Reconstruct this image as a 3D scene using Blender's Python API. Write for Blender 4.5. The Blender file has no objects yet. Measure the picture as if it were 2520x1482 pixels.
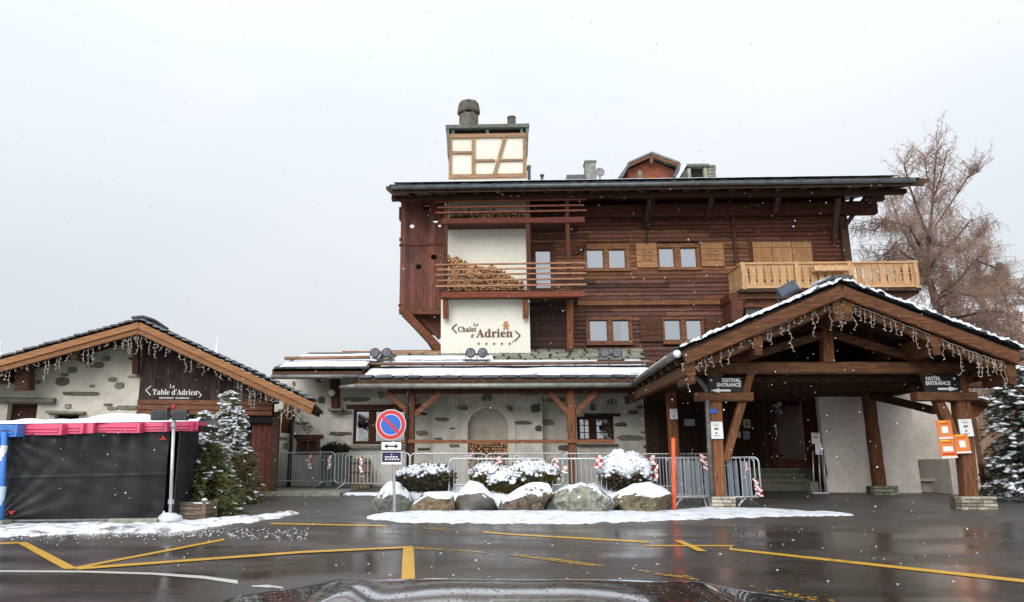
import bpy, bmesh, math, random
import numpy as np
from mathutils import Vector, Matrix, noise, Euler

random.seed(7); RND = random.Random(11)
D = bpy.data
scene = bpy.context.scene
COL = scene.collection
R = math.radians

# ------------------------------------------------------------------ camera
CAM_H = 1.3; PITCH = R(12.4); YAW = R(2.2)
FPX = 1820.0; PCX, PCY = 1130.0, 741.0           # focal length and principal point, in 2520 px wide photo units
cd = D.cameras.new('camera'); cam = D.objects.new('camera', cd); COL.objects.link(cam)
cam.location = (0, 0, CAM_H); cam.rotation_euler = (R(90) + PITCH, 0, YAW)
cd.sensor_width = 36; cd.lens = FPX / 2520 * 36; cd.shift_x = (1260 - PCX) / 2520
cd.clip_start = 0.1; cd.clip_end = 3000
scene.camera = cam

# ------------------------------------------------------------------ world: overcast sky, brighter towards the zenith
w = D.worlds.new('World'); scene.world = w; w.use_nodes = True
nt = w.node_tree; N = nt.nodes; L = nt.links; N.clear()
out = N.new('ShaderNodeOutputWorld')
bg1 = N.new('ShaderNodeBackground'); bg2 = N.new('ShaderNodeBackground'); mixs = N.new('ShaderNodeMixShader')
sky = N.new('ShaderNodeTexSky'); sky.sky_type = 'NISHITA'; sky.sun_disc = False
SUN_EL, SUN_AZ = 34, 200
sky.sun_elevation = R(SUN_EL); sky.sun_rotation = R(SUN_AZ)
bg1.inputs['Strength'].default_value = 0.08
L.new(sky.outputs[0], bg1.inputs['Color'])
tc = N.new('ShaderNodeTexCoord'); sep = N.new('ShaderNodeSeparateXYZ')
L.new(tc.outputs['Generated'], sep.inputs[0])
mr = N.new('ShaderNodeMapRange'); mr.inputs[1].default_value = 0; mr.inputs[2].default_value = 1
mr.inputs[3].default_value = 0.385; mr.inputs[4].default_value = 0.84
L.new(sep.outputs['Z'], mr.inputs[0])
mp = N.new('ShaderNodeMapping'); mp.inputs['Scale'].default_value = (1, 1, 2.2)
L.new(tc.outputs['Generated'], mp.inputs[0])
nz = N.new('ShaderNodeTexNoise'); nz.inputs['Scale'].default_value = 1.3; nz.inputs['Detail'].default_value = 3
L.new(mp.outputs[0], nz.inputs['Vector'])
cr = N.new('ShaderNodeValToRGB')
cr.color_ramp.elements[0].position = .3; cr.color_ramp.elements[0].color = (.80, .86, .93, 1)
cr.color_ramp.elements[1].position = .75; cr.color_ramp.elements[1].color = (.95, .965, .985, 1)
L.new(nz.outputs['Fac'], cr.inputs[0])
L.new(cr.outputs[0], bg2.inputs['Color']); L.new(mr.outputs[0], bg2.inputs['Strength'])
mixs.inputs[0].default_value = 0.93
L.new(bg1.outputs[0], mixs.inputs[1]); L.new(bg2.outputs[0], mixs.inputs[2]); L.new(mixs.outputs[0], out.inputs['Surface'])

sl = D.lights.new('sun', 'SUN'); sl.energy = 1.5; sl.angle = R(50); sl.color = (1, .985, .96)
so = D.objects.new('sun', sl); COL.objects.link(so)
# the sun stands behind the camera, a little to its left, veiled by cloud
so.rotation_euler = (R(90 - SUN_EL), 0, R(-20)); so.location = (-20, -40, 60)

vs = scene.view_settings; vs.view_transform = 'Standard'; vs.look = 'None'; vs.gamma = 1; vs.use_curve_mapping = False
vs.exposure = 0.92

# ------------------------------------------------------------------ pixel -> place helpers (photo units, 2520 x 1482)
TER = [(-50, 0), (8, 0), (15.5, .23), (17.2, .30), (22.5, .5), (27, .62), (60, .8), (900, .8)]
def tz(y):
    for (a, za), (b, zb) in zip(TER, TER[1:]):
        if y <= b: return za + (zb - za) * (max(y, a) - a) / (b - a)
    return TER[-1][1]
def ray(px, py, a=0.0):
    xc = (px - PCX) / FPX; zc = (PCY - py) / FPX
    s, c = math.sin(YAW), math.cos(YAW); sp, cp = math.sin(PITCH), math.cos(PITCH)
    d = Vector((-s * cp, c * cp, sp)) + Vector((c, s, 0)) * xc + Vector((s * sp, -c * sp, cp)) * zc
    if a: d = Matrix.Rotation(-a, 3, 'Z') @ d
    return d
def P(px, py, v, a=0.0):
    d = ray(px, py, a); t = v / d.y
    return Vector((d.x * t, v, CAM_H + d.z * t))
def G(px, py, lift=0.0):
    d = ray(px, py); lo, hi = 0.5, 400.0
    f = lambda t: CAM_H + d.z * t - tz(d.y * t)
    for _ in range(50):
        m = (lo + hi) / 2
        if f(m) > 0: lo = m
        else: hi = m
    return Vector((d.x * lo, d.y * lo, tz(d.y * lo) + lift))
def PL(px, py, p0, n):
    "ray against the plane through p0 with normal n"
    d = ray(px, py); o = Vector((0, 0, CAM_H))
    return o + d * ((p0 - o).dot(n) / d.dot(n))

# ------------------------------------------------------------------ materials
def _base(name, rough, spec):
    m = D.materials.new(name); m.use_nodes = True
    t = m.node_tree; b = t.nodes['Principled BSDF']
    b.inputs['Roughness'].default_value = rough
    b.inputs['Specular IOR Level'].default_value = spec
    return m, t, b
def rgb(c): return (c[0], c[1], c[2], 1)
def mat(name, c1, c2=None, scale=(1, 1, 1), ns=5, rough=.8, bump=.0, bd=.01, spec=.3, var=.0, detail=6, metal=0,
        dirt=None, dirt_s=1.2, p=(.35, .65), snow=None, fine=None, dirt_p=(.5, .75)):
    m, t, b = _base(name, rough, spec)
    n, l = t.nodes, t.links
    tc = n.new('ShaderNodeTexCoord'); oi = n.new('ShaderNodeObjectInfo')
    mu = n.new('ShaderNodeMath'); mu.operation = 'MULTIPLY'; mu.inputs[1].default_value = 37.0
    l.new(oi.outputs['Random'], mu.inputs[0])
    ad = n.new('ShaderNodeVectorMath'); ad.operation = 'ADD'
    l.new(tc.outputs['Object'], ad.inputs[0]); l.new(mu.outputs[0], ad.inputs[1])
    mp = n.new('ShaderNodeMapping'); mp.inputs['Scale'].default_value = scale
    l.new(ad.outputs[0], mp.inputs[0])
    no = n.new('ShaderNodeTexNoise'); no.inputs['Scale'].default_value = ns; no.inputs['Detail'].default_value = detail
    no.inputs['Roughness'].default_value = .62
    l.new(mp.outputs[0], no.inputs['Vector'])
    ra = n.new('ShaderNodeValToRGB'); e = ra.color_ramp.elements
    e[0].position, e[1].position = p
    e[0].color = rgb(c1); e[1].color = rgb(c2 or c1)
    l.new(no.outputs['Fac'], ra.inputs[0])
    col = ra.outputs[0]
    if dirt:
        n2 = n.new('ShaderNodeTexNoise'); n2.inputs['Scale'].default_value = dirt_s; n2.inputs['Detail'].default_value = 5
        l.new(ad.outputs[0], n2.inputs['Vector'])
        r2 = n.new('ShaderNodeMapRange'); r2.inputs[1].default_value = dirt_p[0]; r2.inputs[2].default_value = dirt_p[1]
        l.new(n2.outputs['Fac'], r2.inputs[0])
        mx = n.new('ShaderNodeMix'); mx.data_type = 'RGBA'
        l.new(r2.outputs[0], mx.inputs[0]); l.new(col, mx.inputs[6]); mx.inputs[7].default_value = rgb(dirt)
        col = mx.outputs[2]
    m1 = n.new('ShaderNodeMix'); m1.data_type = 'RGBA'; m1.blend_type = 'MULTIPLY'; m1.inputs[0].default_value = 1
    l.new(col, m1.inputs[6]); l.new(oi.outputs['Color'], m1.inputs[7]); col = m1.outputs[2]
    if var:
        hs = n.new('ShaderNodeHueSaturation'); mr = n.new('ShaderNodeMapRange')
        mr.inputs[3].default_value = 1 - var; mr.inputs[4].default_value = 1 + var
        l.new(oi.outputs['Random'], mr.inputs[0]); l.new(mr.outputs[0], hs.inputs['Value']); l.new(col, hs.inputs['Color'])
        col = hs.outputs[0]
    hgt = no.outputs['Fac']
    if snow is not None:
        ge = n.new('ShaderNodeNewGeometry'); sp = n.new('ShaderNodeSeparateXYZ'); l.new(ge.outputs['Normal'], sp.inputs[0])
        n3 = n.new('ShaderNodeTexNoise'); n3.inputs['Scale'].default_value = 3.2; n3.inputs['Detail'].default_value = 9; n3.inputs['Roughness'].default_value = .68
        l.new(ad.outputs[0], n3.inputs['Vector'])
        s1 = n.new('ShaderNodeMath'); s1.operation = 'MULTIPLY_ADD'; s1.inputs[1].default_value = 2.6; s1.inputs[2].default_value = -1.3
        l.new(n3.outputs['Fac'], s1.inputs[0])
        s2 = n.new('ShaderNodeMath'); s2.operation = 'ADD'; l.new(s1.outputs[0], s2.inputs[0]); l.new(sp.outputs['Z'], s2.inputs[1])
        s3 = n.new('ShaderNodeMapRange'); s3.inputs[1].default_value = snow; s3.inputs[2].default_value = snow + .08
        l.new(s2.outputs[0], s3.inputs[0])
        mx = n.new('ShaderNodeMix'); mx.data_type = 'RGBA'
        l.new(s3.outputs[0], mx.inputs[0]); l.new(col, mx.inputs[6]); mx.inputs[7].default_value = (.80, .83, .87, 1)
        col = mx.outputs[2]
        hh = n.new('ShaderNodeMath'); hh.operation = 'MULTIPLY_ADD'; l.new(s3.outputs[0], hh.inputs[0]); hh.inputs[1].default_value = .8; l.new(hgt, hh.inputs[2]); hgt = hh.outputs[0]
    l.new(col, b.inputs['Base Color'])
    b.inputs['Metallic'].default_value = metal
    if bump:
        bp = n.new('ShaderNodeBump'); bp.inputs['Strength'].default_value = bump; bp.inputs['Distance'].default_value = bd
        l.new(hgt, bp.inputs['Height']); l.new(bp.outputs[0], b.inputs['Normal'])
    return m
M = {}
M['log'] = mat('weathered_log', (.075, .035, .024), (.215, .098, .056), (1.1, 6, 14), 3, .75, .45, .008, .25, .2, dirt=(.085, .05, .042), dirt_s=1.4)
M['logv'] = mat('weathered_board_upright', (.075, .029, .021), (.20, .076, .048), (9, 9, 1), 3, .75, .5, .01, .25, .2, dirt=(.055, .03, .028), dirt_s=1.2)
M['beam'] = mat('hewn_timber', (.070, .038, .022), (.20, .115, .068), (1.2, 9, 9), 3, .7, .5, .012, .25, .12)
M['beamv'] = mat('hewn_post_timber', (.085, .045, .024), (.245, .13, .068), (9, 9, .8), 3, .7, .5, .012, .25, .12)
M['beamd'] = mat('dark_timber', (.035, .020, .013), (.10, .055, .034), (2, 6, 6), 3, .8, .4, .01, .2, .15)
M['verge'] = mat('varnished_verge_timber', (.20, .085, .032), (.40, .19, .078), (.8, 10, 14), 3, .6, .35, .01, .3, .1)
M['pine'] = mat('honey_pine', (.34, .19, .09), (.58, .36, .19), (8, 8, 1.0), 3, .6, .3, .006, .3, .12)
M['pineh'] = mat('honey_pine_rail', (.34, .19, .09), (.58, .36, .19), (1, 8, 8), 3, .6, .3, .006, .3, .1)
M['rail'] = mat('weathered_rail_wood', (.22, .10, .055), (.45, .24, .14), (1, 8, 8), 3, .7, .3, .006, .25, .15)
M['red'] = mat('red_brown_boards', (.07, .018, .010), (.15, .045, .022), (1, 6, 10), 3, .7, .4, .01, .3, .15)
M['purple'] = mat('dark_purple_brown_boards', (.030, .019, .017), (.078, .050, .043), (8, 8, 1), 3, .8, .35, .01, .2, .15)
M['cream'] = mat('cream_render', (.66, .64, .54), (.74, .72, .62), (1, 1, 1), 9, .9, .5, .012, .15, .0)
M['plaster'] = mat('old_lime_plaster', (.60, .57, .49), (.78, .745, .66), (1, 1, 1), 3.5, .9, .6, .025, .15, 0, dirt=(.44, .41, .35), dirt_s=1.1)
M['greyplaster'] = mat('grey_lime_plaster', (.60, .54, .48), (.72, .66, .59), (1, 1, 1), 8, .9, .45, .012, .15, 0, dirt=(.52, .465, .41), dirt_s=.8)
M['stone'] = mat('grey_schist', (.10, .10, .085), (.25, .24, .205), (1, 1, 3), 7, .85, .8, .02, .3, .3, dirt=(.20, .18, .13), dirt_s=4)
M['palestone'] = mat('pale_stacked_stone', (.30, .27, .21), (.50, .46, .38), (1, 1, 2), 7, .85, .8, .02, .3, .2)
M['slate'] = mat('roof_slate', (.05, .055, .06), (.12, .125, .125), (1, 1, 1), 6, .55, .6, .01, .4, .3)
M['mossslate'] = mat('mossy_grey_slate', (.16, .17, .14), (.32, .32, .26), (1, 1, 1), 6, .75, .7, .01, .3, .25, dirt=(.21, .21, .13), dirt_s=3)
M['snow'] = mat('snow', (.66, .71, .78), (.82, .845, .88), (1, 1, 1), 7, .7, .9, .05, .3, 0)
M['patchy'] = mat('patchy_snow_on_slate', (.70, .74, .79), (.82, .85, .88), (1, 1, 1), 5, .65, .8, .04, .35, 0, dirt=(.15, .16, .15), dirt_s=5.5, dirt_p=(.53, .60))
M['trodden'] = mat('trodden_snow', (.60, .64, .70), (.80, .825, .86), (1, 1.6, 1), 4.5, .7, 1.0, .06, .3, 0, dirt=(.44, .455, .47), dirt_s=4.0, dirt_p=(.54, .70))
M['slush'] = mat('thin_snow', (.62, .65, .69), (.86, .89, .93), (1, 1, 1), 3.5, .6, .7, .03, .4, 0, dirt=(.20, .195, .19), dirt_s=4.5, dirt_p=(.50, .68))
M['zinc'] = mat('zinc_gutter', (.13, .13, .125), (.24, .24, .225), (1, 1, 1), 4, .5, .2, .004, .5, 0, metal=.4)
M['steel'] = mat('galvanised_steel', (.42, .44, .46), (.58, .60, .62), (1, 1, 1), 12, .42, .1, .002, .5, .08, metal=.6)
M['dark'] = mat('blackened_metal', (.012, .012, .013), (.03, .03, .032), (1, 1, 1), 6, .4, .1, .002, .5, 0)
M['void'] = mat('dark_interior', (.010, .008, .007), (.02, .016, .013), (1, 1, 1), 3, .9)
M['conc'] = mat('concrete', (.20, .20, .165), (.34, .34, .29), (1, 1, 1), 6, .9, .5, .01, .2, .1)
M['curtain'] = mat('net_curtain', (.76, .85, .96), (.86, .93, 1.0), (12, 1, .3), 1.5, .8, .0, .02, .2)  # net curtain; the blue of the reflected sky is put into its colour
M['white'] = mat('white_sheet', (.72, .73, .74), (.80, .80, .80), (1, 1, 1), 6, .6)
M['black'] = mat('black_sign_face', (.010, .012, .014), (.018, .02, .022), (1, 1, 1), 6, .4)
M['letter'] = mat('white_lettering', (.8, .8, .8), None, rough=.5)
M['brownletter'] = mat('brown_lettering', (.12, .055, .035), None, rough=.6)
M['orangeletter'] = mat('ochre_lettering', (.42, .20, .07), None, rough=.6)
M['greyletter'] = mat('taupe_mark', (.22, .17, .14), None, rough=.6)
M['pink'] = mat('pink_plastic', (.62, .065, .15), (.72, .10, .20), (1, 1, 1), 3, .45, .1, .003, .5, .05, dirt=(.60, .13, .20), dirt_s=3)
M['blue'] = mat('blue_plastic', (.03, .15, .50), (.06, .22, .62), (1, 1, 1), 3, .45, .1, .003, .5)
M['tarp'] = mat('black_tarpaulin', (.009, .0105, .012), (.018, .020, .022), (1, 1, 1), 2.5, .45, .35, .02, .25, 0)
M['redp'] = mat('red_print', (.62, .03, .02), None, rough=.45)
M['signred'] = mat('sign_red', (.55, .028, .025), None, rough=.35, spec=.5)
M['signblue'] = mat('sign_blue', (.012, .12, .52), None, rough=.35, spec=.5)
M['navy'] = mat('navy_print', (.018, .018, .07), None, rough=.4)
M['orange'] = mat('orange_snow_pole', (.78, .09, .03), (.85, .13, .05), (1, 1, 1), 5, .45)
M['poster'] = mat('orange_poster', (.66, .20, .05), (.72, .24, .07), (1, 1, 1), 4, .5)
M['yelp'] = mat('yellow_print', (.85, .55, .03), None, rough=.5)
M['wood_bin'] = mat('grey_planter_wood', (.10, .075, .055), (.23, .18, .13), (2, 2, 8), 3, .8, .5, .01, .2, .2)
M['needle'] = mat('spruce_needles', (.075, .088, .028), (.21, .20, .07), (1, 1, 1), 3, .7, var=.1)
M['needled'] = mat('dark_fir_needles', (.018, .026, .014), (.045, .055, .03), (1, 1, 1), 3, .7)
M['olive'] = mat('olive_juniper_needles', (.11, .095, .04), (.23, .19, .085), (1, 1, 1), 3, .7)
M['leafy'] = mat('evergreen_shrub_leaves', (.035, .035, .010), (.16, .125, .03), (1, 1, 1), 5, .6, p=(.3, .7))
M['leafd'] = mat('dull_shrub_leaves', (.035, .028, .015), (.11, .085, .045), (1, 1, 1), 5, .6, p=(.3, .7))
M['bark'] = mat('brown_bark', (.05, .033, .022), (.13, .085, .055), (6, 6, 1.5), 3, .85, .6, .02)
M['twig'] = mat('russet_twigs', (.145, .088, .064), (.31, .20, .15), (1, 1, 1), .6, .8)
M['brush'] = mat('dry_brush_twigs', (.17, .10, .065), (.38, .25, .165), (1, 1, 1), .8, .8)
M['tyre'] = mat('tyre_rubber', (.012, .012, .012), None, rough=.8)
M['carpaint'] = mat('dark_car_paint', (.012, .011, .012), (.018, .017, .018), (1, 1, 1), 2.6, .10, .5, .05, .6)
M['carpaint'].node_tree.nodes['Principled BSDF'].inputs['Coat Weight'].default_value = 1
M['firewood'] = mat('split_firewood', (.34, .17, .075), (.62, .36, .18), (1, 1, 1), 9, .8, .4, .01, .2, .3)
M['wire'] = mat('pale_light_cable', (.50, .44, .36), (.68, .62, .54), (1, 1, 1), 9, .5)
M['canvas'] = mat('white_tent_canvas', (.60, .64, .66), (.66, .70, .72), (1, 1, 1), 2, .8)  # white tent fabric, with distance haze mixed into its pale grey
M['bulb'] = mat('frosted_lamp_globe', (.75, .74, .70), None, rough=.3, spec=.5)

def boulder_mat(name, c1, c2, dirt, snow):
    return mat(name, c1, c2, (1, 1, 1), 11, .8, 1.0, .035, .3, 0, dirt=dirt, dirt_s=3.5, snow=snow, detail=9)
M['b1'] = boulder_mat('grey_boulder', (.05, .05, .043), (.29, .29, .255), (.20, .20, .15), .42)
M['b2'] = boulder_mat('ochre_boulder', (.05, .033, .02), (.33, .24, .15), (.15, .12, .08), .70)
M['b3'] = boulder_mat('grey_boulder_under_snow', (.12, .11, .10), (.25, .23, .20), (.16, .14, .11), .12)
M['b4'] = boulder_mat('brown_boulder', (.03, .022, .017), (.22, .165, .125), (.13, .11, .08), .55)
M['b5'] = boulder_mat('pale_green_boulder', (.08, .085, .066), (.36, .37, .29), (.25, .26, .18), .62)
M['b6'] = boulder_mat('lichened_boulder', (.045, .035, .022), (.29, .235, .15), (.18, .17, .08), .30)

def glass():
    m = D.materials.new('window_glass'); m.use_nodes = True; t = m.node_tree; n, l = t.nodes, t.links; n.clear()
    o = n.new('ShaderNodeOutputMaterial'); tr = n.new('ShaderNodeBsdfTransparent'); gl = n.new('ShaderNodeBsdfGlossy')
    gl.inputs['Roughness'].default_value = .03; tr.inputs[0].default_value = (.94, .97, 1, 1)
    fr = n.new('ShaderNodeFresnel'); fr.inputs[0].default_value = 1.7
    ad = n.new('ShaderNodeMath'); ad.operation = 'ADD'; ad.inputs[1].default_value = .36
    nz = n.new('ShaderNodeTexNoise'); nz.inputs['Scale'].default_value = 1.5
    bp = n.new('ShaderNodeBump'); bp.inputs['Strength'].default_value = .15; bp.inputs['Distance'].default_value = .05
    l.new(nz.outputs['Fac'], bp.inputs['Height']); l.new(bp.outputs[0], gl.inputs['Normal'])
    mx = n.new('ShaderNodeMixShader'); l.new(fr.outputs[0], ad.inputs[0]); l.new(ad.outputs[0], mx.inputs[0])
    l.new(tr.outputs[0], mx.inputs[1]); l.new(gl.outputs[0], mx.inputs[2]); l.new(mx.outputs[0], o.inputs[0])
    return m
M['glass'] = glass()

def asphalt():
    m, t, b = _base('wet_asphalt', .3, .5); n, l = t.nodes, t.links
    tc = n.new('ShaderNodeTexCoord')
    def noi(s, d, sc=None):
        x = n.new('ShaderNodeTexNoise'); x.inputs['Scale'].default_value = s; x.inputs['Detail'].default_value = d
        if sc:
            mp = n.new('ShaderNodeMapping'); mp.inputs['Scale'].default_value = sc; l.new(tc.outputs['Object'], mp.inputs[0]); l.new(mp.outputs[0], x.inputs['Vector'])
        else: l.new(tc.outputs['Object'], x.inputs['Vector'])
        return x
    a = noi(.55, 5, (.6, 1.5, 1)); g = noi(55, 4); big = noi(.22, 4)
    cr = n.new('ShaderNodeValToRGB'); e = cr.color_ramp.elements
    e[0].position = .40; e[0].color = (.016, .013, .011, 1); e[1].position = .66; e[1].color = (.115, .094, .078, 1)
    l.new(g.outputs['Fac'], cr.inputs[0])
    c2 = n.new('ShaderNodeMapRange'); c2.inputs[1].default_value = .35; c2.inputs[2].default_value = .7; c2.inputs[3].default_value = .75; c2.inputs[4].default_value = 1.35
    l.new(big.outputs['Fac'], c2.inputs[0])
    mm = n.new('ShaderNodeVectorMath'); mm.operation = 'SCALE'; l.new(cr.outputs[0], mm.inputs[0]); l.new(c2.outputs[0], mm.inputs['Scale'])
    # the forecourt near the buildings has drained and is drier than the road
    sp = n.new('ShaderNodeSeparateXYZ'); l.new(tc.outputs['Object'], sp.inputs[0])
    dry = n.new('ShaderNodeMapRange'); dry.inputs[1].default_value = 13.6; dry.inputs[2].default_value = 15.8; l.new(sp.outputs['Y'], dry.inputs[0])
    mr = n.new('ShaderNodeMapRange'); mr.inputs[1].default_value = .42; mr.inputs[2].default_value = .66; mr.inputs[3].default_value = .10; mr.inputs[4].default_value = .42
    l.new(a.outputs['Fac'], mr.inputs[0])
    rr = n.new('ShaderNodeMath'); rr.operation = 'MULTIPLY_ADD'; rr.inputs[1].default_value = .28; l.new(dry.outputs[0], rr.inputs[0]); l.new(mr.outputs[0], rr.inputs[2])
    l.new(rr.outputs[0], b.inputs['Roughness'])
    dc = n.new('ShaderNodeMix'); dc.data_type = 'RGBA'; l.new(mm.outputs[0], dc.inputs[6]); dc.inputs[7].default_value = (.085, .079, .072, 1)
    dm = n.new('ShaderNodeMath'); dm.operation = 'MULTIPLY'; dm.inputs[1].default_value = .6; l.new(dry.outputs[0], dm.inputs[0]); l.new(dm.outputs[0], dc.inputs[0])
    l.new(dc.outputs[2], b.inputs['Base Color'])
    bs = n.new('ShaderNodeMapRange'); bs.inputs[1].default_value = .42; bs.inputs[2].default_value = .66; bs.inputs[3].default_value = .10; bs.inputs[4].default_value = .45
    l.new(a.outputs['Fac'], bs.inputs[0])
    b1 = n.new('ShaderNodeBump'); b1.inputs['Distance'].default_value = .009
    l.new(bs.outputs[0], b1.inputs['Strength']); l.new(g.outputs['Fac'], b1.inputs['Height'])
    l.new(b1.outputs[0], b.inputs['Normal'])
    return m
M['asphalt'] = asphalt()

def paint(name, c, worn):
    m, t, b = _base(name, .3, .5); n, l = t.nodes, t.links
    tc = n.new('ShaderNodeTexCoord'); x = n.new('ShaderNodeTexNoise'); x.inputs['Scale'].default_value = 3.2; x.inputs['Detail'].default_value = 8; x.inputs['Roughness'].default_value = .7
    l.new(tc.outputs['Object'], x.inputs['Vector'])
    mr = n.new('ShaderNodeMapRange'); mr.inputs[1].default_value = worn; mr.inputs[2].default_value = worn + .06; l.new(x.outputs['Fac'], mr.inputs[0])
    g = n.new('ShaderNodeTexNoise'); g.inputs['Scale'].default_value = 70; l.new(tc.outputs['Object'], g.inputs['Vector'])
    cc = n.new('ShaderNodeMix'); cc.data_type = 'RGBA'; cc.inputs[6].default_value = rgb([v * .72 for v in c]); cc.inputs[7].default_value = rgb(c); l.new(g.outputs['Fac'], cc.inputs[0])
    mx = n.new('ShaderNodeMix'); mx.data_type = 'RGBA'; l.new(mr.outputs[0], mx.inputs[0]); mx.inputs[7].default_value = (.045, .04, .038, 1); l.new(cc.outputs[2], mx.inputs[6])
    l.new(mx.outputs[2], b.inputs['Base Color'])
    bp = n.new('ShaderNodeBump'); bp.inputs['Distance'].default_value = .004; bp.inputs['Strength'].default_value = .3; l.new(g.outputs['Fac'], bp.inputs['Height']); l.new(bp.outputs[0], b.inputs['Normal'])
    return m
M['yellow'] = paint('yellow_road_paint', (.70, .40, .04), .60)
M['yworn'] = paint('worn_yellow_road_paint', (.66, .40, .05), .60)
M['wpaint'] = paint('white_road_paint', (.62, .60, .54), .62)

# ------------------------------------------------------------------ building blocks
BASE = {}
def setp(o, label=None, cat=None, group=None, kind=None):
    if label: o['label'] = label
    if cat: o['category'] = cat
    if group: o['group'] = group
    if kind: o['kind'] = kind
    return o
def thing(name, base, label, cat, group=None, a=0.0):
    o = D.objects.new(name, None); COL.objects.link(o)
    base = Vector(base); BASE[o.name] = (base, a)
    o.location = Matrix.Rotation(a, 3, 'Z') @ base if a else base
    o.rotation_euler = (0, 0, a); o.empty_display_size = .2
    return setp(o, label, cat, group)
def root(o):
    while o.parent: o = o.parent
    return o
def off(parent): return BASE[root(parent).name][0] if parent else Vector((0, 0, 0))
def link(name, me, parent=None, loc=None, rot=None, scale=None, color=None, m=None):
    o = D.objects.new(name, me); COL.objects.link(o)
    if parent: o.parent = parent
    if loc is not None: o.location = loc
    if rot is not None: o.rotation_euler = rot
    if scale is not None: o.scale = scale
    if color is not None: o.color = (color[0], color[1], color[2], 1)
    return o
class MB:
    def __init__(s): s.v = []; s.f = []; s.mi = []; s.cur = 0
    def add(s, vs, fs):
        k = len(s.v); s.v += [tuple(v) for v in vs]; s.f += [tuple(i + k for i in f) for f in fs]; s.mi += [s.cur] * len(fs); return s
    def box(s, x0, x1, y0, y1, z0, z1):
        return s.add([(x0, y0, z0), (x1, y0, z0), (x1, y1, z0), (x0, y1, z0), (x0, y0, z1), (x1, y0, z1), (x1, y1, z1), (x0, y1, z1)],
                     [(0, 3, 2, 1), (4, 5, 6, 7), (0, 1, 5, 4), (1, 2, 6, 5), (2, 3, 7, 6), (3, 0, 4, 7)])
    def prism(s, poly, y0, y1):
        "poly: (x,z) points; extruded from y0 to y1"
        n = len(poly)
        ar = sum(poly[i][0] * poly[(i + 1) % n][1] - poly[(i + 1) % n][0] * poly[i][1] for i in range(n))
        if ar < 0: poly = poly[::-1]
        vs = [(p[0], y0, p[1]) for p in poly] + [(p[0], y1, p[1]) for p in poly]
        fs = [tuple(range(n)), tuple(range(2 * n - 1, n - 1, -1))] + [(i, i + n, (i + 1) % n + n, (i + 1) % n) for i in range(n)]
        return s.add(vs, fs)
    def plank(s, x0, x1, y0, y1, z0, z1, c=.02):
        "horizontal board along x with chamfered front edges"
        pr = [(y0 + c, z0), (y1, z0), (y1, z1), (y0 + c, z1), (y0, z1 - c), (y0, z0 + c)]
        vs = [(x0, a, b) for a, b in pr] + [(x1, a, b) for a, b in pr]
        return s.add(vs, [tuple(range(6)), tuple(range(11, 5, -1))] + [(i, i + 6, (i + 1) % 6 + 6, (i + 1) % 6) for i in range(6)])
    def beam(s, p0, p1, wd, ht, seg=None, rough=.0, up=None, ch=.12, taper=1.0):
        "hewn beam between two points: eight-sided section, wandering a little"
        p0, p1 = Vector(p0), Vector(p1); d = (p1 - p0); ln = d.length; d.normalize()
        up = Vector(up) if up else (Vector((0, 0, 1)) if abs(d.z) < .9 else Vector((0, 1, 0)))
        sx = d.cross(up).normalized(); sy = sx.cross(d).normalized()
        if seg is None: seg = max(1, int(ln / .6)) if rough else 1
        c = ch * min(wd, ht)
        a, b = wd / 2, ht / 2
        sec = [(-a + c, -b), (a - c, -b), (a, -b + c), (a, b - c), (a - c, b), (-a + c, b), (-a, b - c), (-a, -b + c)]
        k = RND.random() * 99; vs = []; fs = []
        for i in range(seg + 1):
            q = p0.lerp(p1, i / seg); tp = 1 + (taper - 1) * i / seg
            for j, (u, w_) in enumerate(sec):
                n1 = noise.noise(Vector((k + i * .9, j * 1.7, 0))) * rough
                vs.append(q + sx * (u * tp * (1 + n1)) + sy * (w_ * tp * (1 + n1)))
        for i in range(seg):
            for j in range(8):
                A = i * 8 + j; B = i * 8 + (j + 1) % 8; fs.append((A, B, B + 8, A + 8))
        fs.append(tuple(range(7, -1, -1))); fs.append(tuple(range(seg * 8, seg * 8 + 8)))
        return s.add(vs, fs)
    def tube(s, pts, r, n=8, closed=False, cap=True):
        pts = [Vector(p) for p in pts]; m = len(pts); rs = r if isinstance(r, (list, tuple)) else [r] * m
        vs = []; fs = []; ref = None
        for i, p in enumerate(pts):
            if closed: d = pts[(i + 1) % m] - pts[i - 1]
            else: d = pts[min(i + 1, m - 1)] - pts[max(i - 1, 0)]
            if d.length < 1e-9: d = Vector((0, 0, 1))
            d.normalize()
            if ref is None: ref = Vector((0, 0, 1)) if abs(d.z) < .9 else Vector((0, 1, 0))
            a = d.cross(ref)
            if a.length < 1e-4: a = d.orthogonal()
            a.normalize(); b = d.cross(a).normalized(); ref = a.cross(d).normalized() if abs(a.dot(d)) < 1 else ref
            for j in range(n):
                t = 2 * math.pi * j / n; vs.append(p + a * (math.cos(t) * rs[i]) + b * (math.sin(t) * rs[i]))
        for i in range(m if closed else m - 1):
            for j in range(n):
                A = i * n + j; B = i * n + (j + 1) % n; C_ = ((i + 1) % m) * n
                fs.append((A, B, C_ + (j + 1) % n, C_ + j))
        if cap and not closed: fs.append(tuple(range(n - 1, -1, -1))); fs.append(tuple(range((m - 1) * n, m * n)))
        return s.add(vs, fs)
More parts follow.
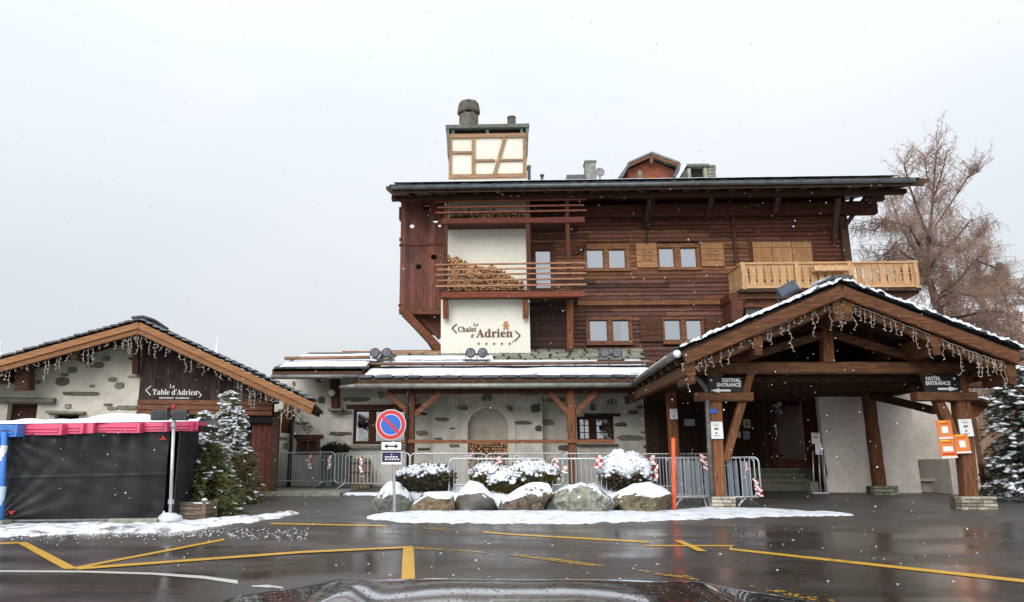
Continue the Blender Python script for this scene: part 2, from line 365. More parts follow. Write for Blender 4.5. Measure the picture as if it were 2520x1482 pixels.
    def lathe(s, prof, c=(0, 0, 0), n=16, axis='z'):
        "prof: (r, h) pairs"
        vs = []; fs = []; c = Vector(c)
        for r_, h in prof:
            for j in range(n):
                t = 2 * math.pi * j / n; x, y = math.cos(t) * r_, math.sin(t) * r_
                vs.append(c + (Vector((x, y, h)) if axis == 'z' else Vector((x, -h, y)) if axis == 'y' else Vector((h, x, y))))
        m = len(prof)
        for i in range(m - 1):
            for j in range(n): fs.append((i * n + j, i * n + (j + 1) % n, (i + 1) * n + (j + 1) % n, (i + 1) * n + j))
        fs.append(tuple(range(n - 1, -1, -1))); fs.append(tuple(range((m - 1) * n, m * n)))
        return s.add(vs, fs)
    def blob(s, c, rx, ry, rz, n=8, m=5, ns=.15, fr=1.5):
        k = RND.random() * 50; vs = []; fs = []
        for i in range(m + 1):
            ph = math.pi * i / m
            for j in range(n):
                t = 2 * math.pi * j / n; d = Vector((math.sin(ph) * math.cos(t), math.sin(ph) * math.sin(t), math.cos(ph)))
                q = 1 + ns * noise.noise(d * fr + Vector((k, k, 0)))
                vs.append((c[0] + d.x * rx * q, c[1] + d.y * ry * q, c[2] + d.z * rz * q))
        for i in range(m):
            for j in range(n): fs.append((i * n + j, (i + 1) * n + j, (i + 1) * n + (j + 1) % n, i * n + (j + 1) % n))
        return s.add(vs, fs)
    def mesh(s, name, mats, smooth=False, off_=None):
        me = D.meshes.new(name)
        o_ = off_ or Vector((0, 0, 0))
        me.from_pydata([(v[0] - o_[0], v[1] - o_[1], v[2] - o_[2]) for v in s.v], [], s.f)
        for x in (mats if isinstance(mats, (list, tuple)) else [mats]): me.materials.append(M[x] if isinstance(x, str) else x)
        if any(s.mi): me.polygons.foreach_set('material_index', s.mi)
        if smooth: me.polygons.foreach_set('use_smooth', [True] * len(me.polygons))
        me.update(); return me
    def build(s, name, mats, parent=None, smooth=False, color=None, label=None, origin=None):
        o_ = off(parent) if parent else Vector(origin or (0, 0, 0))
        o = link(name, s.mesh(name, mats, smooth, o_), parent, color=color)
        if not parent and origin: o.location = origin
        if label: o['label'] = label
        return o
def fast(name, V, F, mats, parent=None, smooth=False, mi=None, nv=3):
    "numpy mesh; faces all with nv corners; V in scene coordinates"
    o_ = off(parent); V = np.asarray(V, dtype=np.float32) - np.array(o_[:], dtype=np.float32); F = np.asarray(F, dtype=np.int32)
    me = D.meshes.new(name); me.vertices.add(len(V)); me.vertices.foreach_set('co', V.ravel())
    me.loops.add(F.size); me.loops.foreach_set('vertex_index', F.ravel())
    me.polygons.add(len(F)); me.polygons.foreach_set('loop_start', np.arange(0, F.size, nv, dtype=np.int32)); me.polygons.foreach_set('loop_total', np.full(len(F), nv, dtype=np.int32))
    for x in (mats if isinstance(mats, (list, tuple)) else [mats]): me.materials.append(M[x])
    if mi is not None: me.polygons.foreach_set('material_index', np.asarray(mi, dtype=np.int32))
    if smooth: me.polygons.foreach_set('use_smooth', np.ones(len(F), dtype=bool))
    me.update(calc_edges=True); me.validate()
    return link(name, me, parent)
def kids(o): return [c for c in D.objects if c.parent == o]
def copy_tree(o, parent=None, KM=None):
    if KM is None:
        KM = {}
        for c in D.objects:
            if c.parent: KM.setdefault(c.parent, []).append(c)
    c = o.copy(); COL.objects.link(c); c.parent = parent
    for ch in KM.get(o, []): copy_tree(ch, c, KM)
    if not parent: BASE[c.name] = BASE.get(o.name, (Vector((0, 0, 0)), 0))
    return c
def text(s, size, name, m, parent, loc, rot=(R(90), 0, 0), align='CENTER', depth=.006, bold=0, sx=1.0, squash=1.0, width=None):
    cu = D.curves.new('t', 'FONT'); cu.body = s; cu.size = size; cu.align_x = align; cu.align_y = 'CENTER'
    cu.extrude = depth; cu.offset = bold; cu.resolution_u = 3; cu.space_character = sx
    to = D.objects.new('t', cu); COL.objects.link(to); bpy.context.view_layer.update()
    me = D.meshes.new_from_object(to.evaluated_get(bpy.context.evaluated_depsgraph_get()))
    D.objects.remove(to); D.curves.remove(cu); me.name = name
    me.materials.clear(); me.materials.append(M[m])
    o = link(name, me, parent, loc=Vector(loc) - off(parent), rot=rot); 
    if width: squash = width / max(1e-3, max(v.co.x for v in me.vertices) - min(v.co.x for v in me.vertices))
    o.scale = (squash, 1, 1)
    return o
def serif(s):
    r = ''
    for ch in s:
        if 'A' <= ch <= 'Z': r += chr(0x1D400 + ord(ch) - 65)
        elif 'a' <= ch <= 'z': r += chr(0x1D41A + ord(ch) - 97)
        else: r += ch
    return r
def rect(px0, py0, px1, py1, v, a=0.0):
    "photo rectangle on the upright plane v -> x0, x1, z0, z1"
    cx, cy = (px0 + px1) / 2, (py0 + py1) / 2
    return P(px0, cy, v, a).x, P(px1, cy, v, a).x, P(cx, py1, v, a).z, P(cx, py0, v, a).z
def irregular(cx, cz, w_, h_, n=11, jag=.28, sq=.62):
    "flat outline of an irregular stone"
    pts = []; k = RND.random() * 90
    for i in range(n):
        t = 2 * math.pi * (i + RND.random() * .5) / n
        c, s_ = math.cos(t), math.sin(t); e = sq
        x = math.copysign(abs(c) ** e, c); z = math.copysign(abs(s_) ** e, s_)
        q = 1 - jag * RND.random(); pts.append((cx + x * w_ / 2 * q, cz + z * h_ / 2 * q))
    return pts
def stone_piece(parent, cx, cz, w_, h_, y0, y1, m='stone', jag=.32, color=None, n=11, sq=.65):
    b = MB(); po = irregular(0, 0, w_, h_, n, jag, sq); nn = len(po)
    ins = [(x * .86, z * .86) for x, z in po]; dy = RND.uniform(.0, .02)
    vs = [(x, y1, z) for x, z in po] + [(x, y0 + .02, z) for x, z in po] + [(x, y0 - dy + .004 * RND.random(), z) for x, z in ins]
    fs = [(i, (i + 1) % nn, (i + 1) % nn + nn, i + nn) for i in range(nn)] + [(i + nn, (i + 1) % nn + nn, (i + 1) % nn + 2 * nn, i + 2 * nn) for i in range(nn)] + [tuple(range(2 * nn, 3 * nn))]
    b.add(vs, fs); me = b.mesh('stone', m); bmx = bmesh.new(); bmx.from_mesh(me); bmesh.ops.recalc_face_normals(bmx, faces=bmx.faces); bmx.to_mesh(me); bmx.free()
    o = link('stone', me, parent, loc=Vector((cx, 0, cz)) - Vector((off(parent).x, off(parent).y, off(parent).z)), color=color)
    return o
_slates = []
def slate_mesh(m):
    out_ = []
    for k in range(5):
        b = MB(); n = 7; pts = []
        for i in range(n):
            t = 2 * math.pi * i / n + .3; c, s_ = math.cos(t), math.sin(t)
            pts.append((math.copysign(abs(c) ** .45, c) * .5 * RND.uniform(.88, 1), math.copysign(abs(s_) ** .45, s_) * .5 * RND.uniform(.85, 1)))
        vs = [(x, y, -.5) for x, y in pts] + [(x, y, .5) for x, y in pts]
        fs = [tuple(range(n - 1, -1, -1)), tuple(range(n, 2 * n))] + [(i, (i + 1) % n, (i + 1) % n + n, i + n) for i in range(n)]
        b.add(vs, fs); out_.append(b.mesh('slate', m))
    return out_
SL = slate_mesh('slate'); SLM = slate_mesh('mossslate')
# ------------------------------------------------------------------ ground
def sheet(name, x0, x1, ys, m, lift=0, kind='structure'):
    xs = np.linspace(x0, x1, 9); V = [(x, y, tz(y) + lift) for y in ys for x in xs]; n = 9
    F = [(i * n + j, i * n + j + 1, (i + 1) * n + j + 1, (i + 1) * n + j) for i in range(len(ys) - 1) for j in range(n - 1)]
    b = MB(); b.add(V, F); o = b.build(name, m); o['kind'] = kind; return o
sheet('road', -70, 70, [-60, 0, 4, 8, 10, 12, 14, 15.5, 17.2, 20, 22.5, 25, 27, 34], 'asphalt')
b = MB(); b.box(-900, 900, 34, 900, -1, tz(34)); b.box(-900, -70, -60, 34, -1.2, -.02); b.box(70, 900, -60, 34, -1.2, -.02); b.box(-900, 900, -400, -60, -1.2, -.02)
o = b.build('snowfield', 'snow'); o['kind'] = 'structure'

def ground_poly(name, pts, m, lift, kind='structure', sub=None):
    b = MB(); v = [G(x, y, lift) for x, y in pts]; b.add(v, [tuple(range(len(v)))])
    o = b.build(name, m); o['kind'] = kind
    return o
def stripe(name, pts, wpx, m, lift=.006):
    "painted line; wpx = thickness in photo units at each point"
    b = MB(); c = []
    for (x, y), wd in zip(pts, wpx): c.append((G(x, y - wd / 2, lift), G(x, y + wd / 2, lift)))
    # densify
    vs = []; n = 0
    for (a0, a1), (b0, b1) in zip(c, c[1:]):
        for i in range(8):
            t = i / 8
            for p, q in ((a0, b0), (a1, b1)):
                r_ = p.lerp(q, t); r_.z = tz(r_.y) + lift; vs.append(r_)
    vs += list(c[-1]); k = len(vs) // 2
    b.add(vs, [(2 * i, 2 * i + 1, 2 * i + 3, 2 * i + 2) for i in range(k - 1)])
    o = b.build(name, m); o['kind'] = 'structure'; return o
ground_poly('road_marking', [(40, 1335.5), (157, 1401.5), (192, 1400.5), (66, 1335.5)], 'yellow', .006)
stripe('road_marking', [(-260, 1352), (45, 1337)], [4, 4], 'yellow', .010)
stripe('road_marking', [(185, 1400), (552, 1329)], [5, 4.5], 'yellow', .010)
stripe('road_marking', [(190, 1402), (745, 1361), (1015, 1348.5)], [6, 5, 4], 'yellow', .014)
ground_poly('road_marking', [(992, 1350), (987, 1441), (1022, 1441), (1018, 1350)], 'yellow', .010)
def flakes(pts, wpx, keep, label):
    "remnants of a worn line: small irregular chips of paint"
    b = MB(); rs = random.Random(len(pts) * 7 + int(pts[0][0]))
    for (x0, y0), (x1, y1), w0, k0 in zip(pts, pts[1:], wpx, keep):
        a, c_ = G(x0, y0), G(x1, y1); L_ = (c_ - a).length; d = (c_ - a).normalized(); s = Vector((-d.y, d.x, 0)); hw = w0 * .5 * (G(x0, y0 - .5) - G(x0, y0 + .5)).length
        n = int(L_ / .035)
        for i in range(n):
            for j in range(4):
                q = a + d * (L_ * (i + rs.random()) / n) + s * hw * (j - 1.5) / 2
                if noise.noise(Vector((q.x * 2.2, q.y * 2.2, 7))) * .9 + noise.noise(Vector((q.x * 9, q.y * 9, 2))) * .6 + rs.uniform(-.15, .15) < .45 - k0: continue
                r_ = rs.uniform(.012, .032); q.z = tz(q.y) + .005 + rs.random() * .0004; m = 6; t0 = rs.random() * 6
                b.add([q + Vector((math.cos(t0 + 6.283 * k / m) * r_ * rs.uniform(.6, 1.2), math.sin(t0 + 6.283 * k / m) * r_ * rs.uniform(.6, 1.2), 0)) for k in range(m)], [tuple(range(m))])
    o = b.build('worn_road_marking', 'yworn'); o['kind'] = 'stuff'; return setp(o, label, 'road marking')
flakes([(1019, 1349), (1140, 1357), (1260, 1365), (1435, 1388), (1560, 1404), (1675, 1419), (1800, 1438), (1910, 1456), (2060, 1484)], [4, 4, 5, 6, 6, 6, 7, 7], [.45, .30, .75, .48, .22, .40, .25, .40], 'worn remnants of the yellow line running down to the right')
stripe('road_marking', [(665, 1289), (950, 1295)], [3, 3], 'yellow')
flakes([(950, 1295), (1040, 1300), (1130, 1305)], [3, 3], [.3, .6], 'worn remnants of the far yellow line before the boulders')
stripe('road_marking', [(1190, 1310), (1260, 1316), (1597, 1335)], [3.5, 3.5, 4], 'yellow')
stripe('road_marking', [(1585, 1344), (1805, 1344)], [3, 3], 'yellow')
ground_poly('road_marking', [(1660, 1332), (1717, 1358), (1740, 1358), (1678, 1332)], 'yellow', .010)
stripe('road_marking', [(1795, 1352), (2520, 1431), (2700, 1452)], [4.5, 8, 9], 'yellow')
stripe('road_marking', [(-200, 1412), (0, 1407), (200, 1408), (375, 1413), (500, 1422), (585, 1434)], [4, 4, 4.5, 5, 7, 9], 'wpaint')
stripe('road_marking', [(620, 1444), (660, 1444), (697, 1448)], [3, 7, 3], 'wpaint')

def snow_patch(pts_top, pts_bot, hmax, m='snow', name='snow_bank', nu=90, nv=9, ragged=4.5):
    "raised strip of snow between two photo outlines on the ground"
    def interp(pts, x):
        for (a, ya), (b_, yb) in zip(pts, pts[1:]):
            if x <= b_: return ya + (yb - ya) * (x - a) / (b_ - a)
        return pts[-1][1]
    x0, x1 = pts_top[0][0], pts_top[-1][0]; V = []
    for i in range(nu + 1):
        x = x0 + (x1 - x0) * i / nu
        jt = noise.noise(Vector((x * .03, 1, 0))) * ragged + noise.noise(Vector((x * .11, 7, 0))) * ragged * .5
        yt, yb = interp(pts_top, x), interp(pts_bot, x)
        yb2 = yb + jt if yb - yt > 4 else yb + jt * .3
        for j in range(nv + 1):
            t = j / nv; y = yt + (yb2 - yt) * t
            g = G(x, y); e = min(1, min(t * 5, (1 - t) * 2.2)); e2 = min(1, min(i, nu - i) / 4)
            h = hmax * (e ** .5) * e2 * (.45 + .8 * abs(noise.noise(Vector((g.x * 1.1, g.y * 1.6, 3)))) + .25 * noise.noise(Vector((g.x * 5, g.y * 5, 3))))
            V.append((g.x, g.y, g.z + max(0, h) - .004 * (e < .05) + .003))
    n = nv + 1
    F = [(i * n + j, i * n + j + 1, (i + 1) * n + j + 1, (i + 1) * n + j) for i in range(nu) for j in range(nv)]
    b = MB(); b.add(V, F); o = b.build(name, m, smooth=True); o['kind'] = 'stuff'
    return setp(o, None, 'snow')
o = snow_patch([(-300, 1302), (0, 1291), (270, 1288), (430, 1284), (520, 1282), (640, 1271), (735, 1261)], [(-300, 1345), (0, 1322), (200, 1314), (450, 1309), (560, 1291), (640, 1283), (735, 1265)], .10, 'slush', nu=160)
o['label'] = 'strip of trodden snow along the foot of the black tarpaulin fence'
o = snow_patch([(903, 1270), (1000, 1258), (1250, 1256), (1650, 1256), (1760, 1246), (1900, 1254), (2100, 1266)], [(903, 1277), (1000, 1287), (1400, 1290), (1650, 1281), (1750, 1277), (1900, 1272), (2100, 1269)], .06, 'trodden', nu=240, nv=12)
o['label'] = 'strip of white snow in front of the row of boulders'
o = snow_patch([(2425, 1216), (2520, 1222), (2650, 1228)], [(2425, 1224), (2520, 1233), (2650, 1242)], .08, 'snow', nu=40)
o['label'] = 'patch of snow beside the stone plinth at the right edge'
o = snow_patch([(825, 1213), (965, 1213)], [(825, 1218), (965, 1220)], .05, 'snow', nu=40)
o['label'] = 'thin line of snow under the feet of the left barriers'
# paved edge in front of the restaurant
b = MB(); k0, k1 = G(585, 1221), G(838, 1221)
b.box(k0.x - 1.5, k1.x, k0.y, 24.6, .2, tz(k0.y) + .11)
o = b.build('paved_terrace', 'stone'); o['kind'] = 'structure'

# ------------------------------------------------------------------ chalet hotel
YF = 27.5                                            # main timber facade
def XZ(px, py, v): p = P(px, py, v); return p.x, p.z
hotel = thing('chalet_hotel', (P(1700, 860, YF).x, YF, tz(YF)), 'large dark timber chalet hotel with balconies and a half-timbered chimney tower', 'building')
xL, xR = P(1303, 680, YF).x, P(2086, 600, YF).x
zB, zT = 5.0, P(1700, 478, YF).z
b = MB(); b.box(P(985, 650, YF).x + .5, P(1086, 650, YF).x, YF + 1.2, YF + 4.2, P(1000, 780, YF).z, P(1000, 640, YF).z); b.box(P(1086, 650, YF).x, xR - .1, YF + .25, YF + 4.2, tz(YF), zT)
core = b.build('rear_walls', 'log', hotel)
# eaves plank wall: each course its own board, broken at the openings
OPEN = [(1437, 600, 1550, 668), (1618, 600, 1722, 666), (1442, 780, 1556, 850), (1630, 780, 1732, 848), (1309, 600, 1367, 716), (1848, 592, 2003, 720)]
opn = [rect(*q, YF) for q in OPEN]
wall = MB(); wall.box(xL, xR, YF + .12, YF + .2, 4.6, zT); wall = wall.build('timber_wall', 'void', hotel)
RW = random.Random(3); z = 4.7; ci = 0; zm0, zm1 = P(1600, 752, YF).z, P(1600, 739, YF).z
while z < zT:
    hgt = RW.uniform(.145, .185)
    if zm0 - .03 <= z < zm1 - .02: z = zm1; continue
    if z < zm0 < z + hgt: hgt = zm0 - z
    z1 = min(z + hgt, zT); cuts = []
    for (a, c_, d, e) in opn:
        if d < z1 - .03 and e > z + .03: cuts.append((a, c_))
    segs = [(xL, xR)]
    for a, c_ in cuts:
        ns_ = []
        for s0, s1 in segs:
            if c_ <= s0 or a >= s1: ns_.append((s0, s1)); continue
            if a > s0: ns_.append((s0, a))
            if c_ < s1: ns_.append((c_, s1))
        segs = ns_
    for s0, s1 in segs:
        cs = [s0]; q = s0 + RW.uniform(1.5, 4.5)
        while q < s1 - .8: cs.append(q); q += RW.uniform(2.5, 5)
        cs.append(s1)
        for a, c_ in zip(cs, cs[1:]):
            if c_ - a < .03: continue
            b = MB(); pr = RW.uniform(0, .018); b.plank(a + .003, c_ - .003, YF + pr, YF + .12, z + .004, z1 - .006, .028)
            # boards by the upper windows are less weathered and warmer, those under the eaves tinted darker
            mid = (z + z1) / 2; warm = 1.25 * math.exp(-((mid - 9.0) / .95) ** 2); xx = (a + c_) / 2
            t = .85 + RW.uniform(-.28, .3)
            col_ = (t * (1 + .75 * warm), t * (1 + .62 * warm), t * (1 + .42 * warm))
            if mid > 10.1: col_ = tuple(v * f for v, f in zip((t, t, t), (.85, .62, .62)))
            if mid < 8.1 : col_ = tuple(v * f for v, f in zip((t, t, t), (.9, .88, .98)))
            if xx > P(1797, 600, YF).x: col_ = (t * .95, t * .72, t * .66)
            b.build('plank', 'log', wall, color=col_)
    z = z1
# carved band with its zigzag
x0, x1, z0, z1 = rect(1420, 739, 1792, 752, YF)
b = MB(); b.box(x0, x1, YF - .05, YF + .12, z0 + .003, z1 - .003); band = b.build('carved_band', 'beam', hotel, color=(1, .75, .6))
b = MB(); n = 36
for i in range(n):
    a, c_ = x0 + (x1 - x0) * i / n, x0 + (x1 - x0) * (i + 1) / n
    m0 = (a + c_) / 2; b.prism([(a, z0 + .02), (c_, z0 + .02), (m0, z1 - .03)], YF - .075, YF - .05)
b.build('zigzag_carving', 'beam', band, color=(1.3, .95, .75))

def window(parent, outer, panes, v, wood='beam', curtain=1, dv=.0, cv=.16, cross=False, fcol=None, lip=.06, half=()):
    x0, x1, z0, z1 = rect(*outer, v); PR = [rect(*p_, v) for p_ in panes]
    f = MB(); t0 = v - lip; t1 = v + .14
    zs0, zs1 = PR[0][2], PR[0][3]
    f.box(x0, x1, t0, t1, zs1, z1); f.box(x0, x1, t0 - .03, t1, z0, zs0)
    xs = [x0] + sum([[p_[0], p_[1]] for p_ in PR], []) + [x1]
    for i in range(0, len(xs), 2): f.box(xs[i], xs[i + 1], t0 + .02, t1, zs0, zs1)
    fr = f.build('window', wood, parent, color=fcol)
    for i, (a, c_, d, e) in enumerate(PR):
        g = MB(); g.box(a + .002, c_ - .002, v + .05, v + .058, d + .002, e - .002); g.build('pane', 'glass', fr)
        s = MB(); sw = .035
        for q in ((a, a + sw, d, e), (c_ - sw, c_, d, e), (a + sw, c_ - sw, d, d + sw), (a + sw, c_ - sw, e - sw, e)): s.box(q[0], q[1], v + .02, v + .1, q[2], q[3])
        if cross: s.box((a + c_) / 2 - .015, (a + c_) / 2 + .015, v + .03, v + .07, d + sw, e - sw); [s.box(a + sw, c_ - sw, v + .03, v + .07, d + (e - d) * k - .012, d + (e - d) * k + .012) for k in (.33, .66)]
        s.build('sash', wood, fr, color=fcol)
        bk = MB(); bk.box(a, c_, v + .5, v + .52, d, e); bk.box(a, c_, v + .12, v + .5, e, e + .01); bk.build('room_behind', 'void', fr)
        if curtain:
            cb = MB(); vs = []; fs = []; nn = 40; lo = a + (c_ - a) * (.5 if i in half else 0)
            for k in range(nn + 1):
                x = lo + (c_ - lo) * k / nn; y = v + cv + .012 * math.sin(k * 1.3) + .006 * math.sin(k * .7)
                vs += [(x, y, d), (x, y, e)]
            fs = [(2 * k, 2 * k + 2, 2 * k + 3, 2 * k + 1) for k in range(nn)]
            t_ = RND.uniform(.72, 1.05); cb.add(vs, fs); cb.build('curtain', 'curtain', fr, smooth=True, color=(t_, t_, t_ * 1.02))
    return fr
window(hotel, (1437, 600, 1550, 668), [(1443, 614, 1486, 661), (1497, 614, 1540, 661)], YF, fcol=(1.6, 1.25, 1), cv=.075)
window(hotel, (1618, 600, 1722, 666), [(1621, 610, 1660, 659), (1674, 610, 1715, 659)], YF, fcol=(1.6, 1.25, 1), cv=.078)
window(hotel, (1442, 780, 1556, 850), [(1450, 788, 1496, 841), (1507, 788, 1550, 841)], YF, fcol=(1.05, .8, .7), curtain=1, half=(1,), cv=.09)
window(hotel, (1630, 780, 1732, 848), [(1634, 787, 1676, 838), (1688, 787, 1728, 838)], YF, fcol=(1.05, .8, .7), curtain=1, cv=.08)
def shutter(q, wood='pine', col=None, name='shutter', n=4, hor=True, v=YF):
    x0, x1, z0, z1 = rect(*q, v); b = MB()
    for i in range(n):
        if hor: b.plank(x0, x1, v - .09, v - .055, z0 + (z1 - z0) * i / n + .004, z0 + (z1 - z0) * (i + 1) / n - .004, .01)
        else: b.box(x0 + (x1 - x0) * i / n + .004, x0 + (x1 - x0) * (i + 1) / n - .004, v - .09, v - .055, z0, z1)
    o = b.build(name, wood, hotel, color=col)
    c = MB()
    if hor:
        w_ = x1 - x0; h_ = z1 - z0
        c.box(x0 + w_ * .3, x0 + w_ * .36, v - .105, v - .09, z0 + h_ * .25, z0 + h_ * .75); c.box(x0 + w_ * .42, x0 + w_ * .48, v - .105, v - .09, z0 + h_ * .25, z0 + h_ * .75)
        c.box(x0 + w_ * .55, x0 + w_ * .75, v - .105, v - .09, z0 + h_ * .6, z0 + h_ * .68); c.box(x0 + w_ * .55, x0 + w_ * .75, v - .105, v - .09, z0 + h_ * .42, z0 + h_ * .5); c.box(x0 + w_ * .55, x0 + w_ * .75, v - .105, v - .09, z0 + h_ * .26, z0 + h_ * .33)
        c.build('carving', wood, o, color=tuple(.7 * k for k in (col or (1, 1, 1))))
    else:
        c.box(x0, x1, v - .11, v - .09, z1 - .22, z1 - .12); c.build('batten', wood, o, color=col)
    return o
shutter((1565, 600, 1616, 660), 'pineh', (.75, .62, .5)); shutter((1724, 599, 1780, 657), 'pineh', (.75, .62, .5))
shutter((1575, 781, 1627, 842), 'beam', (.62, .42, .36)); shutter((1736, 781, 1790, 842), 'beam', (.62, .42, .36))
for q in ((1853, 597, 1901, 690), (1902, 597, 1949, 690), (1950, 597, 1998, 690)): shutter(q, 'pine', (.85, .72, .6), 'closed_shutter', 2, False)
x0, x1, z0, z1 = rect(1846, 590, 2005, 700, YF); b = MB(); b.box(x0, x1, YF - .05, YF + .1, z1 - .12, z1); b.box(x0, x0 + .1, YF - .05, YF + .1, z0, z1 - .12); b.box(x1 - .1, x1, YF - .05, YF + .1, z0, z1 - .12); b.box(x0 + .1, x1 - .1, YF + .02, YF + .1, z0, z1 - .12)
b.build('shutter_frame', 'beam', hotel, color=(.7, .5, .45))
# corner post line and downpipe
b = MB(); p0, p1 = P(1797, 480, YF), P(1797, 735, YF); b.beam((p0.x, YF - .06, p1.z), (p0.x, YF - .06, p0.z), .12, .12, 1, 0); b.build('corner_post', 'beamd', hotel)
b = MB(); p0, p1 = P(1610, 462, YF - 1.2), P(1590, 600, YF); b.tube([p0, P(1609, 500, YF - 1.0), P(1594, 560, YF - .12), P(1591, 588, YF - .1), P(1591, 600, YF - .1)], .035, 8); b.build('downpipe', 'beamd', hotel, smooth=True)
b = MB(); b.beam((xR - .12, YF - .02, 4.8), (xR - .12, YF - .02, zT), .3, .3, 1); b.build('corner_post', 'beamd', hotel)
# glass balcony door
window(hotel, (1309, 602, 1367, 716), [(1317, 616, 1357, 713)], YF, cv=.08, fcol=(.6, .45, .4))
# dark recess under the balcony with low boards
x0, x1, z0, z1 = rect(1306, 752, 1396, 866, YF - .05); 
for i in range(9):
    b = MB(); b.plank(x0, x1, YF - .05, YF - .004, z0 + (z1 - z0) * i / 9, z0 + (z1 - z0) * (i + 1) / 9 - .006, .012); b.build('plank', 'purple', wall, color=(1, .9, .85))
# chimney breast: three storeys of pale render
YS = 26.9
def panel(q, v, v1, m, name, parent=hotel):
    x0, x1, z0, z1 = rect(*q, v); b = MB(); b.box(x0, x1, v, v1, z0, z1); return b.build(name, m, parent)
b = MB(); b.box(*[P(1085, 800, 26.5).x, P(1304, 800, 26.5).x], 26.5, YF + .25, P(1200, 871, 26.5).z, P(1200, 737, 26.5).z); sgn = b.build('chimney_breast', 'cream', hotel)
b = MB(); b.box(P(1082, 875, 26.5).x, P(1307, 875, 26.5).x, 26.46, YF, P(1200, 884, 26.5).z, P(1200, 870.5, 26.5).z); b.build('lead_flashing', 'zinc', hotel, color=(.6, .5, .5))
panel((1098, 560, 1298, 716), YS, YF + .25, 'cream', 'chimney_breast'); panel((1098, 484, 1298, 548), YS, YF + .25, 'cream', 'chimney_breast')
# sign on the chimney breast
SG = thing('hotel_name_sign', (P(1195, 830, 26.5).x, 26.49, P(1195, 840, 26.5).z), 'brown lettering Le Chalet d\'Adrien between chevrons on the cream chimney breast', 'sign')
u_ = 26.5 / FPX
def lett(s, px, py, size_px, m, v=26.485, name='lettering', **k):
    p = P(px, py, v); return text(s, size_px * v / FPX * 1.02, name, m, SG, p, **k)
lett(serif('Chalet'), 1149, 811, 18, 'brownletter', bold=.002, width=46 * u_); lett(serif('Le'), 1171, 799, 11, 'brownletter', width=12 * u_); lett(serif("d'"), 1163, 827, 13, 'brownletter', width=9 * u_)
lett(serif('Adrien'), 1217, 821, 29, 'brownletter', bold=.003, width=91 * u_)
def chev(parent, pts, r_, m, v, name='chevron', a=0):
    b = MB(); q = [P(x, y, v, a) for x, y in pts]
    for s0, s1 in zip(q, q[1:]): b.beam(s0, s1, r_, .015, 1, up=(0, 1, 0), ch=.02)
    b.build(name, m, parent)
chev(SG, [(1124, 798), (1112, 808), (1124, 820)], .045, 'brownletter', 26.485); chev(SG, [(1268, 815), (1280, 826), (1266, 840)], .045, 'brownletter', 26.485)
def star(parent, c, r_, m, y, name='star', a=0):
    b = MB(); po = [(c.x + math.sin(i * math.pi / 5) * (r_ if i % 2 == 0 else r_ * .45), c.z + math.cos(i * math.pi / 5) * (r_ if i % 2 == 0 else r_ * .45)) for i in range(10)]
    b.prism(po, y, y + .008); b.build(name, m, parent)
for px in (1178, 1197, 1216, 1235, 1254): star(SG, P(px, 846, 26.485), .065, 'greyletter', 26.482)
lett('s', 1261, 840, 10, 'greyletter')
b = MB(); c = P(1245, 803, 26.485); u = 26.5 / FPX
def disc(b, cx, cz, rx, rz, y, t=.012, n=14): b.prism([(cx + rx * math.cos(2 * math.pi * i / n), cz + rz * math.sin(2 * math.pi * i / n)) for i in range(n)], y, y + t)
disc(b, c.x, c.z, 5.2 * u, 6 * u, 26.478); disc(b, c.x, c.z + 8 * u, 4.2 * u, 3.8 * u, 26.472)
for sx in (-1, 1):
    disc(b, c.x + sx * 3.9 * u, c.z + 10.8 * u, 1.7 * u, 1.7 * u, 26.470); disc(b, c.x + sx * 5.8 * u, c.z + 2.4 * u, 2.6 * u, 2.0 * u, 26.475); disc(b, c.x + sx * 4.6 * u, c.z - 6.6 * u, 2.4 * u, 3.2 * u, 26.474)
b.build('bear_emblem', 'orangeletter', SG)

# left loggia screen of upright boards with heart and round cut-outs (sky shows through)
scr = MB(); YSC = 26.9; x0, x1, z0, z1 = rect(985, 484, 1093, 768, YSC)
ox0, ox1 = P(985, 500, YSC).x, P(983, 768, YSC).x
nb = 9; holes = [(1050, 512, .11), (1072, 543, .09), (1014, 557, .075), (1068, 633, .10), (1030, 657, .10), (1082, 556, .05)]
HC = [(P(a, c_, YSC), r_) for a, c_, r_ in holes]
sp = MB(); sp.box(x0, x1, YSC - .05, YSC - .02, z0 - .02, z0 + .10); scp = sp.build('loggia_screen', 'red', hotel); sp = MB(); sp.box(x0, x1, YSC - .05, YSC - .02, P(1040, 601, YSC).z - .06, P(1040, 601, YSC).z + .04); sp.build('ledger', 'red', scp)
edges = [x0 + (x1 - x0) * i / nb for i in range(nb + 1)]
for i in range(nb):
    a, c_ = edges[i], edges[i + 1]
    cutz = [(h.z, r_, h.x) for h, r_ in HC if a - r_ < h.x < c_ + r_]
    b = MB(); dy = RND.uniform(0, .012)
    # column of small cells so that the cut-outs are real openings
    zc = sorted(set([z0, z1] + [q for hz, r_, hx in cutz for q in np.linspace(hz - r_, hz + r_, 9)]))
    for u0, u1 in zip(zc, zc[1:]):
        m_ = (u0 + u1) / 2; gap = None
        for hz, r_, hx in cutz:
            if abs(m_ - hz) < r_:
                hw = math.sqrt(max(r_ * r_ - (m_ - hz) ** 2, 0)) * 1.15; gap = (hx - hw, hx + hw)
        if gap is None: b.box(a, c_, YSC - dy, YSC + .03, u0, u1)
        else:
            if gap[0] > a: b.box(a, min(gap[0], c_), YSC - dy, YSC + .03, u0, u1)
            if gap[1] < c_: b.box(max(gap[1], a), c_, YSC - dy, YSC + .03, u0, u1)
    t = RND.uniform(.7, 1.25); b.build('board', 'logv', scp, color=(t, t * .95, t * .95))
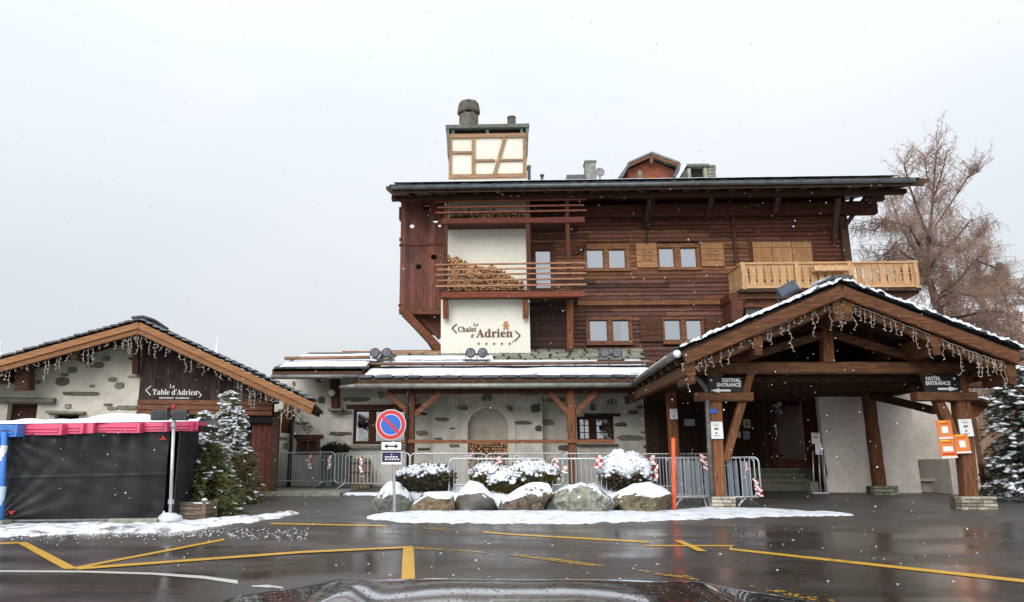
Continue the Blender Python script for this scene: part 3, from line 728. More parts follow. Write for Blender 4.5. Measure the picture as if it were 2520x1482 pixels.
# void behind lower part only, leaving sky behind the upper holes
b = MB(); q = rect(988, 600, 1093, 764, YSC + .8); b.box(q[0], q[1], YSC + .8, YSC + .9, q[2], q[3]); b.build('loggia_wall', 'purple', hotel)
# struts under the loggia
def bm(name, a, c_, w_, h_, m, parent, rough=.12, seg=None, color=None, va=YF, vc=None, **k):
    p0 = P(a[0], a[1], va); p1 = P(c_[0], c_[1], vc if vc is not None else va)
    b = MB(); b.beam(p0, p1, w_, h_, seg, rough, **k); return b.build(name, m, parent, color=color)
bm('strut', (996, 770), (1083, 862), .26, .30, 'beam', hotel, va=26.75, vc=26.95, color=(.9, .55, .42))
bm('strut', (1024, 768), (1083, 832), .16, .18, 'beam', hotel, va=27.2, vc=27.2, color=(.7, .45, .38))
bm('strut', (1040, 818), (1068, 862), .2, .14, 'beam', hotel, va=27.5, vc=27.5, color=(.6, .45, .4))
b = MB(); b.prism([tuple(XZ(x, y, 27.3)) for x, y in [(985, 766), (1084, 766), (1084, 822), (1034, 818), (1018, 800)]], 27.3, 27.5); b.build('loggia_underside', 'log', hotel, color=(.8, .6, .6))
bm('floor_beam', (983, 768), (1084, 770), .25, .16, 'beam', hotel, va=26.85, color=(.8, .5, .4))
for (x, y) in ((983, 590), (983, 604), (981, 752), (982, 765)): bm('beam_end', (x, y), (x + 9, y), .14, .1, 'beamd', hotel, va=26.95)

# log balconies in front of the chimney breast
YB = 26.05
def rail_balcony(ys, ybeam, xs0=1072, xs1=1443, dark=False, hbeam=9):
    cc = (.62, .42, .42) if dark else None
    bal = MB(); q = rect(1090, ybeam - hbeam, 1430, ybeam + hbeam, YB); bal.box(q[0], q[1], YB, YF - .1, (q[2] + q[3]) / 2, q[3] + .03)
    bal = bal.build('balcony', 'beamd', hotel)
    b = MB(); p0, p1 = P(1086, ybeam + 1, YB), P(1438, ybeam - 2, YB); b.beam((p0.x, YB - .03, p0.z), (p1.x, YB - .03, p0.z), .2, .22, 10, .1); b.build('edge_beam', 'red', bal, color=(1.5, 1.3, 1.2) if not dark else (1.1, .9, .9))
    for i, y in enumerate(ys):
        p0, p1 = P(xs0 + (4 if i % 2 else 0), y, YB - .1), P(xs1 - (6 if i % 2 else 0), y, YB - .1)
        b = MB(); b.beam((p0.x, YB - .1, p0.z), (p1.x, YB - .1, p0.z + .02), .06, .062, 12, .12); b.build('rail', 'rail', bal, color=cc)
    return bal
balM = rail_balcony([652, 664, 677, 691, 705], 727)
balU = rail_balcony([497, 511, 524], 546, dark=True, hbeam=6)
for px, w_ in ((1097, .13), (1303, .17), (1402, .15)):
    p1, p0 = P(px, 480, YB), P(px, 722, YB); b = MB(); b.beam((p0.x, YB, p0.z), (p0.x, YB, p1.z), w_, w_, 8, .08); b.build('post', 'beamv', hotel, color=(.42, .27, .24))
for px in (1097, 1294):
    p1, p0 = P(px, 738, 26.25), P(px, 783, 26.25); b = MB(); b.beam((p0.x, 26.35, p0.z), (p0.x, 26.15, p1.z), .2, .2, 3, .1); b.build('console', 'beamv', hotel, color=(.9, .6, .45))
bm('post', (1403, 860), (1403, 738), .24, .24, 'beamv', hotel, va=26.6, color=(.95, .6, .42))
bm('strut', (1416, 625), (1440, 600), .14, .14, 'beam', hotel, va=YF - .1, vc=YF - .3, color=(.7, .5, .4))

# firewood on the balconies
def woodpile(poly, v, depth, rr, name, label, base_px, dens=1.0):
    pts = [P(x, y, v) for x, y in poly]; xs = [p.x for p in pts]; zs = [p.z for p in pts]
    def inside(x, z):
        c = False; n = len(pts)
        for i in range(n):
            a, d = pts[i], pts[i - 1]
            if (a.z > z) != (d.z > z) and x < (d.x - a.x) * (z - a.z) / (d.z - a.z) + a.x: c = not c
        return c
    b = MB(); z = min(zs) + rr * .5; row = 0
    while z < max(zs):
        x = min(xs) + (rr if row % 2 else 0)
        while x < max(xs):
            r_ = rr * RND.uniform(.72, 1.05)
            if inside(x, z):
                dy = RND.uniform(-.06, .06); n = RND.choice((4, 5, 6, 7)); t0 = RND.random() * 6
                pr = [(x + r_ * math.cos(t0 + 2 * math.pi * i / n) * RND.uniform(.8, 1.05), z + r_ * math.sin(t0 + 2 * math.pi * i / n) * RND.uniform(.8, 1.05)) for i in range(n)]
                b.cur = RND.choice((0, 0, 0, 1)); b.prism(pr, v + dy, v + dy + depth)
            x += rr * RND.uniform(1.7, 2.05)
        z += rr * 1.72; row += 1
    o = b.build(name, ['firewood', 'beam'], None, origin=tuple(P(*base_px, v)))
    return setp(o, label, 'firewood', kind='stuff')
woodpile([(1100, 628), (1130, 634), (1160, 650), (1190, 655), (1212, 651), (1240, 668), (1262, 682), (1287, 693), (1291, 713), (1100, 714)], 26.55, .33, .042, 'firewood_stack', 'large sloping stack of split firewood behind the middle balcony rails', (1190, 714))
woodpile([(1104, 516), (1150, 512), (1200, 513), (1240, 520), (1292, 521), (1292, 535), (1104, 535)], 26.55, .3, .055, 'firewood_stack', 'low row of firewood on the top balcony under the eaves', (1190, 535))
woodpile([(1368, 704), (1396, 702), (1398, 714), (1366, 714)], 26.5, .3, .05, 'firewood_stack', 'handful of firewood lying beside the glass balcony door', (1380, 714))

# main roof: eave towards the road, ridge far behind
YE = 25.3
eL, eR = P(950, 458, YE), P(2287, 440, YE)
ez = (eL.z + eR.z) / 2; SLP = math.tan(R(14)); YR = 31.6
def roof_z(y): return ez + (y - YE) * SLP
roof = MB(); t = .13
vs = [(eL.x, YE, ez), (eR.x, YE, ez), (eR.x, YR, roof_z(YR)), (eL.x, YR, roof_z(YR))]
roof.add(vs + [(a, c_, d - t) for a, c_, d in vs], [(0, 1, 2, 3), (7, 6, 5, 4), (0, 4, 5, 1), (1, 5, 6, 2), (2, 6, 7, 3), (3, 7, 4, 0)])
roof = roof.build('roof', 'beamd', hotel)
def snow_on_slope(parent, x0, x1, y0, y1, zf, th, nx=90, ny=5, name='snow_cover', m='snow', edge=.06, front=.0):
    V = []
    for i in range(nx + 1):
        x = x0 + (x1 - x0) * i / nx
        jag = edge * noise.noise(Vector((x * 1.3, y0, 2))) + edge * .6 * noise.noise(Vector((x * 4, y0, 2)))
        for j in range(ny + 1):
            t = j / ny; y = y0 + jag + (y1 - y0 - jag) * t; e = min(1, 4 * min(t, 1 - t)) ** .5 * min(1, min(i, nx - i) / 1.5)
            V.append((x, y, zf(x, y) + .004 + th * e * (.75 + .5 * noise.noise(Vector((x * .8, y * 2, 5))))))
    n = ny + 1; F = [(i * n + j, (i + 1) * n + j, (i + 1) * n + j + 1, i * n + j + 1) for i in range(nx) for j in range(ny)]
    b = MB(); b.add(V, F); k = len(V)
    # front lip goes down to the roof
    V2 = []
    for i in range(nx + 1): x, y, _ = V[i * n]; V2 += [(x, y - .005, V[i * n][2]), (x, y - .005, zf(x, y) - .01)]
    b.add(V2, [(2 * i, 2 * i + 1, 2 * i + 3, 2 * i + 2) for i in range(nx)])
    return b.build(name, m, parent, smooth=True)
snow_on_slope(roof, eL.x + .25, eR.x - .9, YE + .03, YR, lambda x, y: roof_z(y) + .16, .12, 200, 8, edge=.05)
# slate edge: two courses seen from below, each slate on its own
def slate(parent, c, sx, sy, sz, rot=(0, 0, 0), m=0, color=None):
    return link('slate', RND.choice(SLM if m else SL), parent, loc=Vector(c) - off(parent), rot=rot, scale=(sx, sy, sz), color=color)
x = eL.x + .1; sl_rot = (math.atan(SLP), 0, 0)
while x < eR.x - .35:
    w_ = RND.uniform(.28, .5); slate(roof, (x + w_ / 2, YE + .12, ez + .05 + RND.uniform(-.01, .015)), w_ * 1.02, .5, .035, (sl_rot[0], RND.uniform(-.02, .02), 0), color=(.55, .6, .7)); x += w_
x = eL.x + .3
while x < eR.x - .6:
    w_ = RND.uniform(.28, .5); slate(roof, (x + w_ / 2, YE + .32, ez + .135 + RND.uniform(-.012, .015)), w_ * 1.02, .5, .035, (sl_rot[0], RND.uniform(-.02, .02), 0), color=(.6, .65, .75)); x += w_
b = MB(); b.tube([(eL.x + .2, YE - .08, ez - .10), (eR.x - .55, YE - .08, ez - .10)], .075, 10); b.build('gutter', 'zinc', roof, smooth=True, color=(.55, .6, .65))
b = MB(); b.box(eL.x + .15, eR.x - .2, YE + .02, YE + .06, ez - .26, ez - .02); b.build('fascia_board', 'beamd', roof)
# stepped purlins and wall plate under the eaves
pz = P(1700, 486, 26.3).z; 
x0, x1 = P(968, 480, 26.3).x, P(2212, 480, 26.3).x
b = MB(); b.beam((x0, 25.9, ez - .26), (x1, 25.9, ez - .26), .25, .18, 1); b.build('purlin', 'beamd', hotel, color=(.62, .45, .42))
x0, x1 = P(984, 486, 27.2).x, P(2150, 482, 27.2).x
b = MB(); b.beam((x0, 27.2, ez - .42), (x1, 27.2, ez - .42), .35, .5, 1); b.build('wall_plate', 'beamd', hotel, color=(1, .65, .6))
b = MB(); b.beam((eR.x - .9, 28, ez + .3), (eR.x - .2, 28, ez + .3), .3, .3, 1); b.build('purlin_end', 'beamd', hotel)
x = eL.x + .9
for i in range(22):
    x = eL.x + .8 + (eR.x - eL.x - 1.8) * i / 21
    b = MB(); b.beam((x, YE + .15, ez - .2), (x, YF, roof_z(YF) - .25), .12, .16, 1); b.build('rafter', 'beamd', roof)
bm('eave_strut', (1586, 556), (1600, 487), .16, .2, 'beamd', hotel, va=YF - .05, vc=26.0); bm('eave_strut', (1738, 538), (1752, 487), .16, .2, 'beamd', hotel, va=YF - .05, vc=26.0); bm('eave_strut', (1902, 534), (1915, 487), .16, .2, 'beamd', hotel, va=YF - .05, vc=26.0)
bm('eave_strut', (2078, 560), (2131, 484), .15, .15, 'beamd', hotel, va=27.3, vc=27.2); bm('eave_strut', (2082, 520), (2098, 486), .12, .12, 'beamd', hotel, va=27.2)
bm('eave_strut', (2052, 590), (2062, 487), .18, .18, 'beamd', hotel, va=27.35, vc=26.2)

# half-timbered chimney tower
YT = 27.0
tx0, tx1, tz0, tz1 = rect(1104, 330, 1296, 441, YT)
b = MB(); b.box(tx0, tx1, YT + .04, YT + 1.7, roof_z(YT) - .3, tz1); tow = b.build('chimney_tower', 'cream', hotel)
def tb(pts, w_, seg=4, col=(1, 1, 1)):
    p0, p1 = P(*pts[0], YT), P(*pts[1], YT); b = MB(); b.beam(p0, p1, .09, w_, seg, .1, up=(0, 0, 1) if abs(p1.x - p0.x) > abs(p1.z - p0.z) else (1, 0, 0)); b.build('timber', 'pineh', tow, color=(.62, .60, .62))
tb([(1104, 336), (1296, 333)], .17); tb([(1104, 435), (1296, 432)], .16); tb([(1108, 342), (1108, 430)], .12); tb([(1291, 340), (1291, 427)], .13); tb([(1165, 342), (1165, 429)], .14)
tb([(1113, 376), (1160, 376)], .10, 2); tb([(1170, 396), (1218, 395)], .10, 2); tb([(1229, 395), (1286, 394)], .09, 2); tb([(1242, 340), (1217, 429)], .13)
hd = MB(); q = rect(1098, 309, 1301, 317, YT); w2 = .1
hd.box(q[0] - .02, q[1] + .02, YT - .12, YT + 1.85, q[2], q[3]); h = hd.build('cap_slab', 'conc', tow, color=(.5, .55, .55))
z1_ = P(1200, 330, YT).z
b = MB(); b.prism([(q[0], q[2]), (q[0] + .12, q[2]), (tx0 + .02, z1_ - .9), (tx0 - .04, z1_ - .9)], YT - .1, YT + 1.8); b.build('side_cheek', 'conc', tow, color=(.5, .55, .52))
b = MB(); b.prism([(q[1] - .12, q[2]), (q[1], q[2]), (tx1 + .04, z1_ - .9), (tx1 - .02, z1_ - .9)], YT - .09, YT + 1.8); b.build('side_cheek', 'conc', tow, color=(.5, .55, .52))
for xx in (tx0 + .17, (tx0 + tx1) / 2, tx1 - .17): b = MB(); b.box(xx - .06, xx + .06, YT, YT + .1, z1_, q[2]); b.build('cap_post', 'conc', tow, color=(.5, .55, .52))
b = MB(); b.box(tx0 + .12, tx1 - .12, YT + .14, YT + .3, z1_, q[2]); b.build('vent_opening', 'void', tow)
# chimney pots
def pot(x0, x1, ytop, ybot, cap, yd=YT + .9):
    X0, X1 = x0, x1; a = P(x0, ybot, yd); c_ = P(x1, ybot, yd); top = P((x0 + x1) / 2, ytop, yd).z; cx = (a.x + c_.x) / 2; r_ = (c_.x - a.x) / 2; zb = q[3] - .02
    if cap:
        zc = P((x0 + x1) / 2, 283, yd).z; b = MB(); b.lathe([(r_ * .96, zb - 0), (r_ * .96, zc - .06)], (cx, yd, 0), 20); o = b.build('chimney_flue', 'conc', tow, color=(.5, .46, .44))
        b = MB(); b.lathe([(r_ * .9, zc + .0), (r_ * 1.14, zc + .03), (r_ * 1.16, zc + .12), (r_ * 1.02, top - .06), (r_ * .98, top)], (cx, yd, 0), 8); b.build('flue_cap', 'conc', o, color=(.42, .40, .38))
        for k in range(6): 
            t_ = k * math.pi / 3; b = MB(); b.beam((cx + r_ * .8 * math.cos(t_), yd + r_ * .8 * math.sin(t_), zc - .1), (cx + r_ * .8 * math.cos(t_), yd + r_ * .8 * math.sin(t_), zc + .04), .12, .12, 1); b.build('cap_foot', 'conc', o, color=(.4, .38, .36))
    else:
        b = MB(); b.lathe([(r_ * .95, zb), (r_, zb + .05), (r_ * .85, top - .1), (r_ * .8, top - .06), (r_ * .92, top - .05), (r_ * .92, top)], (cx, yd, 0), 16); b.build('chimney_flue', 'conc', tow, color=(.42, .36, .34))
pot(1129, 1178, 255, 303, True); pot(1247, 1271, 289, 303, False)
# small things on the roof
def on_roof_box(px0, py0, px1, py1, y, dep, m, name, color=None, cap=None):
    q = rect(px0, py0, px1, py1, y); b = MB(); b.box(q[0], q[1], y, y + dep, roof_z(y) - .1, q[3]); o = b.build(name, m, hotel, color=color)
    if cap: b = MB(); b.box(q[0] - cap, q[1] + cap, y - cap, y + dep + cap, q[3], q[3] + .09); b.build('cap_slab', 'conc', o, color=(.5, .5, .45))
    return o
on_roof_box(1441, 400, 1467, 436, 29.5, .5, 'conc', 'chimney', (.8, .85, .8), .03)
on_roof_box(1299, 412, 1306, 441, 27.3, .3, 'dark', 'flue_pipe', None, .02)
p = P(1334, 434, 27.4); b = MB(); b.lathe([(.05, -.4), (.05, -.02), (.09, 0), (.09, .05), (.03, .09)], p, 12); b.build('vent_pipe', 'dark', hotel)
p = P(1476, 425, 29.4); b = MB(); b.lathe([(.01, -.02), (.16, 0), (.20, .04)], p, 18, 'y'); b.tube([p, (p.x, p.y + .05, roof_z(29.4))], .03); b.build('satellite_dish', 'dark', hotel, color=(8, 8, 8))
q = rect(1394, 432, 1440, 437, 29.5); b = MB(); b.box(q[0], q[1], 29.4, 30.2, q[2] - .3, q[3]); b.build('roof_hatch', 'dark', hotel, color=(3, 3, 3))
# dormer gable
YDm = 30.0
ap, dl, dr = P(1603, 380, YDm), P(1545, 406, YDm), P(1672, 405, YDm); dm = MB()
gl = [(P(1548, 410, YDm).x, roof_z(YDm) - .1), (P(1548, 410, YDm).x, P(1548, 411, YDm).z), (ap.x, ap.z - .12), (P(1668, 410, YDm).x, P(1668, 411, YDm).z), (P(1668, 410, YDm).x, roof_z(YDm) - .1)]
dm.prism(gl, YDm + .35, YDm + 3); dm = dm.build('dormer', 'log', hotel, color=(1.3, .85, .65))
for a, c_ in ((dl, ap), (ap, dr)):
    b = MB(); b.prism([(a.x, a.z), (c_.x, c_.z), (c_.x, c_.z + .09), (a.x, a.z + .09)], YDm - .1, YDm + 3); b.build('dormer_roof', 'slate', dm, color=(1.3, 1.3, 1.2))
    b = MB(); b.prism([(a.x, a.z - .13), (c_.x, c_.z - .13), (c_.x, c_.z), (a.x, a.z)], YDm - .06, YDm); b.build('bargeboard', 'beam', dm, color=(1.2, .9, .75))
for pts in ([(1545, 404), (1551, 404), (1532, 436), (1522, 436)], [(1668, 404), (1675, 404), (1668, 436), (1656, 436)]):
    b = MB(); b.prism([tuple(XZ(x, y, YDm)) for x, y in pts], YDm - .08, YDm + 2.8); b.build('dormer_cheek', 'slate', dm)
b = MB(); b.beam(P(1603, 385, YDm), P(1603, 402, YDm), .12, .12, 1); b.build('king_post', 'beam', dm)
b = MB(); q = rect(1571, 421, 1580, 437, 29.6); b.box(q[0], q[1], 29.6, 29.8, q[2] - .4, q[3]); b.build('vent_pipe', 'conc', hotel, color=(.6, .6, .6))
b = MB(); b.prism([tuple(XZ(x, y, 29.6)) for x, y in [(1684, 404), (1690, 405), (1672, 436), (1664, 436)]], 29.6, 30.6); b.build('snow_board', 'snow', hotel)
b = MB(); b.prism([tuple(XZ(x, y, 30)) for x, y in [(1688, 407), (1745, 405), (1762, 412), (1762, 440), (1672, 440)]], 30.3, 31.5); sk = b.build('stone_ventilator', 'conc', hotel, color=(.55, .55, .5))
b = MB(); q = rect(1702, 410, 1733, 431, 30); b.box(q[0], q[1], 30.27, 30.31, q[2], q[3]); b.build('vent_opening', 'void', sk)
for a in ((1694, 412, 1702, 437), (1734, 410, 1743, 437)): b = MB(); q = rect(*a, 30); b.box(q[0], q[1], 30.1, 30.28, q[2], q[3]); b.build('pillar', 'conc', sk, color=(1, 1, .9))
b = MB(); q = rect(1688, 403, 1745, 408, 30); b.box(q[0], q[1], 30.0, 31.4, q[2], q[3]); b.build('cap_slab', 'conc', sk, color=(.5, .5, .48))
for k in range(4): b = MB(); q = rect(1744, 405 + 7.5 * k, 1762, 411 + 7.5 * k, 30); b.box(q[0], q[1] + .02 * (k % 2), 30.05, 30.26, q[2], q[3]); b.build('stone', 'stone', sk)
b = MB(); p = P(1750, 403, 30); b.blob((p.x, 30.4, p.z), .14, .2, .1); b.build('stone', 'stone', sk, color=(2, 2, 2))

# ---- honey-coloured balcony on the right
YBF = 26.1; q0 = rect(1824, 648, 2258, 706, YBF); bx0, bx1 = q0[0], q0[1]
zt = P(2040, 645, YBF).z; zb = P(2040, 702, YBF).z
B2 = MB(); B2.box(bx0 - .05, bx1 + .05, YBF - .02, YF + .3, zb - .22, zb - .12); B2 = B2.build('right_balcony', 'beamd', hotel)
def brail(z0, z1, y0, y1, x0=bx0 - .03, x1=bx1 + .03, col=None): b = MB(); b.box(x0, x1, y0, y1, z0, z1); b.build('rail', 'pineh', B2, color=col)
brail(zt - .07, zt, YBF - .06, YBF + .07); brail(zb - .10, zb - .0, YBF - .05, YBF + .05); brail(zt - .16, zt - .09, YBF + .03, YBF + .05)
def baluster_mesh(w_, h_, notch):
    pr = [(-w_ / 2, 0), (-w_ / 2, h_ * .14), (-w_ / 2 + notch, h_ * .18), (-w_ / 2 + notch, h_ * .40), (-w_ / 2 + notch * 2.4, h_ * .47), (-w_ / 2 + notch * .4, h_ * .50), (-w_ / 2 + notch * .4, h_ * .56), (-w_ / 2 + notch * 2.4, h_ * .60), (-w_ / 2 + notch, h_ * .66), (-w_ / 2 + notch, h_ * .82), (-w_ / 2, h_ * .86), (-w_ / 2, h_)]
    pr += [(-x, z) for x, z in pr[::-1]]; b = MB(); b.prism(pr, -.015, .015); return b.mesh('baluster', 'pine')
nB = 23; bw = (bx1 - bx0) / nB; bme = baluster_mesh(bw - .012, zt - .07 - zb, .022)
for i in range(nB):
    t = RND.uniform(.88, 1.12); link('baluster', bme, B2, loc=Vector((bx0 + bw * (i + .5), YBF, zb)) - off(B2), color=(t, t * .97, t * .92))
for px in (1829, 1961, 2092, 2254): p = P(px, 680, YBF); b = MB(); b.box(p.x - .07, p.x + .07, YBF - .075, YBF + .075, zb - .14, zt + .015); b.build('newel_post', 'pine', B2)
# returns on both sides
for sx, x in ((0, bx0), (1, bx1)):
    n = 6; dl = (YF - YBF - .1) / n; sb = baluster_mesh(dl - .012, zt - .07 - zb, .018)
    for i in range(n): link('baluster', sb, B2, loc=Vector((x, YBF + .08 + dl * (i + .5), zb)) - off(B2), rot=(0, 0, R(90)))
    b = MB(); b.box(x - .06, x + .06, YBF + .08, YF, zt - .07, zt); b.box(x - .05, x + .05, YBF + .06, YF, zb - .1, zb); b.build('rail', 'pineh', B2)
q = rect(1799, 718, 2262, 748, YBF + .2)
b = MB(); b.box(bx0, P(2100, 730, YBF).x, YBF + .25, YBF + .5, P(1900, 731, YBF).z, zb - .22); b.build('bearer_beam', 'beam', B2, color=(1.2, .95, .8))
b = MB(); b.box(bx0 + .1, P(2100, 730, YBF).x, YBF + .5, YBF + .8, P(1900, 749, YBF).z, P(1900, 731, YBF).z - .01); b.build('bearer_beam', 'beam', B2, color=(1.2, .85, .7))
b = MB(); b.prism([tuple(XZ(x, y, YBF + .2)) for x, y in [(2090, 715), (2264, 712), (2262, 722), (2240, 734), (2190, 748), (2090, 752)]], YBF + .2, YBF + .6); b.build('corbel', 'beamd', B2)
b = MB(); b.prism([tuple(XZ(x, y, YBF + .3)) for x, y in [(1793, 722), (1836, 716), (1838, 738), (1830, 744), (1828, 790), (1800, 790), (1800, 745), (1795, 738)]], YBF + .3, YF); b.build('corbel', 'beam', B2, color=(.75, .45, .38))
panel((1836, 749, 2110, 800), YF - .2, YF + .1, 'greyplaster', 'plaster_wall')
b = MB(); q = rect(2000, 657, 2083, 669, YBF - .2); b.box(q[0], q[1], YBF - .34, YBF - .08, q[2], q[3])
FB = b.build('flower_box', 'pineh', B2, color=(1.25, 1.3, 1.35))
for k in range(12): b = MB(); a = q[0] + (q[1] - q[0]) * k / 12; b.box(a + .01, a + .08, YBF - .36, YBF - .34, q[2] + .01, q[3] - .01); b.build('slat', 'pine', FB, color=(1.3, 1.35, 1.4))

# ------------------------------------------------------------------ lower stone wing
YW = 25.2; YWE = 22.6
wing = thing('stone_wing', (P(1130, 1150, YW).x, YW, tz(YW)), 'low rendered wing with embedded stones, arched niche and slate roof in front of the hotel', 'building')
gx0, gx1 = P(668, 1050, YW).x, P(1600, 1050, YW).x
wt = P(1130, 900, YW).z
def wallpoly(pts, v, v1, m, name, parent, a=0): b = MB(); b.prism([(P(x, y, v, a).x, P(x, y, v, a).z) for x, y in pts], v, v1); return b.build(name, m, parent)
# wall with window openings: build as strips
def pierced(x0, x1, z0, z1, holes, v, v1, m, name, parent):
    b = MB(); xs = sorted(set([x0, x1] + [min(max(h[i], x0), x1) for h in holes for i in (0, 1)])); zs = sorted(set([z0, z1] + [min(max(h[i], z0), z1) for h in holes for i in (2, 3)]))
    vs = {}; 
    for a, c_ in zip(xs, xs[1:]):
        run = None
        for d, e in zip(zs, zs[1:]):
            mx, mz = (a + c_) / 2, (d + e) / 2
            solid = not any(h[0] < mx < h[1] and h[2] < mz < h[3] for h in holes)
            if solid: run = (run[0], e) if run else (d, e)
            if (not solid or e == zs[-1]) and run: b.box(a, c_, v, v1, run[0], run[1]); run = None
    return b.build(name, m, parent)
wh = [rect(869, 1008, 1004, 1094, YW), rect(729, 1079, 788, 1119, YW), rect(1420, 1025, 1511, 1087, YW)]
ww = pierced(gx0, gx1, tz(YW) - .1, wt, wh, YW, YW + .5, 'plaster', 'wall', wing)
# projecting block with the arched niche
YN = 24.7
nx0, nx1 = P(1065, 1050, YN).x, P(1335, 1050, YN).x; ax0, ax1 = P(1151, 1080, YN).x, P(1250, 1080, YN).x; azs = P(1200, 1052, YN).z; ar = (ax1 - ax0) / 2; acx = (ax0 + ax1) / 2
zf = tz(YN) - .1; nzt = P(1200, 948, YN).z
arc = [(acx + ar * math.cos(t), azs + ar * math.sin(t) * .95) for t in [math.pi * (1 - i / 18) for i in range(19)]]
b = MB()
for (c0, c1) in zip(arc, arc[1:]): b.prism([c0, c1, (c1[0], nzt), (c0[0], nzt)], YN, YW - .01)
b.box(nx0, ax0, YN, YW - .01, zf, nzt); b.box(ax1, nx1, YN, YW - .01, zf, nzt); b.build('wall', 'plaster', wing)
b = MB(); b.box(ax0 - .05, ax1 + .05, YW - .14, YW - .02, zf, azs + ar + .1); b.build('niche_back', 'plaster', wing, color=(.86, .84, .82))
ro = ar + .24; arc2 = [(acx + ro * math.cos(t), azs + ro * math.sin(t) * .97) for t in [math.pi * (1 - i / 18) for i in range(19)]]
b = MB()
for i in range(18): b.prism([arc[i], arc[i + 1], arc2[i + 1], arc2[i]], YN - .05, YN + .01)
b.box(acx - ro, ax0, YN - .05, YN + .01, zf, azs); b.box(ax1, acx + ro, YN - .05, YN + .01, zf, azs); b.build('arch_surround', 'plaster', wing, color=(1.02, 1.0, .98))
woodpile([(1152, 1090), (1249, 1088), (1250, 1118), (1249, 1160), (1152, 1160)], YN + .08, .25, .05, 'firewood_stack', 'firewood filling the foot of the arched niche in the stone wing', (1200, 1160))
ST = [(785, 936, 18, 15), (791, 985, 20, 18), (825, 1011, 30, 6), (878, 983, 70, 13), (854, 1016, 27, 12), (745, 1042, 36, 7), (836, 1067, 60, 11), (693, 1078, 33, 7), (703, 1097, 14, 16), (682, 1042, 18, 8), (723, 944, 9, 12), (937, 972, 20, 20), (1043, 1019, 22, 8), (1037, 1066, 32, 14), (1043, 1106, 36, 8), (1349, 1040, 28, 15), (1390, 1103, 34, 15), (1506, 989, 24, 18), (1558, 1015, 30, 12), (1575, 1003, 20, 8), (1528, 1045, 33, 12), (1552, 1078, 72, 16), (1367, 985, 60, 12), (1459, 1003, 14, 20), (1584, 1064, 16, 5), (1395, 1059, 10, 4), (1020, 985, 22, 7), (1590, 1100, 18, 8), (690, 1010, 16, 7), (760, 985, 22, 9), (812, 1092, 20, 9), (1340, 1085, 16, 8)]
for (x, y, w_, h_) in ST:
    p = P(x, y, YW); u = YW / FPX; t = RND.uniform(.6, 1.25); stone_piece(wing, p.x, p.z, w_ * u * 1.08, h_ * u * 1.1, YW - .03, YW + .05, color=(t, t * 1.0, t * .92))
for (x, y, w_, h_) in [(1140, 1003, 32, 15), (1089, 1033, 42, 11), (1114, 1055, 17, 5), (1078, 1080, 24, 6), (1119, 1097, 28, 9), (1200, 981, 32, 26), (1254, 1006, 22, 15), (1288, 1040, 52, 11), (1319, 1004, 26, 24), (1325, 1055, 17, 17), (1300, 968, 60, 9)]:
    p = P(x, y, YN); u = YN / FPX; t = RND.uniform(.5, 1.2); stone_piece(wing, p.x, p.z, w_ * u * 1.05, h_ * u * 1.05, YN - .03, YN + .05, color=(t, t, t * .92))
# heart-shaped plaque
p = P(757, 1055, YW); b = MB(); b.prism([(p.x + .011 * 16 * math.sin(t) ** 3, p.z + .011 * (13 * math.cos(t) - 5 * math.cos(2 * t) - 2 * math.cos(3 * t) - math.cos(4 * t))) for t in [2 * math.pi * i / 22 for i in range(22)]], YW - .03, YW + .02); b.build('heart_plaque', 'palestone', wing, color=(.9, .9, .88))
# windows of the wing
window(wing, (868, 1007, 1005, 1095), [(874, 1011, 909, 1088), (923, 1011, 998, 1088)], YW + .12, wood='beam', fcol=(.55, .35, .3), curtain=0, lip=.02)
window(wing, (729, 1079, 788, 1119), [(738, 1086, 757, 1118), (761, 1086, 780, 1118)], YW + .1, fcol=(1.1, .7, .5), cv=.07, lip=.1)
window(wing, (1420, 1025, 1511, 1087), [(1425, 1030, 1452, 1082), (1466, 1030, 1506, 1082)], YW + .14, wood='beamd', curtain=0, cross=True, lip=.02)
for q in ((853, 996, 1036, 1007), (1437, 1018, 1526, 1025), (725, 1070, 796, 1078)): x0, x1, z0, z1 = rect(*q, YW); b = MB(); b.box(x0, x1, YW - .06, YW + .1, z0, z1); b.build('lintel', 'beam', wing, color=(.6, .4, .34) if q[0] < 1400 else (.3, .25, .22))
for q in ((862, 1096, 1012, 1104), (1418, 1093, 1520, 1098)): x0, x1, z0, z1 = rect(*q, YW); b = MB(); b.box(x0, x1, YW - .16, YW + .1, z0, z1); b.build('sill', 'stone', wing)
# roof of the wing: eave -> foot of the facade
e0, e1 = P(1200, 934, YWE), P(1200, 868, 26.9); slw = (e1.z - e0.z) / (26.9 - YWE); wz = lambda x, y: e0.z + (y - YWE) * slw
wn = Vector((0, -slw, 1)).normalized(); wp0 = Vector((0, YWE, e0.z))
rx0, rx1 = P(880, 935, YWE).x, P(1598, 935, YWE).x
tl = P(935, 868, 26.9).x
b = MB(); vs = [(rx0, YWE, wz(0, YWE)), (rx1 + .8, YWE, wz(0, YWE)), (rx1 + .8, YF, wz(0, YF)), (tl, YF, wz(0, YF))]
b.add(vs + [(x, y, z - .16) for x, y, z in vs], [(0, 1, 2, 3), (7, 6, 5, 4), (0, 4, 5, 1), (1, 5, 6, 2), (2, 6, 7, 3), (3, 7, 4, 0)]); wr = b.build('roof', 'beamd', wing)
rw = (math.atan(slw), 0, 0); rows = [(YWE + .06 + k * .42) for k in range(11)]
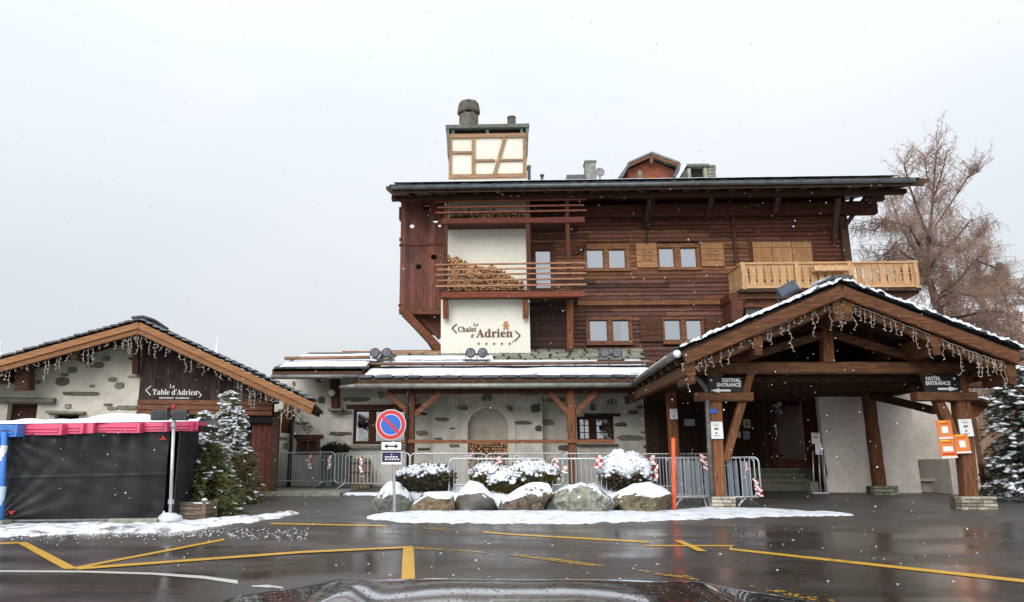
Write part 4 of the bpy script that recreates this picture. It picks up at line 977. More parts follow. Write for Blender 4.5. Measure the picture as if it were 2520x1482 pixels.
for k, y in enumerate(rows):
    x = rx0 + (tl - rx0) * (y - YWE) / (YF - YWE) - .02 + (.1 if k % 2 else 0)
    if 1 <= k <= 5 and k not in (1, 5): continue
    while x < rx1 + .35:
        w_ = RND.uniform(.38, .7); 
        slate(wr, (x + w_ / 2, y + .16, wz(0, y + .16) + .045 + RND.uniform(-.008, .012)), w_ * .99, .5, .03, (rw[0] - .05, RND.uniform(-.02, .02), RND.uniform(-.03, .03)), m=1 if k > 0 else 0, color=None if k > 0 else (.75, .8, .95)); x += w_
def yrow(py): return PL(1200, py, wp0, wn).y
ya, yb_, yc, yd = yrow(928.5), yrow(912), yrow(905), yrow(892)
snow_on_slope(wr, rx0 + .15, rx1 + .25, yrow(927) , yrow(911), lambda x, y: wz(x, y) + .05, .09, 140, 5)
snow_on_slope(wr, rx0 + .45, rx1 + .3, yrow(904), yrow(891), lambda x, y: wz(x, y) + .05, .06, 140, 5, edge=.12)
snow_on_slope(wr, rx0 + .75, rx0 + 4.2, yrow(890), yrow(878), lambda x, y: wz(x, y) + .05, .04, 60, 5, edge=.15)
b = MB(); g = PL(897, 908, wp0, wn); g2 = PL(1600, 906, wp0, wn); b.tube([(g.x, g.y, wz(0, g.y) + .16), ((g.x + g2.x) / 2, g.y, wz(0, g.y) + .15), (g2.x + .2, g.y, wz(0, g.y) + .17)], .055, 9); b.build('snow_guard_pole', 'rail', wr, smooth=True, color=(.5, .6, .75))
for i in range(9): b = MB(); x = g.x + .4 + (g2.x - g.x - .6) * i / 8; b.box(x - .015, x + .015, g.y + .05, g.y + .09, wz(0, g.y) + .04, wz(0, g.y) + .18); b.build('pole_bracket', 'dark', wr)
b = MB(); b.beam(P(843, 868, 26.6), P(1083, 868, 26.6), .14, .12, 6, .1); b.build('ridge_timber', 'rail', wing)
b = MB(); zg = P(1200, 950, YWE - .1).z; b.tube([(P(874, 950, YWE).x, YWE - .1, zg), (rx1 + .1, YWE - .1, zg)], .085, 10); b.build('gutter', 'zinc', wing, smooth=True, color=(1.2, 1.2, 1.15))
b = MB(); b.box(rx0, rx1 + .3, YWE + .01, YWE + .05, zg - .02, e0.z - .03); b.build('fascia_board', 'zinc', wing, color=(.6, .62, .65))
b = MB(); p = P(920, 940, YW - .3); p2 = P(775 + 63, 953, YW - .6); b.tube([P(838, 953, 23.6), P(878, 951, 22.9)], .07, 8); b.build('gutter_end', 'zinc', wing, smooth=True, color=(1.4, 1.4, 1.4))
# underside rafters + veranda beam and posts
b = MB(); zbm = P(1200, 961, 22.95).z; b.beam((P(955, 960, 22.95).x, 22.95, zbm), (rx1 + .5, 22.95, zbm), .18, .2, 14, .08); b.build('veranda_beam', 'beamd', wing, color=(1.3, .9, .8))
for i in range(13): x = rx0 + .5 + i * (rx1 - rx0) / 13; b = MB(); b.beam((x, YWE + .2, wz(0, YWE + .2) - .22), (x, YW, wz(0, YW) - .22), .1, .12, 1); b.build('rafter', 'beamd', wing)
def post(px, w_, ptop, pbot, v, col, parent=wing, m='beamv', name='post'):
    p = P(px, 1000, v); zt_ = P(px, ptop, v).z; zb_ = tz(v) if pbot is None else P(px, pbot, v).z; x = P(px, 1060, v).x
    b = MB(); b.beam((x, v, zb_), (x, v, zt_), w_, w_, 8, .1); return b.build(name, m, parent, color=col)
post(1012, .22, 960, None, 22.9, (.55, .42, .4)); post(1407, .25, 960, None, 22.9, (1.05, .8, .65))
b = MB(); x = P(1001, 1050, 22.7).x; b.tube([(x + .05, 22.6, zg), (x, 22.72, zg - .3), (x, 22.72, tz(22.7))], .04, 8); b.build('downpipe', 'zinc', wing, smooth=True, color=(.4, .3, .28))
for a, c_ in (((1399, 1019), (1352, 966)), ((1415, 1019), (1466, 966)), ((1003, 1012), (952, 966)), ((1020, 1022), (1084, 966))):
    bm('brace', a, c_, .13, .17, 'beam', wing, va=22.9, color=(1.15, .85, .68))
b = MB(); p0, p1 = P(990, 1087, 22.8), P(1512, 1087, 22.8); b.beam((p0.x, 22.75, p0.z), (p1.x, 22.75, p0.z), .06, .11, 20, .1); b.build('hand_rail', 'beam', wing, color=(1.5, 1.05, .85))
# brackets on the left piece of wall
for q, mm in ((((826, 1004), (824, 935)), (.7, .4, .33)), (((701, 1066), (712, 990)), (.6, .34, .28))):
    b = MB(); p0, p1 = P(*q[0], YW - .35), P(*q[1], YW - .35); b.beam(p0, p1, .24, .26, 5, .12, taper=1.35); b.build('wall_bracket', 'beamv', wing, color=mm)
for (x, y, w_) in ((827, 1009, 34), (765, 1078, 1)): p = P(x, y, YW - .3); b = MB(); b.box(p.x - w_ * .0069, p.x + w_ * .0069, YW - .5, YW, p.z - .04, p.z + .03); b.build('corbel_stone', 'stone', wing)
b = MB(); p = P(817, 967, YW - .6); b.lathe([(.02, .12), (.10, .07), (.12, 0), (.08, -.09), (.01, -.12)], p, 14); b.tube([p, (p.x + .1, p.y + .5, p.z + .1)], .015); b.build('globe_lamp', 'bulb', wing, smooth=True)
b = MB(); b.tube([P(742, 996, 24.6), P(735, 1010, 24.7), P(722, 1022, 24.8), P(718, 1040, 24.9), (P(718, 1040, 24.9).x, 24.9, tz(25))], .07, 9); b.build('downpipe', 'zinc', wing, smooth=True, color=(.5, .48, .46))
# the small upper roof at the left of the wing
YL = 23.4; l0 = P(780, 903, YL); lsl = .33; lz = lambda x, y: l0.z + (y - YL) * lsl
lx0, lx1 = P(674, 905, YL).x, P(892, 905, YL).x; lxt = P(700, 880, 25.6).x
b = MB(); vs = [(lx0, YL, l0.z), (lx1, YL, l0.z), (lx1 + .4, 26, lz(0, 26)), (lx0 + .5, 26, lz(0, 26))]
b.add(vs + [(x, y, z - .14) for x, y, z in vs], [(0, 1, 2, 3), (7, 6, 5, 4), (0, 4, 5, 1), (1, 5, 6, 2), (2, 6, 7, 3), (3, 7, 4, 0)]); lr = b.build('upper_roof', 'slate', wing)
snow_on_slope(lr, lx0 + .15, lx1 + .1, YL + .08, YL + .75, lambda x, y: lz(x, y), .08, 50, 5); snow_on_slope(lr, lx0 + .35, lx1 + .3, YL + 1.0, YL + 2.2, lambda x, y: lz(x, y), .09, 50, 5)
b = MB(); b.tube([(lx0 + .1, YL + .85, lz(0, YL + .85) + .12), (lx1 + .1, YL + .85, lz(0, YL + .85) + .14)], .06, 9); b.build('snow_guard_pole', 'rail', lr, smooth=True, color=(.7, .75, .8))
x = lx0
while x < lx1 - .1: w_ = RND.uniform(.3, .5); slate(lr, (x + w_ / 2, YL + .08, l0.z + .0), w_, .4, .05, (.3, 0, 0), color=(.7, .7, .7)); x += w_
b = MB(); z0 = P(780, 925, YL).z; b.box(lx0 - .05, lx1, YL - .0, YL + .05, z0, l0.z - .06); b.build('fascia_board', 'beamd', lr, color=(1.2, 1.2, 1.2)); b = MB(); b.tube([(lx0 - .05, YL - .07, z0 - .04), (lx1 - .1, YL - .07, z0 - .04)], .075, 9); b.build('gutter', 'zinc', lr, smooth=True)
# icicle light curtain hanging along the veranda
IC = thing('light_curtain', (P(1200, 960, 23.3).x, 23.3, P(1200, 960, 23.3).z), 'fringe of thin light cables hanging along the veranda in front of the arched niche', 'string lights')
b = MB(); xa, xb = P(960, 965, 23.3).x, P(1590, 965, 23.3).x; z0 = P(1200, 962, 23.3).z; b.tube([(xa, 23.3, z0), (xb, 23.3, z0)], .006, 3)
for i in range(150):
    x = xa + (xb - xa) * i / 149 + RND.uniform(-.02, .02); b.tube([(x, 23.3, z0), (x + RND.uniform(-.02, .02), 23.3, z0 - RND.uniform(.2, .5))], .005, 3)
b.build('cable', 'wire', IC)
# ------------------------------------------------------------------ entrance porch
VP0, VP1 = 16.4, 17.66           # front verge and truss planes
porch = thing('entrance_porch', (P(2065, 1220, VP1).x, VP1, tz(VP1)), 'open timber entrance porch with a snowy slate gable roof', 'building')
pa = P(2066, 698, VP0); pl = P(1668, 866, VP0); pr_ = P(2512, 866, VP0)
BK = 24.5                         # back of the porch roof
dxl = P(1562, 948, 22.6).x - pl.x
def pline(t_, side):
    e = pl if side < 0 else pr_; return pa.lerp(e, t_)
th = .14
for side, e in ((-1, pl), (1, pr_)):
    bx = pa.x + .15; ex = e.x + (dxl if side < 0 else .5) * (BK - VP0) / (22.6 - VP0)
    vs = [(pa.x, VP0, pa.z), (e.x, VP0, e.z), (ex, BK, e.z), (bx, BK, pa.z)]
    b = MB(); b.add(vs + [(x, y, z - th) for x, y, z in vs], [(0, 1, 2, 3), (7, 6, 5, 4), (0, 4, 5, 1), (1, 5, 6, 2), (2, 6, 7, 3), (3, 7, 4, 0)])
    me = b; rf = b.build('roof', 'beamd', porch)
    bmx = bmesh.new(); bmx.from_mesh(rf.data); bmesh.ops.recalc_face_normals(bmx, faces=bmx.faces); bmx.to_mesh(rf.data); bmx.free()
    # verge slates, stepping down the gable
    sl_ = math.atan2(pa.z - e.z, abs(e.x - pa.x)); n = 27
    for i in range(n):
        t_ = (i + .5) / n; c = pa.lerp(e, t_)
        for dep in range(2):
            slate(rf, (c.x, VP0 + .12 + dep * .48 + RND.uniform(-.05, .04), c.z + .05 + RND.uniform(-.006, .012) + .03 * (1 - dep)), .34, .5, .035, (0, side * (sl_ - .09), RND.uniform(-.06, .06)), color=(.7, .8, .85))
    # ragged snow lying on the slates
    V = []; nx = 70; ny = 6
    for i in range(nx + 1):
        t_ = i / nx; c = pa.lerp(e, t_ * .99 + .005)
        st = .05 * ((t_ * n) % 1.0)
        for j in range(ny + 1):
            y = VP0 - .16 + .02 * (j == 1) + (BK - VP0 - .1) * (max(0, j - 1) / (ny - 1)) ** 2 + RND.uniform(-.03, .03) * (j < 2)
            V.append((c.x + (ex - e.x) * t_ * (j / ny) ** 2, y, c.z + (.07, .105, .12, .11, .11, .11, .11)[j] + st * .9 * (j > 0) + (.07 if j < 2 else .04) * noise.noise(Vector((c.x * 5, y * .8, side))) + .03 * noise.noise(Vector((c.x * 14, 3, side))) * (j < 2)))
    F = [(i * (ny + 1) + j, (i + 1) * (ny + 1) + j, (i + 1) * (ny + 1) + j + 1, i * (ny + 1) + j + 1) for i in range(nx) for j in range(ny)]
    if side < 0: F = [f[::-1] for f in F]
    b = MB(); b.add(V, F); b.build('snow_cover', 'patchy', rf, smooth=True)
    # heavy hewn bargeboards, an outer and an inner one
    p0 = Vector((pa.x, VP0 - .05, pa.z - .20)); p1 = Vector((e.x + side * -.12, VP0 - .05, e.z - .17))
    b = MB(); b.beam(p0, p1, .12, .27, 16, .16, ch=.2); b.build('bargeboard', 'beam', rf, color=(.78, .55, .42))
    p0 = Vector((pa.x, VP0 + .12, pa.z - .42)); p1 = Vector((e.x + side * -.35, VP0 + .12, e.z - .36))
    b = MB(); b.beam(p0, p1, .14, .2, 16, .2, ch=.2); b.build('inner_bargeboard', 'beam', rf, color=(.55, .4, .32))
    for k in range(9):     # soffit boards
        y = VP0 + .3 + k * .9
        b = MB(); q0 = Vector((pa.x + .02 * k, y, pa.z - .22)); q1 = Vector((e.x + (ex - e.x) * (y - VP0) / (BK - VP0), y, e.z - .22)); b.beam(q0, q1, .12, .14, 2, .05); b.build('rafter', 'beamd', rf)
# ridge stone
for k in range(4): slate(porch, (pa.x + .05, VP0 + .1 + k * .5, pa.z + .13), .52, .55, .07, (0, RND.uniform(-.06, .06), .04), color=(1, 1, 1))
b = MB(); b.blob((pa.x - .02, VP0 + .6, pa.z + .19), .24, .6, .035, 10, 5, .2); b.build('snow_lump', 'snow', porch, smooth=True)
# gutters
b = MB(); gz = pl.z - .05; b.tube([(pl.x - .05, VP0 + .05, gz), (pl.x - .05 + dxl, 22.45, gz - .02)], .085, 12); g_ = b.build('gutter', 'zinc', porch, smooth=True, color=(.9, .85, .8))
b = MB(); b.blob((pl.x - .02, VP0 - .02, gz + .0), .09, .07, .09, 10, 6, .1); b.build('snow_plug', 'snow', g_, smooth=True)
b = MB(); b.tube([(pr_.x + .05, VP0 + .05, pr_.z - .1), (pr_.x + .4, 22.4, pr_.z - .12)], .085, 12); b.build('gutter', 'zinc', porch, smooth=True, color=(.5, .5, .5))
# truss
V1 = VP1
def T(name, a, c_, w_, h_, col=None, m='beam', va=V1, vc=None, seg=None, rough=.1, parent=porch, **k): return bm(name, a, c_, w_, h_, m, parent, rough, seg, col, va, vc, **k)
T('tie_beam', (1712, 907), (2412, 906), .28, .27, (.9, .7, .58), seg=18)
T('king_post', (2036, 893), (2030, 770), .24, .30, (.85, .62, .5), 'beamv')
T('king_post', (2034, 800), (2052, 728), .2, .24, (.85, .6, .4), 'beamv', va=V1 - .3)
T('strut', (2046, 822), (2290, 895), .2, .2, (.75, .58, .48)); T('strut', (2020, 824), (1788, 895), .2, .2, (.75, .58, .48))
T('principal_rafter', (2040, 772), (1700, 893), .2, .24, (.38, .3, .28), va=V1 + .05); T('principal_rafter', (2040, 772), (2420, 893), .2, .24, (.38, .3, .28), va=V1 + .05)
for s_, e in ((-1, pl), (1, pr_)):       # purlins running back
    for t_ in (.03, .52, .93):
        c = pa.lerp(e, t_); b = MB(); b.beam((c.x, VP0 - (.0 if t_ > .5 else .0), c.z - .5), (c.x + .1, BK, c.z - .5), .2, .26, 6, .08); b.build('purlin', 'beam', porch, color=(.8, .58, .42) if t_ > .1 else (.9, .7, .4))
        for k in (0,):
            b = MB(); b.beam((c.x, VP0 + .0, c.z - .72), (c.x, VP0 + .9, c.z - .72), .16, .18, 2, .05); b.build('purlin_pad', 'beam', porch, color=(.6, .42, .32))
# dark boarding closing the gable behind the truss
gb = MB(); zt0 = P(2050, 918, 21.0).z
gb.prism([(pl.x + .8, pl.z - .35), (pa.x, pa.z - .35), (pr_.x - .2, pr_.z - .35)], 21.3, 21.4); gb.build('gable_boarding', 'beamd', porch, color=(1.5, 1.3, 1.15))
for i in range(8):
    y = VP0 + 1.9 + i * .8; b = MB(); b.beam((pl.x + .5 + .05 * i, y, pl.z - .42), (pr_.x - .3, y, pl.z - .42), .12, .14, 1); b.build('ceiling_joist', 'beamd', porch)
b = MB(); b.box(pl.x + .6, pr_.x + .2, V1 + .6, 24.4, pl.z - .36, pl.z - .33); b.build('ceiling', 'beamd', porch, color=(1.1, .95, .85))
# posts with saddle beams, braces and stone plinths
T('post', (1768, 1222), (1757, 916), .27, .25, (1.15, .88, .7), 'beamv', seg=10, rough=.12)
T('saddle_beam', (1712, 977), (1849, 977), .3, .2, (.95, .75, .62), va=V1 - .08)
T('brace', (1784, 1135), (1852, 900), .17, .2, (.95, .72, .56), 'beamv', va=V1 - .0, seg=6)
T('post', (2385, 1222), (2356, 916), .31, .3, (.8, .62, .5), 'beamv', seg=10, rough=.12)
T('saddle_beam', (2248, 977), (2396, 977), .3, .2, (.85, .68, .58), va=V1 - .08)
T('brace', (2384, 1158), (2270, 905), .2, .24, (.85, .66, .54), 'beamv', va=V1, seg=6)
def plinth(cx, cy, wpx, rows, v, hpx, parent, m='palestone', col=(1, 1, 1), dep=.5):
    p = P(cx, cy, v); u = v / FPX; W = wpx * u; H = hpx * u; zb = tz(v) - .03; H = max(H, p.z - zb); b = MB(); b.box(p.x - W / 2 + .04, p.x + W / 2 - .04, v - dep / 2 + .04, v + dep / 2, zb, zb + H - .02); core = b.build('plinth', m, parent, color=(.35, .33, .3))
    for r_ in range(rows):
        z0 = zb + H * r_ / rows; z1 = zb + H * (r_ + 1) / rows; x = p.x - W / 2
        while x < p.x + W / 2 - .03:
            w_ = min(RND.uniform(.13, .34), p.x + W / 2 - x); w_ = w_ if p.x + W / 2 - x - w_ > .07 else p.x + W / 2 - x
            b = MB(); j = RND.uniform(0, .025); b.beam((x + .006, v - dep / 2 + .12 - j, (z0 + z1) / 2), (x + w_ - .006, v - dep / 2 + .12 - j, (z0 + z1) / 2), .24, z1 - z0 - .012, 2, .1, ch=.18); t = RND.uniform(.7, 1.2); b.build('stone', m, core, color=(t * col[0], t * col[1], t * col[2])); x += w_
    return core
plinth(1772, 1221, 54, 4, V1, 30, porch); plinth(2390, 1221, 80, 4, V1, 31, porch, col=(.85, .85, .8))
# pipe arcs
b = MB(); 
b.tube([P(1688, 925, 17.4), P(1705, 926, 17.4), P(1722, 936, 17.45), P(1735, 955, 17.5), P(1740, 975, 17.5), P(1741, 1000, 17.5), P(1746, 1100, 17.5), P(1754, 1238, 17.5)], .055, 10); b.build('downpipe', 'zinc', porch, smooth=True, color=(.75, .7, .68))
b = MB(); b.tube([P(2470, 893, 16.8), P(2440, 905, 16.9), P(2405, 918, 17.2), P(2382, 936, 17.5), P(2370, 960, 17.9)], .06, 10); b.build('downpipe', 'beamd', porch, smooth=True)
# inner posts
post(1656, .25, 930, None, 21.0, (.95, .7, .55), porch); p = P(2158, 1100, 21.6)
T('post', (2164, 1196), (2134, 950), .30, .28, (.72, .5, .4), 'beamv', va=21.7, seg=8); plinth(2168, 1195, 56, 3, 21.7, 22, porch, m='stone', col=(1.3, 1.35, 1.1))
T('arch_brace', (2148, 975), (2300, 1010), .2, .2, (.5, .38, .32), va=21.2, vc=19.5); T('cross_beam', (2120, 945), (2420, 945), .25, .22, (.5, .38, .32), va=21.6)
T('arch_brace', (2238, 950), (2340, 985), .14, .14, (.6, .45, .36), va=19)
# back wall of the porch
YB2 = 22.3
def ppoly(pts, v, v1, m, name, col=None): b = MB(); b.prism([tuple(XZ(x, y, v)) for x, y in pts], v, v1); return b.build(name, m, porch, color=col)
def pan(x0a, x1a, y0, y1, v, m, name, dep=.2):    # upright panel given at mid height
    b = MB(); q = rect(x0a, y0, x1a, y1, v); b.box(q[0], q[1], v, v + dep, q[2], q[3]); return b.build(name, m, porch)
b = MB(); q = rect(2024, 953, 2137, 1216, YB2); b.box(q[0], q[1], YB2, YB2 + .2, tz(YB2) - .1, q[3]); b.build('render_panel', 'greyplaster', porch)
q2 = rect(2160, 953, 2252, 1216, YB2 - .1); b = MB(); b.box(q2[0], q2[1], YB2 - .1, YB2 + .2, tz(YB2) - .1, q2[3]); b.build('render_panel', 'greyplaster', porch)
b = MB(); b.box(q2[1], P(2400, 1100, 23.2).x, 23.2, 23.4, .3, P(2300, 960, 23.2).z); b.build('render_panel', 'greyplaster', porch, color=(.85, .82, .8))
b = MB(); b.box(q[1], q2[0], YB2 + .05, YB2 + .2, .3, q[3]); b.build('timber_infill', 'beamd', porch)
b = MB(); q3 = rect(2262, 1147, 2330, 1183, 22.9); b.box(q2[1] + .02, q3[1] + .2, 22.6, 23.19, .3, P(2300, 1185, 22.6).z); bc = b.build('stone_bench', 'greyplaster', porch, color=(.75, .7, .66))
b = MB(); b.box(q2[1] + .02, P(2360, 1180, 22.5).x, 22.4, 23.19, P(2300, 1185, 22.4).z + .005, P(2300, 1178, 22.4).z); b.build('bench_top', 'greyplaster', bc, color=(.7, .65, .6))
q4 = rect(2260, 1136, 2330, 1147, 23.1); b = MB(); b.box(q2[1] + .02, q4[1], 23.1, 23.19, q4[2], q4[3]); b.build('timber_strip', 'beam', bc, color=(1, .6, .45))
b = MB(); x0 = P(2340, 1170, 21.6).x; b.prism([(x0, tz(21.5) - .1), (x0 + .36, tz(21.5) - .1), (x0 + .22, P(2345, 1130, 21.6).z), (x0, P(2345, 1130, 21.6).z)], 21.6, 23.2); b.build('side_pier', 'greyplaster', bc)
# dark entrance front, door
YD = 24.4
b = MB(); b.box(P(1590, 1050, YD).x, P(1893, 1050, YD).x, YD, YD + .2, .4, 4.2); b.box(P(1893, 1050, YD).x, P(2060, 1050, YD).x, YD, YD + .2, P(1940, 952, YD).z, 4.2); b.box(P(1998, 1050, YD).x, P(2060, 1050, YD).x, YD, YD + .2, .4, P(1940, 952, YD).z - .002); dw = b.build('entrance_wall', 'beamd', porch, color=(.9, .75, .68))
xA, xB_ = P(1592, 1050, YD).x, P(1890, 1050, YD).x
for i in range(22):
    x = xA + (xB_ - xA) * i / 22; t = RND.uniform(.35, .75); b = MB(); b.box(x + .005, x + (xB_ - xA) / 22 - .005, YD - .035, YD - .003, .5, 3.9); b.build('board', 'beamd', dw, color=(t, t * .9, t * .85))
q = rect(1893, 952, 1998, 1153, YD); b = MB(); b.box(q[0], q[0] + .13, YD - .08, YD + .1, q[2], q[3]); b.box(q[1] - .13, q[1], YD - .08, YD + .1, q[2], q[3]); b.box(q[0] + .13, q[1] - .13, YD - .08, YD + .1, q[3] - .13, q[3]); dfr = b.build('door', 'red', porch, color=(.75, .7, .65))
b = MB(); b.box(q[0] + .13, q[1] - .13, YD + .02, YD + .06, q[2], q[2] + .3); b.box(q[0] + .13, q[0] + .26, YD + .02, YD + .06, q[2] + .3, q[3] - .13); b.box(q[1] - .26, q[1] - .13, YD + .02, YD + .06, q[2] + .3, q[3] - .13); b.box(q[0] + .26, q[1] - .26, YD + .02, YD + .06, q[3] - .28, q[3] - .13); b.build('door_leaf', 'red', dfr, color=(.9, .8, .75))
b = MB(); b.box(q[0] + .26, q[1] - .26, YD + .03, YD + .04, q[2] + .3, q[3] - .28); b.build('pane', 'glass', dfr); b = MB(); b.box(q[0] + .1, q[1] - .1, YD + .5, YD + .52, q[2], q[3]); b.build('room_behind', 'void', dfr, color=(4, 3, 2.5))
b = MB(); b.tube([(q[0] + .2, YD - .02, q[2] + 1.0), (q[0] + .2, YD - .02, q[2] + 1.4)], .018, 8); b.build('door_handle', 'steel', dfr)
for i in range(7):      # torn white stickers on the door glass
    b = MB(); cx, cz = (P(1921 + RND.uniform(-12, 18), 1002 + RND.uniform(-6, 14), YD)).x, P(1930, 1002 + RND.uniform(-8, 16), YD).z; b.prism(irregular(cx, cz, RND.uniform(.1, .22), RND.uniform(.06, .14), 7, .5), YD + .015, YD + .022); b.build('sticker', 'white', dfr, color=(.55, .57, .65))
# steps
st = MB(); y0s, y1s = 23.0, YD; n = 4; zS = P(1940, 1153, YD - .1).z; sx0, sx1 = P(1868, 1180, 23).x, P(2004, 1180, 23).x
gz0 = tz(y0s); STP = None
for i in range(n):
    z1_ = gz0 + (zS - gz0) * (i + 1) / n; ya_ = y0s + (y1s - y0s) * i / n; b = MB(); b.box(sx0 - .02 * i, sx1, ya_, YD - .01, gz0 - .1 if i == 0 else z1_ - (zS - gz0) / n + .002, z1_ - .05)
    s_ = b.build('step', 'conc', porch, color=(.52, .5, .46)); b = MB(); b.box(sx0 - .03, sx1 + .02, ya_ - .03, ya_ + .35 if i < 3 else YD - .01, z1_ - .049, z1_); b.build('tread', 'conc', s_, color=(.75, .72, .66))
b = MB(); b.box(P(1893, 1150, YD).x, P(1998, 1150, YD).x, YD, YD + .15, .4, P(1940, 1153, YD).z - .005); b.build('threshold', 'conc', porch, color=(.4, .38, .35))
b = MB(); b.box(P(1985, 1190, 22.9).x, P(2004, 1190, 22.9).x, y0s - .35, y0s - .02, .3, P(1990, 1186, 22.4).z); b.build('stair_cheek', 'conc', porch, color=(1, .96, .9))
# hand rails by the steps
HR = thing('stair_railing', (P(2010, 1213, 22).x, 22.0, tz(22)), 'steel hand railing beside the stone entrance steps', 'railing')
b = MB(); v = 21.9
for px in (1997, 2012, 2024): t_ = P(px, 1110, v); g = P(px + 7, 1213, v); b.tube([(g.x, v, tz(v)), (t_.x + .03, v, t_.z)], .02, 7)
b.build('upright', 'steel', HR, smooth=True); b = MB(); b.tube([P(1978, 1119, 23.6), P(1996, 1096, v)], .022, 7); b.tube([P(2027, 1122, v), P(2036, 1172, v)], .02, 7); b.build('hand_rail', 'dark', HR, color=(3, 1.5, 1.2))
b = MB(); g = P(2012, 1213, v); b.box(g.x - .2, g.x + .25, v - .15, v + .15, tz(v), tz(v) + .04); b.build('foot_plate', 'steel', HR)
def notice(px, py, w_, h_, v, m, label, name='notice', tilt=0, extra=None, frame=None, cat='notice', lines=0, group=None):
    p = P(px, py, v); u = v / FPX; W, H = w_ * u, h_ * u
    o = thing(name, (p.x, v, p.z), label, cat, group); o.rotation_euler = (0, tilt, 0)
    b = MB(); b.box(p.x - W / 2, p.x + W / 2, v, v + .012, p.z - H / 2, p.z + H / 2); b.build('sheet', m, o)
    if frame: 
        b = MB(); f = .03; b.box(p.x - W / 2 - f, p.x - W / 2, v - .01, v + .02, p.z - H / 2 - f, p.z + H / 2 + f); b.box(p.x + W / 2, p.x + W / 2 + f, v - .01, v + .02, p.z - H / 2 - f, p.z + H / 2 + f); b.box(p.x - W / 2, p.x + W / 2, v - .01, v + .02, p.z + H / 2, p.z + H / 2 + f); b.box(p.x - W / 2, p.x + W / 2, v - .01, v + .02, p.z - H / 2 - f, p.z - H / 2); b.build('frame', frame, o)
    for k_, (m2, fx, fz, fw, fh) in enumerate(extra or []):
        b = MB(); cx, cz = p.x + W * fx, p.z + H * fz; b.box(cx - W * fw / 2, cx + W * fw / 2, v - .003 - .002 * k_, v - .001, cz - H * fh / 2, cz + H * fh / 2); b.build('print', m2, o)
    return o
gl = [('greyletter', 0, .36, .55, .05), ('greyletter', 0, .1, .4, .16), ('greyletter', -.03, -.2, .2, .12), ('greyletter', 0, -.38, .6, .03)]
notice(1763, 1059, 24, 34, V1 - .17, 'white', 'white notice board on the left porch post', extra=gl, frame='white')
notice(1756, 1012, 16, 10, V1 - .165, 'signblue', 'small faded blue sticker near the top of the left porch post', name='sticker')
notice(1658, 1019, 18, 25, 20.8, 'white', 'pale sheet with a dark bottle mark on the rear porch post', extra=[('navy', 0, -.22, .12, .3)])
notice(1697, 1040, 25, 16, YD - .1, 'white', 'grey sheet pinned in the dark window left of the entrance').children[0].color = (.5, .53, .6, 1)
notice(1600, 1055, 11, 24, YW - .3, 'white', 'white switch box at the right end of the stone wing wall', name='switch_box')
notice(1838, 1043, 15, 18, YD - .1, 'greyplaster', 'framed menu with a wide border left of the entrance door', name='framed_menu', frame='beam', cat='picture frame', extra=[('stone', 0, 0, .7, .7)])
notice(1837, 1071, 15, 20, YD - .1, 'poster', 'yellowish notice under the framed menu beside the door').children[0].color = (.35, 1, 4, 1)
notice(1815, 1070, 15, 14, YD - .1, 'white', 'small pale notice with two dark lines left of the yellowish notice', extra=[('greyletter', 0, .2, .7, .15), ('greyletter', 0, -.2, .7, .15)])
notice(2008, 1079, 20, 26, 21.85, 'white', 'upper white sign plate on the stair railing', extra=gl[:2], tilt=.05)
notice(2015, 1105, 16, 26, 21.83, 'white', 'lower white sign plate with a small dark bottle on the stair railing', extra=[('navy', .2, -.3, .15, .25)], tilt=.05)
# signs
def board(px, py, w_, h_, v, lines, lab, arrow, al, starx):
    p = P(px, py, v); u = v / FPX; o = thing('direction_sign', (p.x, v, p.z), lab, 'sign', 'black entrance signs on the porch'); W, H = w_ * u, h_ * u
    b = MB(); b.box(p.x - W / 2, p.x + W / 2, v, v + .025, p.z - H / 2, p.z + H / 2); b.build('board', 'black', o)
    for i, s_ in enumerate(lines): x = px + (w_ / 2 - 3) * (1 if al == 'RIGHT' else -1) if al == 'RIGHT' else px - w_ / 2 + 3; text(s_, 12.2 * u, 'lettering', 'letter', o, P(x, py - 11.5 + i * 11.2, v - .008), align=al, bold=.004, squash=.92)
    ax = P(px + (-13 if arrow < 0 else 15), py + 13.2, v); L_ = 24 * u; t = 2.4 * u; hh = 5.6 * u; po = [(arrow * L_, 0), (arrow * L_ * .1, hh), (arrow * L_ * .1, t), (-arrow * L_, t), (-arrow * L_, -t), (arrow * L_ * .1, -t), (arrow * L_ * .1, -hh)]
    b = MB(); b.prism([(ax.x + x, ax.z + z) for x, z in po], v - .008, v - .002); b.build('arrow', 'letter', o)
    sc = P(starx, py - 12, v); star(o, sc, 4.2 * u, 'letter', v - .008)
board(1786, 948, 80, 38, V1 - .2, ['FESTIVAL', 'ENTRANCE'], 'black sign reading FESTIVAL ENTRANCE with an arrow pointing left', -1, 'RIGHT', 1750)
board(2318, 944, 86, 42, V1 - .2, ['HOTEL', 'ENTRANCE'], 'black sign reading HOTEL ENTRANCE with an arrow pointing right', 1, 'LEFT', 2348)
